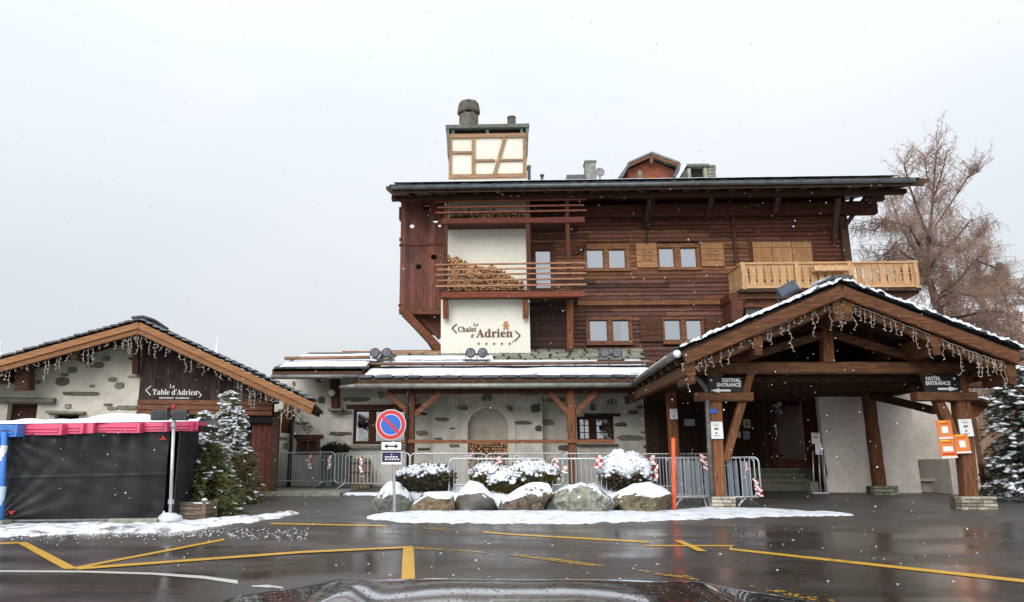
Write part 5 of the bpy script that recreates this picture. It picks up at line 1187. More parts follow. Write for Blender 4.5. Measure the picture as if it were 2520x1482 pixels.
# orange posters on the right post
def poster(px, py, w_, h_, lab, v, wide=False):
    ex = [('yelp', -.12, .42, .5, .06), ('redp', .0, .32, .6, .04), ('white', 0, -.02, .62 if wide else .42, .26 if wide else .36), ('curtain', 0, -.02, .34 if wide else .2, .1 if wide else .16), ('white', 0, -.46, 1, .09)]
    if wide: ex.append(('redp', 0, -.28, .8, .07))
    notice(px, py, w_, h_, v, 'poster', lab, name='poster', extra=ex, tilt=-.04, cat='poster', group='orange posters on the right porch post')
poster(2325, 1057, 35, 43, 'orange poster at the upper left beside the right porch post', V1 - .2)
poster(2333, 1104, 37, 44, 'orange poster at the lower left with a wide white label', V1 - .2, True)
poster(2368, 1092, 34, 44, 'orange poster fixed on the right porch post below the white notice', V1 - .22)
notice(2377, 1053, 24, 34, V1 - .2, 'white', 'white notice board at the top of the right porch post', extra=gl, frame='white', tilt=-.04)
b = MB()
# icicle lights: hanging strings
def icicle(name_lab, path, v, nstr, lmin, lmax, a=0, par=None):
    o = thing('icicle_lights', tuple(P(path[0][0], path[0][1], v, a)), name_lab, 'string lights', a=a)
    pts = [P(x, y, v, a) for x, y in path]; b = MB(); dense = []
    for p0, p1 in zip(pts, pts[1:]):
        for i in range(14): q = p0.lerp(p1, i / 14); q.z += RND.uniform(-.015, .015); dense.append(q)
    dense.append(pts[-1]); b.tube(dense, .008, 4); b.build('main_cable', 'wire', o)
    for i in range(nstr):
        t_ = (i + RND.uniform(.1, .9)) / nstr * (len(dense) - 1); k = int(t_); q = dense[k].lerp(dense[min(k + 1, len(dense) - 1)], t_ - k)
        ln = RND.uniform(lmin, lmax) * RND.choice((.35, .5, .7, 1, 1.15)); b = MB(); n = max(3, int(ln / .09)); s_ = [q.copy()]
        for j in range(1, n + 1): s_.append(q + Vector((RND.uniform(-.035, .035), RND.uniform(-.02, .02), -ln * j / n)))
        b.tube(s_, .0055, 3)
        for pnt in s_[1:]:
            d = Vector((RND.choice((-1, 1)) * .04, RND.uniform(-.02, .02), RND.uniform(-.03, .01))); b.tube([pnt, pnt + d], [.004, .009], 3)
        b.build('light_strand', 'wire', o)
    return o
icicle('icicle light strings hanging under the snowy gable of the entrance porch', [(1676, 897), (1740, 873), (1850, 830), (1950, 787), (2052, 738), (2066, 736), (2150, 770), (2280, 820), (2380, 862), (2440, 883), (2470, 890)], VP0 + .02, 74, .18, .62)
# spotlights
def spotpair(px, py, v, lab, loc=None, z0=None):
    p = P(px, py, v); o = thing('spotlight_pair', tuple(p), lab, 'spotlight', 'pairs of round spotlights on the wing roof')
    for s_ in (-1, 1):
        c = (p.x + s_ * .20, v, p.z + .20); b = MB(); b.lathe([(.06, -.16), (.13, -.12), (.165, .02), (.17, .10), (.14, .12)], c, 16, 'y'); L1 = b.build('lamp_head', 'dark', o, smooth=False, color=(1.6, 1.6, 1.7))
        b = MB(); b.lathe([(.135, 0), (.135, .01)], (c[0], v - .115, c[2]), 16, 'y'); b.build('lens', 'dark', L1, color=(5, 5, 5.5))
        b = MB(); b.tube([(c[0] - .18, v, c[2]), (c[0] - .18, v, c[2] - .22), (c[0] + .18, v, c[2] - .22), (c[0] + .18, v, c[2])], .014, 5); b.build('yoke', 'dark', o, color=(3, 3, 3))
    b = MB(); b.box(p.x - .45, p.x + .45, v - .05, v + .05, p.z - .06, p.z - .015); b.build('cross_bar', 'dark', o)
    b = MB()
    for s_ in (-1, 1): b.tube([(p.x + s_ * .32, v, p.z - .06), (p.x + s_ * .32, v, wz(0, v) + .02)], .02, 6); b.box(p.x + s_ * .32 - .07, p.x + s_ * .32 + .07, v - .12, v + .12, wz(0, v) + .02, wz(0, v) + .07)
    b.build('stand', 'dark', o, color=(2, 2, 2)); return o
for px, lab in ((938, 'leftmost pair of round black spotlights at the snowy left end of the wing roof'), (1173, 'pair of round black spotlights standing below the name sign on the chimney breast'), (1503, 'rightmost pair of black spotlights on the wing roof below the lower windows')): spotpair(px, 884, 24.55, lab)
v = 19.0; p = P(1938, 713, v); o = thing('floodlight', tuple(p), 'dark blue floodlight on the left slope of the porch roof under the balcony', 'spotlight')
b = MB(); b.beam(p + Vector((-.22, 0, -.12)), p + Vector((.18, -.1, .1)), .3, .28, 2, .05); b.build('lamp_head', 'dark', o, color=(1.5, 2.2, 3.5)); b = MB(); b.tube([p + Vector((-.25, 0, .02)), p + Vector((-.28, 0, -.3)), p + Vector((.2, 0, -.3)), p + Vector((.2, 0, .1))], .02, 6); b.tube([p + Vector((0, 0, -.28)), p + Vector((0, 0, -.75))], .03, 6); b.build('yoke', 'dark', o, color=(2, 2, 2))
# ------------------------------------------------------------------ restaurant house on the left (turned 8.5 degrees)
AL = R(8.5); _c = P(340, 900, 20.5); VH = (Matrix.Rotation(-AL, 3, 'Z') @ _c).y
VV = VH - 1.1
rest = thing('restaurant_house', (P(340, 1150, VH, AL).x, VH, tz(20)), 'low stone and timber restaurant house with a slate gable roof at the left', 'building', a=AL)
HP = lambda x, y, v=VH: P(x, y, v, AL)
ra = HP(344, 793, VV); rl = HP(-130, 922, VV); rr_ = HP(773, 991, VV)
for side, e in ((-1, rl), (1, rr_)):
    vs = [(ra.x, VV, ra.z), (e.x, VV, e.z), (e.x, VV + (12 if side < 0 else 3.6), e.z), (ra.x, VV + (12 if side < 0 else 3.6), ra.z)]; b = MB()
    b.add(vs + [(x, y, z - .1) for x, y, z in vs], [(0, 1, 2, 3), (7, 6, 5, 4), (0, 4, 5, 1), (1, 5, 6, 2), (2, 6, 7, 3), (3, 7, 4, 0)]); rf = b.build('roof', 'beamd', rest)
    bmx = bmesh.new(); bmx.from_mesh(rf.data); bmesh.ops.recalc_face_normals(bmx, faces=bmx.faces); bmx.to_mesh(rf.data); bmx.free()
    sl_ = math.atan2(ra.z - e.z, abs(e.x - ra.x)); n = 26 if side < 0 else 24
    for i in range(n):
        c = ra.lerp(e, (i + .5) / n); L_ = (e - ra).length / n
        for dep in range(2): slate(rf, (c.x, VV + .15 + dep * .5 + RND.uniform(-.06, .05), c.z + .075 + RND.uniform(-.008, .012) + .02 * (1 - dep)), L_ * 1.35, .55, .045, (0, side * (sl_ - .2), RND.uniform(-.05, .05)), color=(1.7, 1.75, 1.75))
    b = MB(); b.beam((ra.x, VV - .06, ra.z - .10), (e.x, VV - .06, e.z - .10), .07, .17, 1); b.build('verge_board', 'verge', rf); b = MB(); b.beam((ra.x, VV - .02, ra.z - .245), (e.x - side * .05, VV - .02, e.z - .245), .07, .16, 1); b.build('verge_board', 'verge', rf, color=(.85, .82, .8))
    for k in range(5): 
        y = VV + .25 + k * .5; b = MB(); b.beam((ra.x, y, ra.z - .2), (e.x, y, e.z - .2), .1, .14, 1); b.build('rafter', 'beamd', rf, color=(.9, .7, .65))
for k in range(3): slate(rest, (ra.x - .05, VV + .2 + k * .5, ra.z + .14), .4, .6, .05, (0, -.1 + .08 * k, 0), color=(1, 1, 1)); slate(rest, (ra.x + .22, VV + .2 + k * .5, ra.z + .12), .4, .6, .05, (0, .3, 0), color=(1, 1, 1))
def hz(x, y, v=VH): p = HP(x, y, v); return (p.x, p.z)
g0 = .1
xl0 = HP(-200, 1000).x; xc_ = HP(348, 950).x; 
def roofline(x):
    e = rl if x < ra.x else rr_; return ra.z + (e.z - ra.z) * (x - ra.x) / (e.x - ra.x) - .22
# stone wall left, with a dark window opening
wq = HP(18, 1010); wq2 = HP(91, 1010); wz0, wz1 = HP(50, 1030).z, HP(50, 993).z
b = MB()
for x0, x1 in ((xl0, wq.x), (wq2.x, HP(136, 1010).x), (HP(196, 1010).x, xc_)): b.prism([(x0, g0), (x1, g0), (x1, roofline(x1)), (x0, roofline(x0))], VH, VH + .4)
b.prism([(wq.x, wz1), (wq2.x, wz1), (wq2.x, roofline(wq2.x)), (wq.x, roofline(wq.x))], VH, VH + .4); b.box(wq.x, wq2.x, VH, VH + .4, g0, wz0 - .5)
c0, c1 = HP(136, 1010).x, HP(196, 1010).x; zz = HP(166, 1020).z; b.prism([(c0, zz), (c1, zz), (c1, roofline(c1)), (c0, roofline(c0))], VH, VH + .4); b.box(c0, c1, VH, VH + .4, g0, zz - .6)
sw = b.build('stone_wall', 'plaster', rest, color=(.96, .95, .92))
b = MB(); b.box(wq.x, wq2.x, VH + .25, VH + .3, wz0 - .5, wz1); b.build('window', 'beamd', rest, color=(.8, .7, .65)); b = MB(); b.box(c0, c1, VH + .25, VH + .3, zz - .6, zz); b.build('window', 'void', rest)
for (x, y, w_, h_) in [(261, 883, 22, 14), (243, 899, 24, 16), (221, 902, 18, 6), (179, 911, 22, 16), (160, 922, 18, 7), (154, 939, 30, 22), (227, 950, 13, 7), (277, 934, 22, 12), (294, 949, 22, 18), (199, 969, 86, 9), (168, 1000, 16, 13), (266, 996, 22, 7), (277, 1005, 26, 8), (314, 1003, 50, 11), (332, 927, 36, 6), (332, 883, 30, 10), (10, 940, 22, 12), (95, 940, 14, 9), (60, 1040, 20, 10)]:
    p = HP(x, y); u = 20.5 / FPX; t = RND.uniform(.85, 1.5); stone_piece(rest, p.x, p.z, w_ * u * 1.12, h_ * u * 1.1, VH - .035, VH + .05, color=(t, t * .98, t * .9), jag=.12 if w_ > 60 else .2, sq=.45 if w_ / h_ > 4 else .7)
for (x, y, w_, h_) in ((50, 985, 168, 14), (166, 1015, 88, 7)): p = HP(x, y); u = 20.5 / FPX; b = MB(); b.beam((p.x - w_ * u / 2, VH - .06, p.z), (p.x + w_ * u / 2, VH - .06, p.z - .02), .3, h_ * u, 8, .15, ch=.25); b.build('lintel_stone', 'stone', rest)
# timber gable section with the sign
VT_ = VH - .08
xa, xb = HP(350, 900).x, HP(672, 1000).x; nb = 17; zc0 = HP(430, 984).z; wallT = MB(); wallT.box(xa, xb, VT_ + .03, VH + .3, HP(400, 1040).z, zc0 + .1); wallT = wallT.build('timber_gable', 'void', rest)
for i in range(nb):
    a, c_ = xa + (xb - xa) * i / nb, xa + (xb - xa) * (i + 1) / nb; b = MB(); b.prism([(a + .004, zc0), (c_ - .004, zc0), (c_ - .004, roofline(c_)), (a + .004, roofline(a))], VT_ - RND.uniform(0, .012), VT_ + .03); t = RND.uniform(.75, 1.3); b.build('board', 'purple', wallT, color=(t, t, t))
for i, (p0, p1) in enumerate(((985, 997), (998, 1010), (1011, 1022))):
    z1, z0 = HP(430, p0).z, HP(430, p1).z; b = MB(); b.plank(xa, xb, VT_ - .06, VT_ + .02, z0, z1, .015); b.build('plank', 'log', wallT, color=(1.35, 1.25, 1.15))
# door below
xd0, xd1 = HP(618, 1060).x, HP(668, 1060).x; zd1 = HP(640, 1022).z
b = MB(); b.box(xa, xb, VH + .5, VH + .55, g0, HP(400, 1030).z); b.build('timber_front', 'purple', rest, color=(.6, .6, .6))
b = MB(); b.box(xd0, xd1, VH + .14, VH + .2, g0 + .2, zd1); dr0 = b.build('door', 'logv', rest, color=(.6, .45, .45))
for i in range(4):
    a = xd0 + (xd1 - xd0) * i / 4; b = MB(); b.box(a + .004, a + (xd1 - xd0) / 4 - .004, VH + .1, VH + .138, g0 + .2, zd1); b.build('board', 'logv', dr0, color=(1.0, .75, .75))
b = MB(); b.box(xd1, xd1 + .2, VH - .02, VH + .3, g0, zd1 + .1); b.build('door_post', 'beamd', rest)
b = MB(); p0, p1 = HP(50, 905, VV + .25), HP(52, 960, VV + .4); b.beam((p0.x, VV + .5, p0.z + .1), (p1.x, VV + .6, p1.z), .38, .4, 5, .15); b.build('purlin_bracket', 'beam', rest, color=(.6, .5, .45))
b = MB(); p0, p1 = HP(336, 833, VH - .3), HP(335, 921, VH - .15); b.beam(p0, p1, .16, .2, 5, .12); b.build('king_bracket', 'beamv', rest, color=(.5, .42, .4))
for t_ in (.0, .35, .75): 
    for e in (rl, rr_):
        c = ra.lerp(e, t_); b = MB(); b.beam((c.x, VV + .05, c.z - .38), (c.x, VH + .2, c.z - .38), .2, .2, 2, .08); b.build('purlin', 'beamd', rest)
# sign lettering on the boards
S2 = thing('restaurant_sign', tuple(HP(430, 975, VT_ - .02)), 'pale lettering La Table d\'Adrien with chevrons on the dark gable boards', 'sign', a=AL)
vt = VT_ - .03; U = 20.4 / FPX
def lt(s, x, y, sz, m='letter', par=None, **k): return text(s, sz * U, 'lettering', m, par or S2, HP(x, y, vt), **k)
lt(serif('Table d\'Adrien'), 431, 966, 20, width=109 * U, bold=.001); lt(serif('La'), 424, 951, 14, squash=.8); lt('RESTAURANT  GOURMAND', 429, 980, 5.8, bold=.0015)
chev(S2, [(372, 950), (359, 961), (371, 973)], .025, 'letter', vt, a=AL); chev(S2, [(486, 962), (496, 973), (490, 978)], .025, 'letter', vt, a=AL)
S3 = thing('restaurant_sign', tuple(HP(600, 985, VT_ - .02)), 'brown lettering Le Grenier half hidden behind the snowy spruce tops', 'sign', a=AL)
lt(serif('Le Grenier'), 600, 972, 18, 'greyletter', S3, width=76 * U)
b = MB(); q0 = HP(572, 980, vt); q1 = HP(640, 984, vt); b.box(q0.x, q1.x, vt, vt + .01, q1.z, q1.z + .015); b.build('underline', 'greyletter', S3)
icicle('icicle light strings hanging under the gable of the restaurant house', [(-60, 930), (0, 912), (100, 886), (200, 858), (300, 833), (344, 822), (420, 856), (520, 905), (620, 953), (700, 992), (745, 1012)], VV + .02, 74, .15, .55, a=AL)
# two tent peaks far behind, haze put into their pale colour
for (x, y, yb, hw, lab) in ((536, 826, 905, 28, 'pale pointed tent peak rising behind the restaurant roof'), (2, 840, 905, 60, 'pale netted tent corner behind the far left of the restaurant roof')):
    v = 46; p, q = P(x, y, v), P(x, yb, v); w_ = hw * v / FPX; o = thing('marquee', (p.x, v, tz(v)), lab, 'tent')
    b = MB(); n = 12; prof = [(w_ * .03, p.z), (w_ * .12, p.z - .4 * (p.z - q.z)), (w_ * .45, p.z - .75 * (p.z - q.z)), (w_, q.z), (w_ * 1.6, q.z - .6)]
    b.lathe([(r_, z) for r_, z in prof[::-1]], (p.x, v, 0), n); b.build('peak', 'canvas', o, smooth=False); b = MB(); b.box(p.x - w_ * 1.4, p.x + w_ * 1.4, v - w_ * 1.4, v + w_ * 1.4, tz(v), q.z - .6); b.build('side_wall', 'canvas', o)

# ------------------------------------------------------------------ stall with pink boards and black tarpaulin
g = G(200, 1291); VS = g.y; US = VS / FPX
stall = thing('market_stall', (g.x, VS, tz(VS)), 'stall with pink and blue plastic boards over a black tarpaulin wall', 'stall')
def vst(px): return VS - .45 + .9 * (px + 60) / 560      # recedes a little to the right
segs = [(-120, 46, 'blue'), (47, 156, 'pink'), (157, 208, 'pink'), (209, 233, 'pink'), (234, 347, 'pink'), (348, 414, 'pink'), (415, 477, 'pink'), (478, 489, 'pink')]
for x0, x1, m in segs:
    v = vst((x0 + x1) / 2); yt = 1044 - 7 * x0 / 480; yb = 1072 - 13 * x0 / 480
    a = P(x0 + .5, yt, v); c_ = P(x1 - .5, yt, v); z0 = P(x0, yb, v).z; zt_ = a.z; b = MB(); b.box(a.x, c_.x, v, v + .5, z0, zt_); bd = b.build('plastic_board', m, stall)
    H = zt_ - z0; W = c_.x - a.x
    if W > .3:
        for k in (.3, .6): b = MB(); b.beam((a.x + .08, v - .0, z0 + H * k), (c_.x - .08, v - .0, z0 + H * k), .05, H * .13, 1); b.build('rib', m, bd, color=(1.1, 1.15, 1.15) if m == 'pink' else None)
    for xx in (a.x + .015, c_.x - .015): b = MB(); b.box(xx - .015, xx + .015, v - .03, v, z0, zt_); b.build('edge_rib', m, bd, color=(1.05, 1.1, 1.1))
    if m == 'blue': b = MB(); cc = P(15, 1058, v); disc(b, cc.x, cc.z, .05, .04, v - .012); b.build('emblem', 'dark', bd, color=(2, 4, 6)); b = MB(); q = P(10, 1059, v); b.box(a.x, q.x - .02, v - .008, v, q.z - .01, q.z + .01); b.box(q.x + .12, q.x + .2, v - .008, v, q.z - .01, q.z + .01); b.build('mark', 'yelp', bd)
# roof slab behind the boards with thick snow
xa, xb = P(-130, 1045, VS).x, P(478, 1045, VS).x; zr = P(200, 1043, VS).z
b = MB(); b.box(xa, xb, VS + .45, VS + 1.3, zr - .12, zr - .02); b.build('stall_roof', 'tarp', stall)
V = []; nx, ny = 130, 14
for i in range(nx + 1):
    px = -120 + 608 * i / nx; v0 = vst(px) + .02
    for j in range(ny + 1):
        y = v0 + 1.2 * j / ny; x = P(px, 1040, v0).x; top = P(px, 1044 - 7 * px / 480, v0).z
        e = min(1, min(j, ny - j) / 2.4) ** .5; bump = .10 + .09 * noise.noise(Vector((x * .9, y * .7, 1))) + .03 * noise.noise(Vector((x * 4, y * 4, 1)))
        if 205 < px < 348: bump += .07 * math.sin((px - 205) / 143 * math.pi) ** .6
        V.append((x, y, top + e * max(.03, bump) + .002))
F = [(i * (ny + 1) + j, (i + 1) * (ny + 1) + j, (i + 1) * (ny + 1) + j + 1, i * (ny + 1) + j + 1) for i in range(nx) for j in range(ny)]
b = MB(); b.add(V, F); b.build('snow_cover', 'snow', stall, smooth=True)
# tarpaulin with creases
V = []; nx, ny = 150, 60; xs0, xs1 = 8, 419
for i in range(nx + 1):
    px = xs0 + (xs1 - xs0) * i / nx; v = vst(px) + .06; pt = P(px, 1071 - 12 * px / 480, v); pb = G(px, 1289 - 6 * px / 430)
    for j in range(ny + 1):
        t_ = j / ny; x = pt.x; z = pt.z + (tz(v) + .06 - pt.z) * t_
        wr = .04 * noise.noise(Vector((x * 1.1, z * 1.1, 0))) + .012 * noise.noise(Vector((x * 2 + z * 5, z * 1.2 - x, 9))) + .02 * noise.noise(Vector((x * 3, z * 2, 4)))
        # gathered folds under the boards and pulling from the corners
        wr += .035 * math.exp(-t_ * 9) * math.sin(x * 17 + 3 * noise.noise(Vector((x * 2, 0, 0)))) 
        dx, dz = (i / nx), t_; r_ = math.hypot(dx * 1.9, dz); an = math.atan2(dz, dx * 1.9 + .001); wr += .014 * math.exp(-r_ * 2.2) * math.sin(an * 22)
        r2 = math.hypot((dx) * 1.9, 1 - dz); an2 = math.atan2(1 - dz, dx * 1.9 + .001); wr += .016 * math.exp(-r2 * 1.8) * math.sin(an2 * 24)
        if abs(t_ - .5) < .012: wr -= .012
        V.append((x, v + wr, z))
F = [(i * (ny + 1) + j, i * (ny + 1) + j + 1, (i + 1) * (ny + 1) + j + 1, (i + 1) * (ny + 1) + j) for i in range(nx) for j in range(ny)]
b = MB(); b.add(V, F); tp = b.build('tarpaulin', 'tarp', stall, smooth=True)
b = MB(); px0, px1 = P(-120, 1200, VS + .3).x, P(430, 1200, VS + .3).x; b.box(px1 - .02, px1, VS + .35, VS + 1.3, tz(VS), zr - .1); b.box(px0, px1, VS + 1.3, VS + 1.32, tz(VS), zr - .1); b.build('side_tarpaulin', 'tarp', stall, color=(1.5, 1.5, 1.5))
def mark(px, py, up):
    v = vst(px) - .03; p = P(px, py, v); s = 11 * US * (1 if up else -1); b = MB(); b.prism([(p.x - 11 * US, p.z - s * .35), (p.x - 5 * US, p.z - s * .05), (p.x, p.z + s * .6), (p.x + 5 * US, p.z - s * .05), (p.x + 11 * US, p.z - s * .35), (p.x, p.z - s * .2)], v, v + .01); b.build('red_print', 'redp', tp)
mark(401, 1079, True); mark(28, 1261, False)
# blue corner pole at the left
v = vst(5) - .1; a, c_ = P(10, 1070, v), P(2, 1283, v); b = MB(); b.tube([(a.x, v, a.z + .05), (c_.x, v, tz(v))], .055, 10); pl_ = b.build('corner_pole', 'blue', stall, smooth=True); b = MB(); q = P(8, 1110, v); b.tube([(q.x, v - .005, q.z - .18), (q.x + .01, v - .005, q.z + .1)], .058, 10); b.build('white_band', 'white', pl_); b = MB(); q = P(3, 1225, v); b.tube([(q.x, v - .005, q.z - .3), (q.x + .01, v - .005, q.z + .2)], .058, 10); b.build('white_band', 'white', pl_, color=(.6, .75, .9))
b = MB(); b.box(c_.x - .15, c_.x + .12, v - .15, v + .15, tz(v), tz(v) + .12); b.build('foot_weight', 'conc', stall)
b = MB(); a, c_ = P(10, 1276, VS - .2), P(395, 1276, VS); b.tube([(a.x, VS - .25, tz(VS) + .07), (c_.x, VS + .05, tz(VS) + .09)], .035, 8); b.build('bottom_pole', 'dark', stall, color=(3, 3, 3))
b = MB(); a, c_ = P(272, 1282, VS - .2), P(383, 1282, VS - .2); b.beam((a.x, VS - .2, tz(VS) + .05), (c_.x, VS - .1, tz(VS) + .05), .2, .14, 4, .08); setp(b.build('kerb_block', 'conc', None, origin=(a.x, VS - .2, tz(VS))), 'long grey concrete block holding down the tarpaulin foot', 'concrete block')
# lamp pole in front of the stall
v = vst(430) - .35; o = thing('floodlight_stand', (P(420, 1275, v).x, v, tz(v)), 'grey pole carrying two black floodlights in front of the tarpaulin', 'floodlight')
a, c_ = P(428, 1035, v), P(419, 1275, v); b = MB(); b.tube([(a.x, v, a.z), (c_.x, v, tz(v))], .032, 10); b.build('pole', 'steel', o, smooth=True)
b = MB(); b.lathe([(.05, -.05), (.05, .05)], P(427, 1045, v), 12); b.build('clamp', 'steel', o); b = MB(); b.lathe([(.055, -.04), (.055, .04)], P(421, 1235, v), 12); b.build('clamp', 'steel', o)
for (x0, x1) in ((380, 419), (431, 466)):
    q = rect(x0, 1010, x1, 1035, v); b = MB(); b.beam((q[0], v - .08, (q[2] + q[3]) / 2), (q[1], v - .08, (q[2] + q[3]) / 2), .16, q[3] - q[2], 1); h_ = b.build('lamp_head', 'dark', o, color=(1.6, 1.6, 1.7)); b = MB(); b.box(q[0] + .04, q[1] - .04, v - .175, v - .163, q[2] + .04, q[3] - .04); b.build('lens', 'dark', h_, color=(.7, .7, .75))
b = MB(); b.lathe([(.02, -.05), (.045, -.02), (.045, .03), (.01, .06)], P(427, 1003, v), 12); b.build('connector', 'redp', o, color=(.7, 1, 1)); b = MB(); b.lathe([(.02, -.05), (.04, 0), (.01, .05)], P(416, 1005, v), 12); b.build('connector', 'dark', o)
b = MB(); g = P(424, 1278, v); b.blob((g.x - .05, v, tz(v) + .11), .22, .16, .1, 10, 6, .5); b.build('sandbag', 'white', o, smooth=True, color=(.75, .77, .8)); b = MB(); b.box(g.x - .2, g.x + .2, v - .12, v + .12, tz(v), tz(v) + .05); b.build('foot_plate', 'conc', o)
for (px, m, w_, h_, lab) in ((388, 'wood_bin', .10, .10, 'small tan carton lying by the floodlight foot'), (401, 'white', .06, .22, 'white and red bottle standing by the floodlight foot')):
    g = G(px, 1287); b = MB()
    if m == 'white': b.lathe([(.04, 0), (.045, .12), (.02, .17), (.018, .22)], (g.x, g.y, g.z), 10); o = b.build('bottle', 'white', None, origin=tuple(g)); setp(o, lab, 'bottle')
    else: b.beam((g.x - .06, g.y, g.z + .05), (g.x + .08, g.y, g.z + .05), .1, .09, 1); o = b.build('carton', 'palestone', None, origin=tuple(g), color=(1.3, 1, .7)); setp(o, lab, 'carton')
# ------------------------------------------------------------------ no-parking sign
g = G(971, 1266); v = g.y
o = thing('no_parking_sign', tuple(g), 'round red and blue no-parking sign on a steel pole before the boulders', 'road sign')
c = P(962, 1045.5, v - .06); u = v / FPX; r_ = 37 * u
b = MB(); b.tube([(g.x, v, g.z), (P(966, 1010, v).x, v, P(966, 1010, v).z)], .032, 10); b.build('pole', 'steel', o, smooth=True)
def dsk(rad, y, t, m, name, par, n=40): b = MB(); b.prism([(c.x + rad * math.cos(2 * math.pi * i / n), c.z + rad * math.sin(2 * math.pi * i / n)) for i in range(n)], y, y + t); return b.build(name, m, par)
d = dsk(r_, v - .066, .02, 'steel', 'sign_plate', o); dsk(r_ * .985, v - .070, .003, 'white', 'white_edge', d); dsk(r_ * .95, v - .075, .003, 'signred', 'red_ring', d); 
h = MB()
for s_ in (-1, 1):       # two blue halves either side of the bar
    pts = []; R_ = r_ * .66; hw = r_ * .10
    t0 = math.asin(hw / R_)
    for i in range(17):
        t = t0 + (math.pi - 2 * t0) * i / 16; x, z = R_ * math.cos(t), R_ * math.sin(t) * 1
        if s_ < 0: x, z = -x, -z
        ca, sa = math.cos(R(-45)), math.sin(R(-45)); pts.append((c.x + x * ca - z * sa, c.z + x * sa + z * ca))
    h.prism(pts, v - .080, v - .076)
h.build('blue_field', 'signblue', d)
hh = MB()
for s_ in (-1, 1):
    pts = []
    for R_, rev in ((r_ * .66, 0), (r_ * .70, 1)):
        t0 = math.asin(r_ * .10 / R_) if not rev else math.asin(r_ * .07 / R_); l_ = []
        for i in range(17): 
            t = t0 + (math.pi - 2 * t0) * i / 16; x, z = R_ * math.cos(t) * s_, R_ * math.sin(t) * s_; ca, sa = math.cos(R(-45)), math.sin(R(-45)); l_.append((c.x + x * ca - z * sa, c.z + x * sa + z * ca))
        pts.append(l_)
    for i in range(16): hh.prism([pts[0][i], pts[0][i + 1], pts[1][i + 1], pts[1][i]], v - .0795, v - .0765)
hh.build('pale_outline', 'white', d)
q = rect(939, 1088, 987, 1111, v - .06); b = MB(); b.box(q[0], q[1], v - .07, v - .055, q[2], q[3]); a_ = b.build('arrow_plate', 'white', o); cx, cz = (q[0] + q[1]) / 2, (q[2] + q[3]) / 2 + .01; W = (q[1] - q[0]) * .36
b = MB(); b.prism([(cx - W, cz), (cx - W * .55, cz + .05), (cx - W * .55, cz + .014), (cx + W * .55, cz + .014), (cx + W * .55, cz + .05), (cx + W, cz), (cx + W * .55, cz - .05), (cx + W * .55, cz - .014), (cx - W * .55, cz - .014), (cx - W * .55, cz - .05)], v - .075, v - .071); b.box(q[0], q[1], v - .075, v - .071, q[2], q[2] + .03); b.build('arrow', 'black', a_)
q = rect(939, 1112, 988, 1143, v - .06); b = MB(); b.box(q[0], q[1], v - .07, v - .055, q[2], q[3]); a_ = b.build('poster', 'white', o); b = MB(); b.box(q[0] + .012, q[1] - .012, v - .075, v - .071, q[2] + .05, q[3] - .012); b.build('navy_field', 'navy', a_)
cx = (q[0] + q[1]) / 2; 
b = MB(); RT = random.Random(5)
for k, zz in enumerate((q[3] - .12, q[3] - .17)):
    x = cx - .14
    while x < cx + .13: w_ = RT.uniform(.02, .05); b.box(x, x + w_, v - .079, v - .0755, zz, zz + .025); x += w_ + .014
b.build('print', 'white', a_); star(a_, Vector((cx, 0, q[3] - .06)), .02, 'letter', v - .084)

# orange snow pole
g = G(1660, 1262); t_ = P(1657, 1078, g.y)
b = MB(); b.tube([g, (t_.x, g.y, t_.z)], .042, 12); o = b.build('snow_pole', 'orange', None, smooth=True, origin=tuple(g)); setp(o, 'tall orange snow pole beside the rightmost boulder', 'pole')

# ------------------------------------------------------------------ crowd barriers
def barrier(Lb=2.3, Hb=1.1):
    o = thing('crowd_barrier', (0, 0, 0), '', 'barrier', 'grey steel crowd barriers in front of the hotel')
    r_ = .12; zl = .20; pts = []
    for (cx, cz, a0) in ((Lb / 2 - r_, Hb - r_, 0), (-Lb / 2 + r_, Hb - r_, 90), (-Lb / 2 + r_, zl + r_, 180), (Lb / 2 - r_, zl + r_, 270)):
        for i in range(5): t = R(a0 + 90 * i / 4); pts.append((cx + r_ * math.cos(t), 0, cz + r_ * math.sin(t)))
    b = MB(); b.tube(pts, .021, 7, closed=True); b.build('frame', 'steel', o, smooth=True)
    me = MB().tube([(0, 0, zl), (0, 0, Hb)], .011, 5).mesh('bar', 'steel')
    n = 19
    for i in range(n): link('bar', me, o, loc=(-Lb / 2 + Lb * (i + 1) / (n + 1), 0, 0))
    for x in (-Lb / 2 + .35, Lb / 2 - .35):
        b = MB(); b.tube([(x - .17, -.27, 0), (x - .01, -.01, zl), (x + .01, .01, zl), (x + .17, .27, 0)], .017, 6); b.build('leg', 'steel', o, smooth=True)
    return o
proto = barrier(); first = True
def place_barrier(x, y, rz, label):
    global first
    o = proto if first else copy_tree(proto); first = False
    o.location = (x, y, tz(y)); o.rotation_euler = (0, 0, rz); o['label'] = label; BASE[o.name] = (Vector((x, y, tz(y))), rz); return o
def bar_px(x0, x1, y0, y1, label, Lb=2.3):
    a, c_ = P(x0, 1150, y0), P(x1, 1150, y1); rz = math.atan2(y1 - y0, c_.x - a.x); L_ = math.hypot(y1 - y0, c_.x - a.x)
    o = place_barrier((a.x + c_.x) / 2, (y0 + y1) / 2, rz, label); o.scale = (L_ / Lb, 1, 1); return o
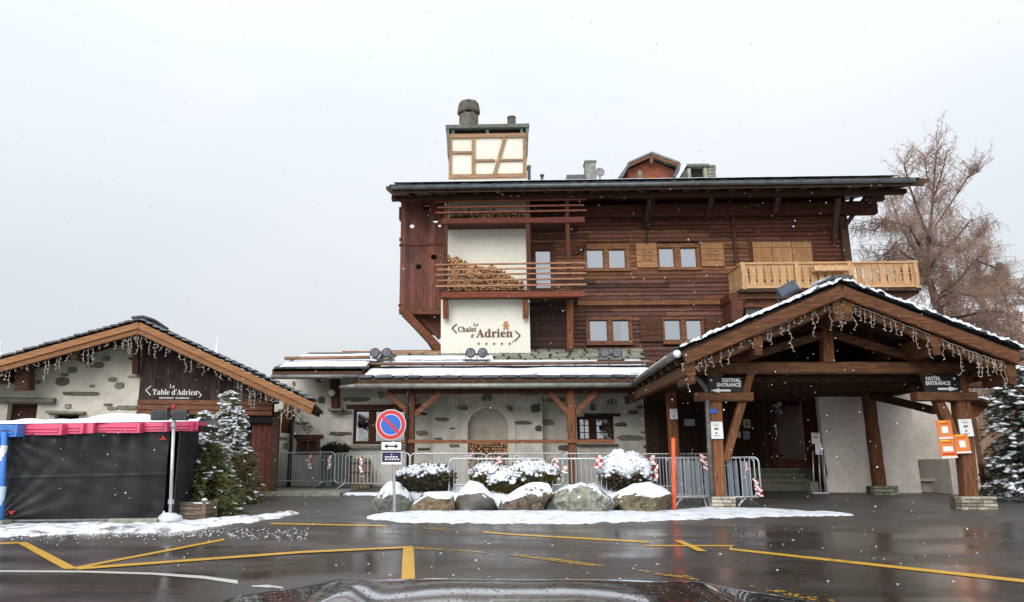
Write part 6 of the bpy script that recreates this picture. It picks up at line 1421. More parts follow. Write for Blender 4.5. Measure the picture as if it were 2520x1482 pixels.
BR = [bar_px(657, 824, 25.0, 23.5, 'steel barrier at the far left, before the small window of the stone wing'),
 bar_px(824, 1008, 23.4, 22.4, 'steel barrier second from the left, before the wooden slatted tub'),
 bar_px(1010, 1196, 22.3, 22.3, 'back-row steel barrier right of the no-parking sign, behind the left bush'),
 bar_px(1198, 1385, 22.3, 22.3, 'back-row steel barrier below the firewood niche'),
 bar_px(1388, 1574, 22.2, 22.2, 'back-row steel barrier below the dark lattice window'),
 bar_px(1578, 1760, 22.0, 21.6, 'back-row steel barrier behind the orange snow pole'),
 bar_px(1105, 1342, 17.5, 17.5, 'front-row steel barrier behind the broad double bush'),
 bar_px(1358, 1600, 17.5, 17.5, 'front-row steel barrier between the broad bush and the round bush'),
 bar_px(1602, 1748, 17.7, 18.2, 'front-row steel barrier right behind the orange snow pole'),
 bar_px(1640, 1856, 18.3, 18.0, 'steel barrier passing behind the left porch post'),
 bar_px(1655, 1868, 19.0, 17.8, 'rightmost steel barrier with tape at its rounded end')]
# red and white tape tied to the barriers
def tape(px, py, w_, h_, v, lab):
    u = v / FPX; p = P(px, py, v); ps = [p + Vector((0, 0, h_ * u / 2))]; n = 7; L_ = h_ * u
    o = thing('barrier_tape', (p.x, v, p.z + L_ / 2), lab, 'tape', 'strips of red and white tape tied to the barriers')
    for k in range(2):
        vs = []; x = 0
        for i in range(n + 1):
            t = i / n; x += RND.uniform(-.02, .02); wd = w_ * u * (.25 + .25 * math.sin(t * 5 + k * 2) ** 2); yy = v - .06 + .03 * math.sin(i * 1.7 + k); vs += [(p.x + x - wd, yy, p.z + L_ * (.5 - t)), (p.x + x + wd, yy + .02, p.z + L_ * (.5 - t))]
        for i in range(n):
            pass
        b = MB(); b.cur = 0
        for i in range(n): b.cur = (i // 2 + k) % 2; b.add([vs[2 * i], vs[2 * i + 1], vs[2 * i + 3], vs[2 * i + 2]], [(0, 1, 2, 3)])
        b.build('strip', ['redp', 'white'], o)
for (x, y, w_, h_, v, l_) in [(761, 1136, 12, 34, 24.0, 'red and white tape on the far left barrier'), (812, 1137, 7, 32, 23.4, 'thin tape loop where the two left barriers meet'), (890, 1143, 8, 38, 22.9, 'red and white tape hanging before the slatted tub'),
    (1158, 1123, 16, 8, 17.4, 'short tape wound on the rail above the broad bush'), (1224, 1132, 12, 16, 17.4, 'tape knot on the front barrier rail above the bush centre'), (1270, 1125, 8, 12, 22.2, 'tape loop on the back rail right of the niche'), (1368, 1138, 9, 24, 17.4, 'tape tied on the joint of the front barriers'), (1390, 1155, 12, 18, 17.4, 'drooping tape right of the front barrier joint'),
    (1472, 1136, 12, 30, 17.4, 'red and white tape left of the round snowy bush'), (1606, 1132, 12, 22, 17.6, 'tape knot just right of the round snowy bush'), (1617, 1163, 9, 38, 17.6, 'long hanging tape right of the round snowy bush'), (1727, 1128, 12, 20, 17.9, 'tape tied on the rail left of the porch post'), (1736, 1146, 14, 22, 17.9, 'frayed tape just left of the porch post'), (1833, 1148, 7, 20, 18.0, 'small red tape on the rightmost barrier bars'), (1858, 1192, 11, 26, 17.8, 'upper tape wound on the rounded end of the rightmost barrier'), (1868, 1210, 10, 22, 17.75, 'lower tape wound on the rounded end of the rightmost barrier')]:
    tape(x, y, w_, h_, v, l_)
# slatted wooden tub and things behind the left barriers
g = P(886, 1192, 24.2); q = rect(863, 1128, 910, 1190, 24.2); o = thing('slatted_tub', (g.x, 24.2, tz(24.2)), 'grey wooden slatted tub standing behind the second barrier', 'tub')
for i in range(6): b = MB(); a = q[0] + (q[1] - q[0]) * i / 6; b.box(a + .01, a + (q[1] - q[0]) / 6 - .01, 24.2, 24.24, tz(24.2), q[3]); b.build('slat', 'wood_bin', o, color=(1.5, 1.45, 1.3))
for zz in (.12, .45, .75): b = MB(); b.box(q[0] - .01, q[1] + .01, 24.185, 24.2, tz(24.2) + zz, tz(24.2) + zz + .05); b.build('hoop', 'dark', o)
b = MB(); b.box(q[0] + .02, q[1] - .02, 24.24, 24.8, tz(24.2), q[3] - .05); b.build('body', 'wood_bin', o)
for i, (x0, x1, yt, v, col, lab) in enumerate([(790, 820, 1120, 24.3, (.5, .6, .7), 'dark grey planter box at the foot of the stone wall'), (822, 858, 1122, 24.4, (.4, .45, .5), 'darker grey planter box next to the slatted tub'), (1358, 1420, 1130, 23.8, (.9, 1, .8), 'pale grey-green crate behind the barriers under the wooden post')]):
    q = rect(x0, yt, x1, 1190, v); o = thing('planter_box', ((q[0] + q[1]) / 2, v, tz(v)), lab, 'planter'); b = MB(); b.box(q[0], q[1], v, v + .5, tz(v), q[3] - .06); b.build('box', 'conc', o, color=col); b = MB(); b.box(q[0] - .02, q[1] + .02, v - .02, v + .52, q[3] - .06, q[3]); b.build('rim', 'conc', o, color=tuple(1.2 * k for k in col))
# grey-blue folded panels leaning behind the right barriers
o = thing('folded_panels', (P(1700, 1150, 20.2).x, 20.2, tz(20.2)), 'row of grey folded panels standing behind the barriers by the entrance', 'panel')
x = P(1668, 1150, 20.2).x; xe = P(1838, 1150, 20.2).x; zt_ = P(1750, 1135, 20.2).z; k = 0
while x < xe: w_ = .13; b = MB(); b.beam((x + w_ / 2, 20.2 + (k % 2) * .08, tz(20.2)), (x + w_ / 2, 20.2 + (k % 2) * .08, zt_), .11, .03, 1, up=(0, 1, 0)); b.build('panel', 'steel', o, color=(.55, .6, .68)); x += w_ * 1.25; k += 1

# ------------------------------------------------------------------ boulders
def boulder(prof, v, dep, m, label, seed, ybase=1266):
    "prof: photo outline of the top, left to right"
    mx_ = (prof[0][0] + prof[-1][0]) / 2; pts = [P(mx_ + (x - mx_) * 1.1, 1262 - (1262 - y) * 1.1, v) for x, y in prof]; x0, x1 = pts[0].x, pts[-1].x; zb = tz(v - .3) - .12; cx = (x0 + x1) / 2; hw = (x1 - x0) / 2
    def top(x):
        for a, c_ in zip(pts, pts[1:]):
            if x <= c_.x: return a.z + (c_.z - a.z) * (x - a.x) / max(1e-6, c_.x - a.x)
        return pts[-1].z
    me = D.meshes.new('boulder'); bmx = bmesh.new(); bmesh.ops.create_icosphere(bmx, subdivisions=5, radius=1)
    for vt_ in bmx.verts:
        d = vt_.co.copy(); 
        q = 1 + .10 * noise.noise(d * 1.6 + Vector((seed, 0, 0))) + .09 * noise.noise(d * 3.6 + Vector((seed, 0, 0))) + .065 * noise.noise(d * 9 + Vector((0, seed, 0))) + .016 * noise.noise(d * 22 + Vector((0, seed, 3)))
        # facets: crush against a few random planes
        rr = random.Random(seed)
        for k in range(11):
            nrm = Vector((rr.uniform(-1, 1), rr.uniform(-1, .3), rr.uniform(-.6, 1))).normalized(); dd = rr.uniform(.62, .86)
            e_ = d.dot(nrm) * q
            if e_ > dd: q *= dd / e_ + .05 * (1 - dd / e_)
        x = cx + math.copysign(abs(d.x) ** .85, d.x) * hw * q * 1.02; H = top(min(max(x, x0), x1)) - zb
        zz = zb + H * (max(0, (d.z * q + .55) / 1.42)) ** .52; vt_.co = Vector((x, v + d.y * dep * q, zz))
    bmx.to_mesh(me); bmx.free(); me.materials.append(M[m]); me.polygons.foreach_set('use_smooth', [True] * len(me.polygons))
    o_ = Vector((cx, v, tz(v))); me.transform(Matrix.Translation(-o_)); o = link('boulder', me); o.location = o_
    setp(o, label, 'boulder', 'row of boulders in front of the hotel'); return o
g = G(1250, 1262); vb = g.y + .45
boulder([(911, 1262), (921, 1236), (938, 1209), (957, 1194), (982, 1196), (1003, 1206), (1015, 1228), (1018, 1262)], vb, .5, 'b1', 'leftmost grey boulder, snow-crusted and peaked, behind the sign pole', 3)
boulder([(1012, 1250), (1022, 1222), (1045, 1216), (1075, 1217), (1105, 1213), (1120, 1224), (1122, 1250)], vb - .05, .45, 'b2', 'bare ochre-brown boulder, second from the left', 9)
boulder([(1115, 1260), (1121, 1226), (1133, 1200), (1156, 1188), (1186, 1192), (1209, 1212), (1225, 1260)], vb + .05, .6, 'b3', 'boulder almost wholly buried in snow, third from the left', 14)
boulder([(1230, 1250), (1240, 1220), (1275, 1206), (1310, 1197), (1345, 1193), (1358, 1205), (1362, 1250)], vb - .05, .5, 'b4', 'brown boulder with a snow cap under the broad double bush', 21)
boulder([(1350, 1260), (1357, 1224), (1388, 1206), (1430, 1189), (1470, 1198), (1503, 1214), (1515, 1260)], vb - .1, .55, 'b5', 'large pale greenish boulder with a pointed top', 33)
boulder([(1512, 1250), (1522, 1214), (1560, 1200), (1600, 1193), (1640, 1202), (1655, 1225), (1659, 1250)], vb - .05, .55, 'b6', 'rightmost lichened boulder with thick snow beside the orange pole', 41)
# snow bank behind and between the boulders
V = []; nx, ny = 120, 16; xa, xb = P(925, 1262, vb).x, P(1655, 1262, vb).x
for i in range(nx + 1):
    for j in range(ny + 1):
        x = xa + (xb - xa) * i / nx; y = vb + .2 + .95 * j / ny; e = min(1, min(i, nx - i) / 6, min(j, ny - j) / 3)
        V.append((x, y, tz(y) - .03 + e * (.22 + .3 * min(1, max(0, (y - vb))) + .12 * noise.noise(Vector((x * 2.2, y * 2, 9))) + .03 * noise.noise(Vector((x * 9, y * 9, 9))))))
F = [(i * (ny + 1) + j, (i + 1) * (ny + 1) + j, (i + 1) * (ny + 1) + j + 1, i * (ny + 1) + j + 1) for i in range(nx) for j in range(ny)]
b = MB(); b.add(V, F); o = b.build('snow_bank', 'snow', smooth=True); o['kind'] = 'stuff'; o['label'] = 'snow piled between and behind the boulders'

# ------------------------------------------------------------------ foliage helpers
def tri_cards(n, posf, ln, wd, rs, up=None):
    "n small leaf quads as numpy: posf -> (pos, dir)"
    V = np.zeros((n, 4, 3), np.float32)
    for i in range(n):
        p, d = posf(i); d = Vector(d).normalized(); s = d.orthogonal().normalized(); s.rotate(Matrix.Rotation(rs.uniform(0, 6.28), 3, d))
        l_ = ln * rs.uniform(.6, 1.3); w_ = wd * rs.uniform(.6, 1.3); p = Vector(p)
        V[i, 0] = p; V[i, 1] = p + d * l_ * .5 + s * w_ * .5; V[i, 2] = p + d * l_; V[i, 3] = p + d * l_ * .5 - s * w_ * .5
    return V.reshape(-1, 3), np.arange(n * 4).reshape(-1, 4)
def snow_lumps(lst, name, parent, sq=.5, m='snow'):
    "list of (centre, radius): low-poly flattened lumps in one mesh"
    ico = bmesh.new(); bmesh.ops.create_icosphere(ico, subdivisions=1, radius=1); iv = np.array([v.co[:] for v in ico.verts], np.float32); fc = np.array([[v.index for v in f.verts] for f in ico.faces]); ico.free()
    n = len(lst); V = np.zeros((n, len(iv), 3), np.float32)
    for i, (c_, r3) in enumerate(lst):
        r3 = r3 if isinstance(r3, tuple) else (r3, r3, r3 * sq); a = RND.uniform(0, 6.28); ca, sa = math.cos(a), math.sin(a)
        q = iv * (1 + np.random.uniform(-.22, .22, (len(iv), 1))); q = q * np.array(r3); V[i] = q + np.array(c_[:])
    F = (fc[None] + (np.arange(n) * len(iv))[:, None, None]).reshape(-1, 3)
    o = fast(name, V.reshape(-1, 3), F, m, parent, smooth=True); o['kind'] = 'stuff'; return o
def bush(px, py, wpx, hpx, v, leafm, label, cover=.5, n=3800, taper=0, lumps=None, seed=1, kind='bush', lr=.05):
    rs = random.Random(seed); u = v / FPX; parts_ = lumps or [(px, py, wpx, hpx)]
    c0 = P(px, py, v); o = thing(kind, (c0.x, v, tz(v)), label, 'bush', None)
    b = MB(); b.tube([(c0.x, v, tz(v)), (c0.x + .02, v, c0.z)], [.06, .03], 6); b.build('stem', 'bark', o)
    sn = []; VV_ = []; FF = []; k = 0
    for (x, y, w_, h_) in parts_:
        c = P(x, y, v); a, h2 = w_ * u / 2, h_ * u / 2
        core = MB(); core.blob(c, a * .86, a * .8, h2 * .86, 16, 10, .2, 2); core.build('inner_twigs', leafm, o, color=(.35, .35, .35))  # solid core in a darkened leaf tint
        def pf(i):
            d = Vector((rs.gauss(0, 1), rs.gauss(0, 1) - .3, rs.gauss(0, 1))).normalized(); bumps = 1 + .12 * noise.noise(d * 3 + Vector((seed, x * .01, 0))) + .07 * noise.noise(d * 8)
            r_ = (rs.random() ** .25) * bumps; tp = 1 - taper * max(0, -d.z)
            return (c + Vector((d.x * a * r_ * tp, d.y * a * .9 * r_ * tp, d.z * h2 * r_)), (d + Vector((rs.gauss(0, .5), rs.gauss(0, .5), rs.gauss(0, .5) + .3))))
        nn = int(n * w_ * h_ / sum(q[2] * q[3] for q in parts_)); V1_, F1 = tri_cards(nn, pf, .085, .045, rs); VV_.append(V1_); FF.append(F1 + k); k += len(V1_)
        for i in range(int(nn * (.2 if cover < .5 else .03))):
            d = Vector((rs.gauss(0, 1), rs.gauss(0, 1) - .3, rs.gauss(0, 1))).normalized(); z_ = d.z + .55 * noise.noise(d * 5 + Vector((seed * 3, 0, 0))) - .1 * rs.random()
            bumps = 1 + .12 * noise.noise(d * 3 + Vector((seed, x * .01, 0))) + .07 * noise.noise(d * 8)
            if z_ > 1 - 2 * cover + .0: sn.append((c + Vector((d.x * a * bumps, d.y * a * .9 * bumps, d.z * h2 * bumps)), (lr * rs.uniform(.7, 1.5), lr * rs.uniform(.7, 1.5), lr * .75 * rs.uniform(.7, 1.3))))
        if cover > .2:
            cb = MB(); n1, m1 = 64, 22; vs = []; lim = math.acos(max(-1, min(1, 1 - 2 * cover + .12)))
            for i in range(m1 + 1):
                for j in range(n1):
                    az = 2 * math.pi * j / n1; ph = lim * i / m1 * (1 + .28 * noise.noise(Vector((math.cos(az) * 2.2, math.sin(az) * 2.2, seed + x * .01)))); d = Vector((math.sin(ph) * math.cos(az), math.sin(ph) * math.sin(az), math.cos(ph)))
                    bumps = 1 + .12 * noise.noise(d * 3 + Vector((seed, x * .01, 0))) + .07 * noise.noise(d * 8) + .06 * noise.noise(d * 13) + .035 * noise.noise(d * 26); q_ = (1.10 if cover > .5 else 1.08) * bumps * (1 - .18 * (i / m1) ** 8); vs.append(c + Vector((d.x * a * q_, d.y * a * .9 * q_, d.z * h2 * q_)))
            cb.add(vs, [(i * n1 + j, (i + 1) * n1 + j, (i + 1) * n1 + (j + 1) % n1, i * n1 + (j + 1) % n1) for i in range(m1) for j in range(n1)]); cb.build('snow_cap', 'snow', o, smooth=True)
    fast('leaves', np.concatenate(VV_), np.concatenate(FF), leafm, o, nv=4); snow_lumps(sn, 'snow_cover', o); return o
vu = vb + .75
bush(1045, 1180, 140, 72, vu, 'leafd', 'low flat-topped clipped bush with snow on top at the left', .32, 5200, .35, seed=2, lumps=[(1045, 1180, 132, 66), (1010, 1182, 76, 58), (1085, 1178, 70, 60)])
bush(1270, 1178, 215, 90, vu, 'leafy', 'broad double bush with yellow-green leaves under lumps of snow', .44, 8200, .3, seed=3, lumps=[(1200, 1172, 84, 62), (1310, 1172, 130, 68), (1250, 1188, 120, 72), (1238, 1215, 60, 56)])
bush(1537, 1166, 122, 98, vu, 'leafd', 'round ball-shaped bush thickly capped with snow', .62, 5200, .15, seed=5, lr=.05)
bush(827, 1106, 76, 24, 24.5, 'needled', 'dark low shrub on the planters below the large window', .0, 1800, 0, seed=8, lumps=[(808, 1108, 34, 20), (840, 1106, 40, 22), (822, 1104, 24, 26)])

# ------------------------------------------------------------------ conifers
def conifer(base, H, Rr, label, nm='spruce_tree', m='needle', snow=.8, nw=24, nb=9, droop=.35, seed=1, z0f=.06, lean=0, cat='tree', sprays=13, thin=1.0, cone=.85, trunk=True, ntri=10, sl=.19, needw=.0095, lz=1.0):
    rs = random.Random(seed); base = Vector(base); o = thing(nm, tuple(base), label, cat)
    b = MB(); b.tube([base - Vector((0, 0, .1)), base + Vector((lean * .5, 0, H * .5)), base + Vector((lean, 0, H))], [.035 * H * .5, .02 * H * .5, .008], 7); b.build('trunk', 'bark', o, smooth=True)
    P0 = []; P1 = []; SW = []; sn = []; bt = MB()
    for wi in range(nw):
        f = z0f + (1 - z0f) * (wi / nw) ** .92; zc = H * f; Lr = Rr * (1 - f) ** cone * rs.uniform(.85, 1.1) + .05
        for bi in range(max(4, int(nb * (1 - f * .45)))):
            az = rs.uniform(0, 6.283); L_ = Lr * rs.uniform(.65, 1.15); root_ = base + Vector((lean * f, 0, zc)); d = Vector((math.cos(az), math.sin(az), 0)); up0 = .25 + .5 * f
            pts = []
            for k in range(6):
                t = k / 5; pts.append(root_ + d * (L_ * t) + Vector((0, 0, L_ * (up0 * t - (droop + up0 * .8) * t * t))))
            bt.tube([pts[0], pts[2], pts[5]], [.012 * thin, .008 * thin, .003], 3, cap=False)
            ns_ = max(4, int(sprays * (L_ / Rr) ** .6))
            for s_ in range(ns_):
                t = .12 + .88 * (s_ + rs.random()) / ns_; k = min(4, int(t * 5)); q = pts[k].lerp(pts[k + 1], t * 5 - k); side = Vector((-d.y, d.x, 0)) * rs.choice((-1, 1)); sd = (d * rs.uniform(.4, 1) + side * rs.uniform(.2, 1.0) + Vector((0, 0, rs.uniform(-.55, .1)))).normalized(); sl2 = sl * rs.uniform(.7, 1.3) * (1.15 - .5 * t)
                for n_ in range(ntri):
                    a = q + sd * (sl2 * n_ / ntri); nd = (sd * .9 + Vector((rs.gauss(0, .55), rs.gauss(0, .55), rs.gauss(0, .45)))).normalized(); P0.append(a[:]); P1.append((a + nd * rs.uniform(.06, .11))[:]); w_ = nd.cross(Vector((rs.gauss(0, 1), rs.gauss(0, 1), rs.gauss(0, 1)))).normalized() * needw; SW.append(w_[:])
                if rs.random() < snow * (.55 + .45 * t) : [sn.append((q + sd * sl2 * u_ + Vector((0, 0, .028)), (lz * rs.uniform(.025, .06), lz * rs.uniform(.025, .06), lz * rs.uniform(.014, .026)))) for u_ in (.1, .5, .85)]
    P0, P1, SW = map(np.array, (P0, P1, SW)); n = len(P0); V = np.stack([P0 - SW, P0 + SW, P1], 1).reshape(-1, 3)
    fast('needles', V, np.arange(n * 3).reshape(-1, 3), m, o); bt.build('branches', 'bark', o)
    if sn: snow_lumps(sn, 'snow_cover', o)
    return o
v = 19.0; g = P(552, 1200, v); conifer((g.x, v, tz(v)), P(545, 958, v).z - tz(v), .98, 'tall snow-laden spruce, its tip just under the icicle lights', snow=.62, nw=26, nb=13, seed=4, droop=.42, sprays=15, lz=1.0, cone=.78)
v = 17.6; g2 = P(497, 1200, v); conifer((g2.x, v, tz(v)), P(492, 1008, v).z - tz(v), .95, 'snowy spruce with a thin leader left of the tallest one', snow=.55, nw=24, nb=12, seed=6, sprays=14, lz=1.0, cone=.78, droop=.42)
g3 = G(510, 1268); zp = P(480, 1238, g3.y).z
conifer((P(500, 1240, g3.y).x, g3.y, g3.z + .1), P(505, 1098, g3.y).z - g3.z, .86, 'green snowless spruce in the wooden planter in front', snow=.06, nw=22, nb=16, seed=9, droop=.7, cone=.5, sprays=18, needw=.012)
v = 18.6; g4 = P(600, 1200, v); conifer((g4.x, v, tz(v)), P(603, 1105, v).z - tz(v), .52, 'small olive-green conifer right of the snowy spruces', m='olive', snow=.03, nw=16, nb=12, seed=12, droop=.5, cone=.45)
# wooden planter
a, c_, e_ = G(430, 1283), G(492, 1286), G(520, 1276)
o = thing('wooden_planter', (a.x + .3, a.y + .3, tz(a.y)), 'grey weathered wooden planter holding the front green spruce', 'planter')
zt_ = P(470, 1238, a.y).z; b = MB(); fx0, fx1 = a.x, c_.x; yy = a.y; dy_ = .62
H = zt_ - tz(yy); 
for i in range(4):
    z0 = tz(yy) + .03 + H * i / 4; z1 = z0 + H / 4 - .012
    b = MB(); b.box(fx0, fx1, yy, yy + .03, z0, z1); b.build('plank', 'wood_bin', o); b = MB(); b.box(fx1 - .03, fx1, yy + .032, yy + dy_, z0, z1); b.build('plank', 'wood_bin', o); b = MB(); b.box(fx0, fx0 + .03, yy + .032, yy + dy_, z0, z1); b.build('plank', 'wood_bin', o); b = MB(); b.box(fx0, fx1, yy + dy_, yy + dy_ + .03, z0, z1); b.build('plank', 'wood_bin', o)
for x, y in ((fx0 - .02, yy - .02), (fx1 - .05, yy - .02), (fx1 - .05, yy + dy_ - .03), (fx0 - .02, yy + dy_ - .03)): b = MB(); b.box(x, x + .07, y - .003, y + .06, tz(yy), zt_ + .05); b.build('corner_post', 'wood_bin', o, color=(1.2, 1.15, 1.1))
b = MB(); b.box(fx0 + .03, fx1 - .03, yy + .03, yy + dy_, tz(yy) + .05, zt_ - .08); b.build('soil', 'bark', o, color=(.5, .5, .5))
sn = [((fx1 - .02, yy + .01, zt_ + .06), (.06, .06, .03)), ((fx0 + .5, yy + .02, zt_ - .0), (.2, .05, .02)), ((fx0 + .02, yy, zt_ + .06), (.05, .05, .02))]; snow_lumps(sn, 'snow_cover', o)

# ------------------------------------------------------------------ right side: larch-like bare tree, thicket, hillside, snowy fir
VT2 = 33.0
tb_ = P(2330, 1100, VT2); base = Vector((tb_.x, VT2, tz(30)))
T2 = thing('bare_birch_tree', tuple(base), 'large bare tree with russet hanging twigs rising behind the right balcony', 'tree')
def tp(x, y, dv=0): return P(x, y, VT2 + dv)
tk = [base, tp(2338, 1050), tp(2325, 830), tp(2316, 790), tp(2290, 700), tp(2278, 660), tp(2290, 560), tp(2300, 430), tp(2308, 345)]
b = MB(); b.tube(tk, [.30, .27, .2, .19, .15, .13, .07, .04, .01], 9); b.build('trunk', 'bark', T2, smooth=True)
RS = random.Random(22); limbs = []
def limb(pts, r0): 
    n = len(pts); limbs.append([Vector(p) for p in pts]); return
L0 = [[tp(2316, 775), tp(2230, 772, -1), tp(2170, 770, -1), tp(2150, 758, -1.5), tp(2118, 745, -2)], [tp(2240, 772, -1), tp(2190, 720, -1.5), tp(2140, 690, -2)], [tp(2200, 771, -1), tp(2160, 800, -1.5), tp(2125, 810, -2)], [tp(2300, 733), tp(2360, 690, 1), tp(2400, 640, 1), tp(2440, 610, 1.5)], [tp(2285, 700), tp(2230, 690, -1), tp(2190, 695, -1.5), tp(2150, 720, -2)], [tp(2320, 790), tp(2400, 772, -1), tp(2460, 765, -1), tp(2530, 800, -1)],
      [tp(2318, 800), tp(2380, 790, 1), tp(2450, 800, 2), tp(2540, 860, 2)], [tp(2280, 680), tp(2300, 640, -1), tp(2350, 590, -1), tp(2390, 540, -2)], [tp(2278, 660), tp(2240, 600, 1), tp(2210, 540, 1), tp(2190, 480, 1)], [tp(2290, 600), tp(2260, 520, -1), tp(2235, 450, -1), tp(2225, 400, -1)], [tp(2300, 560), tp(2340, 500, 1), tp(2380, 440, 1), tp(2410, 420, 1)], [tp(2325, 850), tp(2260, 860, -1), tp(2200, 880, -1)], [tp(2330, 880), tp(2400, 860, -1), tp(2480, 880, -1)], [tp(2330, 930), tp(2270, 920, 1), tp(2230, 940, 1)], [tp(2335, 960), tp(2420, 930, 1), tp(2500, 940, 1)], [tp(2285, 690), tp(2250, 640, -1), tp(2200, 610, -1.5), tp(2160, 640, -2)], [tp(2300, 740), tp(2340, 720, -1.5), tp(2400, 730, -2), tp(2460, 700, -2)], [tp(2295, 600), tp(2370, 620, 2), tp(2430, 560, 2)], [tp(2300, 480), tp(2320, 420, 0), tp(2330, 370, 0)], [tp(2302, 500), tp(2280, 430, 1), tp(2275, 380, 1)], [tp(2310, 760), tp(2400, 700, 1), tp(2470, 690, 1.5), tp(2520, 730, 2)], [tp(2325, 840), tp(2410, 815, -1), tp(2480, 830, -1.5), tp(2530, 880, -2)], [tp(2400, 640, 1), tp(2450, 660, 1), tp(2480, 700, 1)], [tp(2335, 900), tp(2440, 880, 2), tp(2530, 930, 2)], [tp(2280, 640), tp(2240, 560, -1), tp(2180, 540, -2), tp(2150, 570, -2)]]
lb = MB()
for l_ in L0: lb.tube(l_, [(.07 if l_[0].z < 11.5 else .045) * (1 - .7 * i / (len(l_) - 1)) for i in range(len(l_))], 5); limbs.append(l_)
lb.build('limbs', 'bark', T2, smooth=True, color=(.6, .6, .6))
limbs.append(tk[4:])
# side branches and hanging twigs as thin ribbons
RV = []; RF = []
def ribbon(pts, w0, w1=.002):
    k = len(RV); n = len(pts)
    for i, p in enumerate(pts):
        d = (pts[min(i + 1, n - 1)] - pts[max(i - 1, 0)]); s = d.cross(Vector((RS.gauss(0, .3), 1, RS.gauss(0, .3)))).normalized() * (w0 + (w1 - w0) * i / (n - 1)) / 2; RV.append((p - s)[:]); RV.append((p + s)[:])
    for i in range(n - 1): RF.append((k + 2 * i, k + 2 * i + 1, k + 2 * i + 3, k + 2 * i + 2))
for l_ in limbs:
    tot = sum((a - c_).length for a, c_ in zip(l_, l_[1:]))
    upl = l_[-1].z > 12.3
    for s_ in range(int(tot * 10)):
        t = (RS.random() ** .8) * (len(l_) - 1); k = min(int(t), len(l_) - 2); q = l_[k].lerp(l_[k + 1], t - k); az = RS.uniform(0, 6.28); L_ = RS.uniform(.6, 1.9) * (1.1 if not upl else .9); up = RS.uniform(.1, .8) if not upl else RS.uniform(.5, 1.5)
        d = Vector((math.cos(az), math.sin(az) * .8, up)).normalized(); br = [q + d * (L_ * i / 4) + Vector((RS.gauss(0, .04), RS.gauss(0, .04), -(.25 if not upl else .05) * L_ * (i / 4) ** 2)) for i in range(5)]; ribbon(br, .035, .012)
        high = q.z > 13.2
        for h_ in range(12 if not high else 7):
            tt = RS.uniform(.15, 1) * 4; kk = min(int(tt), 3); p = br[kk].lerp(br[kk + 1], tt - kk); ln = RS.uniform(.25, .9) if not high else RS.uniform(.2, .5); o_ = Vector((RS.gauss(0, .22), RS.gauss(0, .22), -1 if not high else RS.uniform(-.2, 1))) ; tw = [p]
            for i in range(3): tw.append(tw[-1] + (o_ + Vector((RS.gauss(0, .35), RS.gauss(0, .3), 0))) * (ln / 3)); 
            ribbon(tw, .013 if not high else .010, .005)
            for i in range(1, 4):
                for _ in range(2): e = tw[i] + Vector((RS.gauss(0, .09), RS.gauss(0, .06), RS.gauss(0, .06))); ribbon([tw[i], e], .011, .004)
fast('hanging_twigs', np.array(RV), np.array(RF), 'twig', T2, nv=4)
# hillside on the right
HS = []; nx, ny = 50, 30
for i in range(nx + 1):
    for j in range(ny + 1):
        x = 15.2 + 45 * (i / nx) ** 1.3; y = 22 + 60 * (j / ny) ** 1.2; r_ = min(1, max(0, (x - 15.2) / 3)) ; rise = (y - 28) * .16 + max(0, y - 38) * .24 if y > 28 else 0
        HS.append((x, y, tz(y) - .25 + r_ * .3 + max(0, rise) * r_ + .35 * noise.noise(Vector((x * .3, y * .3, 2))) * min(1, max(0, (x - 16) / 3))))
F = [(i * (ny + 1) + j, (i + 1) * (ny + 1) + j, (i + 1) * (ny + 1) + j + 1, i * (ny + 1) + j + 1) for i in range(nx) for j in range(ny)]
b = MB(); b.add(HS, F); o = b.build('hillside', 'snow', smooth=True); o['kind'] = 'structure'
def hillz(x, y):
    r_ = min(1, max(0, (x - 15.2) / 3)); rise = (y - 28) * .16 + max(0, y - 38) * .24 if y > 28 else 0
    return tz(y) - .25 + r_ * .3 + max(0, rise) * r_ + .35 * noise.noise(Vector((x * .3, y * .3, 2))) * min(1, max(0, (x - 16) / 3))
RV = []; RF = []
for i in range(10500):
    y = 25 + 33 * RS.random() ** 1.4; x = RS.uniform(15.6, 15.6 + (y - 15) * .75); z = hillz(x, y); L_ = RS.uniform(.5, 2.4) * (1.15 if y > 30 else .8); d = Vector((RS.gauss(0, .45), RS.gauss(0, .4), 1)).normalized(); p = Vector((x, y, z)); pts = [p]
    for k in range(4): pts.append(pts[-1] + (d + Vector((RS.gauss(0, .25), RS.gauss(0, .2), RS.gauss(0, .1)))) * L_ / 4)
    ribbon(pts, .03, .012)
    for k in range(3):
        a = pts[RS.choice((1, 2, 3))]; ribbon([a, a + Vector((RS.gauss(0, .25), RS.gauss(0, .2), RS.uniform(.0, .4)))], .022, .01)
o = fast('thicket', np.array(RV), np.array(RF), 'brush', None, nv=4); setp(o, 'tangle of dry brown brush covering the snowy slope at the right', 'brush', kind='stuff')
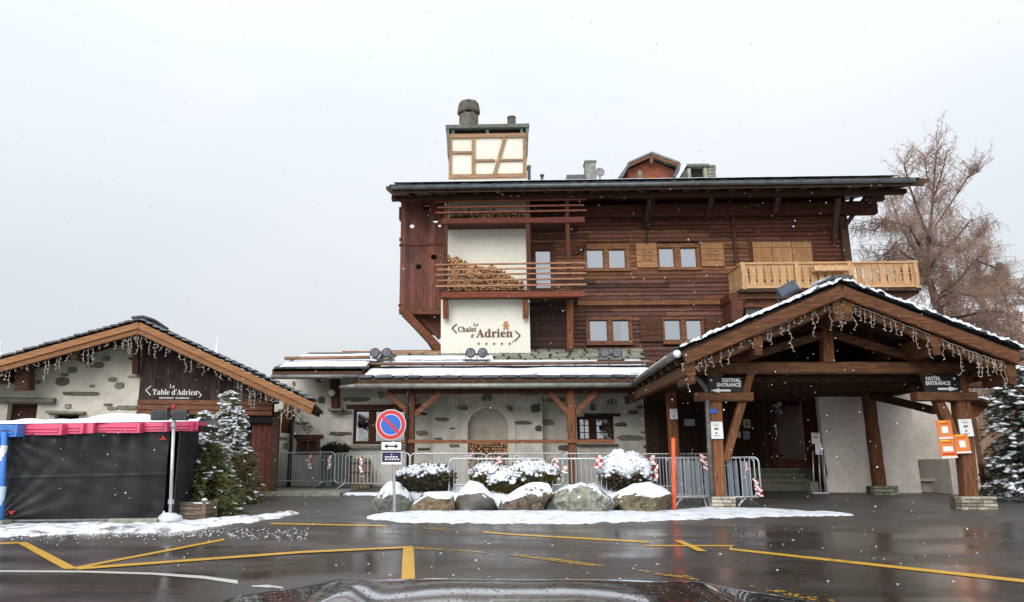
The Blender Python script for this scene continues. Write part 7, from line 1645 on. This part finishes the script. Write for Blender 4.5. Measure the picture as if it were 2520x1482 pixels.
# brown larch and snowy wood behind, its haze put into pale snow cover
def larch(x, y, H, Rr, lab, seed, col=(1, 1, 1), n=1400):
    rs = random.Random(seed); z0 = hillz(x, y); o = thing('larch_tree', (x, y, z0), lab, 'tree'); b = MB(); b.tube([(x, y, z0 - .2), (x, y, z0 + H)], [.018 * H, .01], 6); b.build('trunk', 'bark', o, color=col)
    global RV, RF
    RV = []; RF = []
    for i in range(n):
        f = rs.random() ** .8; az = rs.uniform(0, 6.28); L_ = Rr * (1 - f) ** .8 * rs.uniform(.5, 1) + .1; d = Vector((math.cos(az), math.sin(az), .1)); p = Vector((x, y, z0 + H * (.08 + .92 * f))); pts = [p + d * (L_ * k / 3) + Vector((0, 0, -.12 * L_ * (k / 3) ** 2)) for k in range(4)]; ribbon(pts, .03, .012)
        for k in range(6): a = p + d * (L_ * rs.uniform(.2, 1)); a.z -= .08 * L_; ribbon([a, a + Vector((rs.gauss(0, .1), rs.gauss(0, .1), -rs.uniform(.1, .4)))], .022, .012)
    fast('twigs', np.array(RV), np.array(RF), 'twig', o, nv=4).color = (*col, 1)
larch(P(2500, 900, 36).x, 36, 9.0, 2.2, 'brown bare larch at the right edge behind the dark fir', 5, (.9, .78, .7), 420)
larch(P(2440, 900, 44).x, 44, 8.6, 2.2, 'thin brown larch just left of the larch at the right edge', 6, (.95, .85, .8), 380)
larch(P(2360, 900, 48).x, 48, 7.6, 2.6, 'shorter brown larch low behind the large bare tree', 7, (1.3, 1.1, .95), 600)
for i, (px, py, v, H) in enumerate([(2520, 760, 75, 0), (2470, 790, 80, 0), (2560, 700, 78, 0)]):
    p = P(px, py, v); z0 = hillz(min(p.x, 58), min(v, 80)); conifer((p.x, v, z0), p.z - z0, 3.2, ['pale frosted conifer far up the slope at the right edge', 'pale frosted conifer left of the far right-edge one', 'tall frosted conifer just beyond the right edge'][i], m='needled', snow=2, nw=22, nb=8, seed=50 + i, sprays=10, sl=.5, ntri=5, needw=.06)  # dense snow cover doubles as haze paling these far trees
# dark snowy fir at the right
p = P(2515, 1150, 19.5); conifer((p.x + .1, 19.5, tz(19.5)), P(2490, 895, 19.5).z - tz(19.5), 1.1, 'dark fir with thick snow on its boughs at the right edge', nm='fir_tree', m='needled', snow=.22, lz=1.5, nw=22, nb=13, seed=31, droop=.45, cone=.5, z0f=.1, sprays=17, sl=.2, needw=.014)
# lean-to roof and timber fence by the slope
o = thing('garden_shelter', (P(2420, 1090, 24).x, 24, tz(24)), 'small timber shelter with a snowy roof behind the right porch post', 'shelter')
b = MB(); b.prism([tuple(XZ(x, y, 24)) for x, y in [(2388, 985), (2394, 983), (2444, 998), (2442, 1004)]], 23.6, 26); rf = b.build('roof', 'beam', o, color=(.8, .6, .45)); b = MB(); b.prism([tuple(XZ(x, y, 24)) for x, y in [(2392, 982), (2394, 979), (2446, 994), (2444, 999)]], 23.55, 26); b.build('snow_cover', 'snow', rf)
b = MB(); b.prism([tuple(XZ(x, y, 24)) for x, y in [(2386, 990), (2436, 1004), (2420, 1022), (2386, 1035)]], 24.2, 24.3); b.build('gable_board', 'log', o, color=(1.2, .8, .6)); b = MB(); q = P(2392, 1030, 24.25); b.box(q.x - .1, q.x + .1, 24.2, 24.4, tz(24), q.z); b.build('post', 'beamv', o, color=(.6, .5, .4))
o = thing('timber_railing', (P(2440, 1180, 21).x, 21, tz(21)), 'brown timber railing descending to the right behind the porch post', 'fence')
for a, c_ in (((2409, 1143), (2478, 1168)), ((2409, 1167), (2472, 1194)), ((2452, 1201), (2530, 1206)), ((2460, 1213), (2530, 1220))):
    b = MB(); p0, p1 = P(*a, 21), P(*c_, 20.6); b.beam(p0, p1, .08, .09, 4, .08); b.build('rail', 'rail', o, color=(.4, .36, .34))
for x, y in ((2413, 1145), (2470, 1166), (2520, 1204)): b = MB(); p0 = P(x, y - 4, 21); b.beam((p0.x, 21, tz(21) - .3), (p0.x, 21, p0.z), .1, .1, 2, .05); b.build('post', 'beamv', o, color=(.5, .42, .38))

# ------------------------------------------------------------------ the car this is seen from: bonnet, wings, lamps, wheels
car = thing('dark_car', (0, 1.6, 0), 'wet black car bonnet reflecting the sky along the bottom edge', 'car')
cx0 = .085
def bz(x, y):
    r_ = (x - cx0) / .86; z = .972 - .062 * abs(r_) ** 2.2; t = (y - 1.0) / 1.6
    z -= .02 * max(0, t - .5) ** 2 + 1.6 * max(0, t - .84) ** 1.5; z += .014 * math.exp(-((abs(r_) - .62) / .10) ** 2) * (1 - .5 * abs(t - .5)); return z - .012 * math.exp(-((r_) / .28) ** 2) * .6
nx, ny = 60, 40; V = []
for i in range(nx + 1):
    for j in range(ny + 1):
        rx = -1 + 2 * i / nx; y = 1.0 + 1.6 * j / ny; x = cx0 + rx * .86; y2 = 1.0 + (y - 1.0) * (1 - .10 * abs(rx) ** 3); V.append((x, y2, bz(x, y2 if j < ny else y2)))
F = [(i * (ny + 1) + j, (i + 1) * (ny + 1) + j, (i + 1) * (ny + 1) + j + 1, i * (ny + 1) + j + 1) for i in range(nx) for j in range(ny)]
b = MB(); b.add(V, F); b.build('bonnet', 'carpaint', car, smooth=True)
b = MB(); b.box(cx0 - .84, cx0 + .84, .95, 2.25, .30, .80); b.box(cx0 - .80, cx0 + .80, 2.25, 2.42, .28, .76); b.build('body', 'carpaint', car)
for s_ in (-1, 1):
    b = MB(); b.box(cx0 + s_ * .62 - .14, cx0 + s_ * .62 + .14, 2.35, 2.45, .60, .72); b.build('headlight', 'white', car)
    b = MB(); b.lathe([(.32, -.11), (.33, 0), (.32, .11)], (cx0 + s_ * .76, 1.5, .33), 24, 'x'); wh_ = b.build('wheel', 'tyre', car); b = MB(); b.lathe([(.2, -.005), (.2, .005)], (cx0 + s_ * .885, 1.5, .33), 16, 'x'); b.build('rim', 'steel', wh_)
b = MB(); b.box(cx0 - .4, cx0 + .4, 2.425, 2.44, .5, .7); b.build('grille', 'dark', car); b = MB(); b.box(cx0 - .7, cx0 + .7, .80, 1.0, .84, .93); b.build('scuttle', 'dark', car)
b = MB(); b.beam((cx0 - .5, 1.03, .975), (cx0 + .1, .98, .965), .02, .02, 3); b.build('wiper', 'dark', car)
# raindrops on the bonnet
dr = []
for i in range(900):
    x = cx0 + RS.uniform(-.84, .84); y = RS.uniform(1.02, 2.3); r_ = RS.uniform(.0015, .0035); dr.append(((x, y, bz(x, y)), (r_, r_, r_ * .6)))
snow_lumps(dr, 'water_drops', car, m='carpaint')['kind'] = 'stuff'

# clots of slush on the wet road
cl = []
for i in range(520):
    px, py = (RS.uniform(-30, 760), RS.gauss(1312, 9)) if RS.random() < .9 else (RS.uniform(900, 2500), RS.uniform(1292, 1440))
    if py < 1296: continue
    q = G(px, py); r_ = RS.choice((.005, .007, .010, .016)); cl.append((q + Vector((0, 0, .003)), (r_ * 1.5, r_ * 1.2, .006)))
o = snow_lumps(cl, 'slush_clots', None); setp(o, 'small clots of slush scattered over the wet road', 'slush', kind='stuff')
# ------------------------------------------------------------------ falling snow
fl = []
for i in range(2600):
    y = RS.uniform(3.5, 24) ; p = P(RS.uniform(-40, 2560), RS.uniform(-40, 1400), y)
    if p.z < tz(y) + .05: continue
    r_ = RS.choice((.0025, .003, .004, .0062)) * (.5 + .042 * y); fl.append((p, (r_, r_, r_ * 1.3)))
o = snow_lumps(fl, 'falling_snow', None); setp(o, 'snowflakes falling through the air', 'snowflakes', kind='stuff')
bpy.context.view_layer.update()
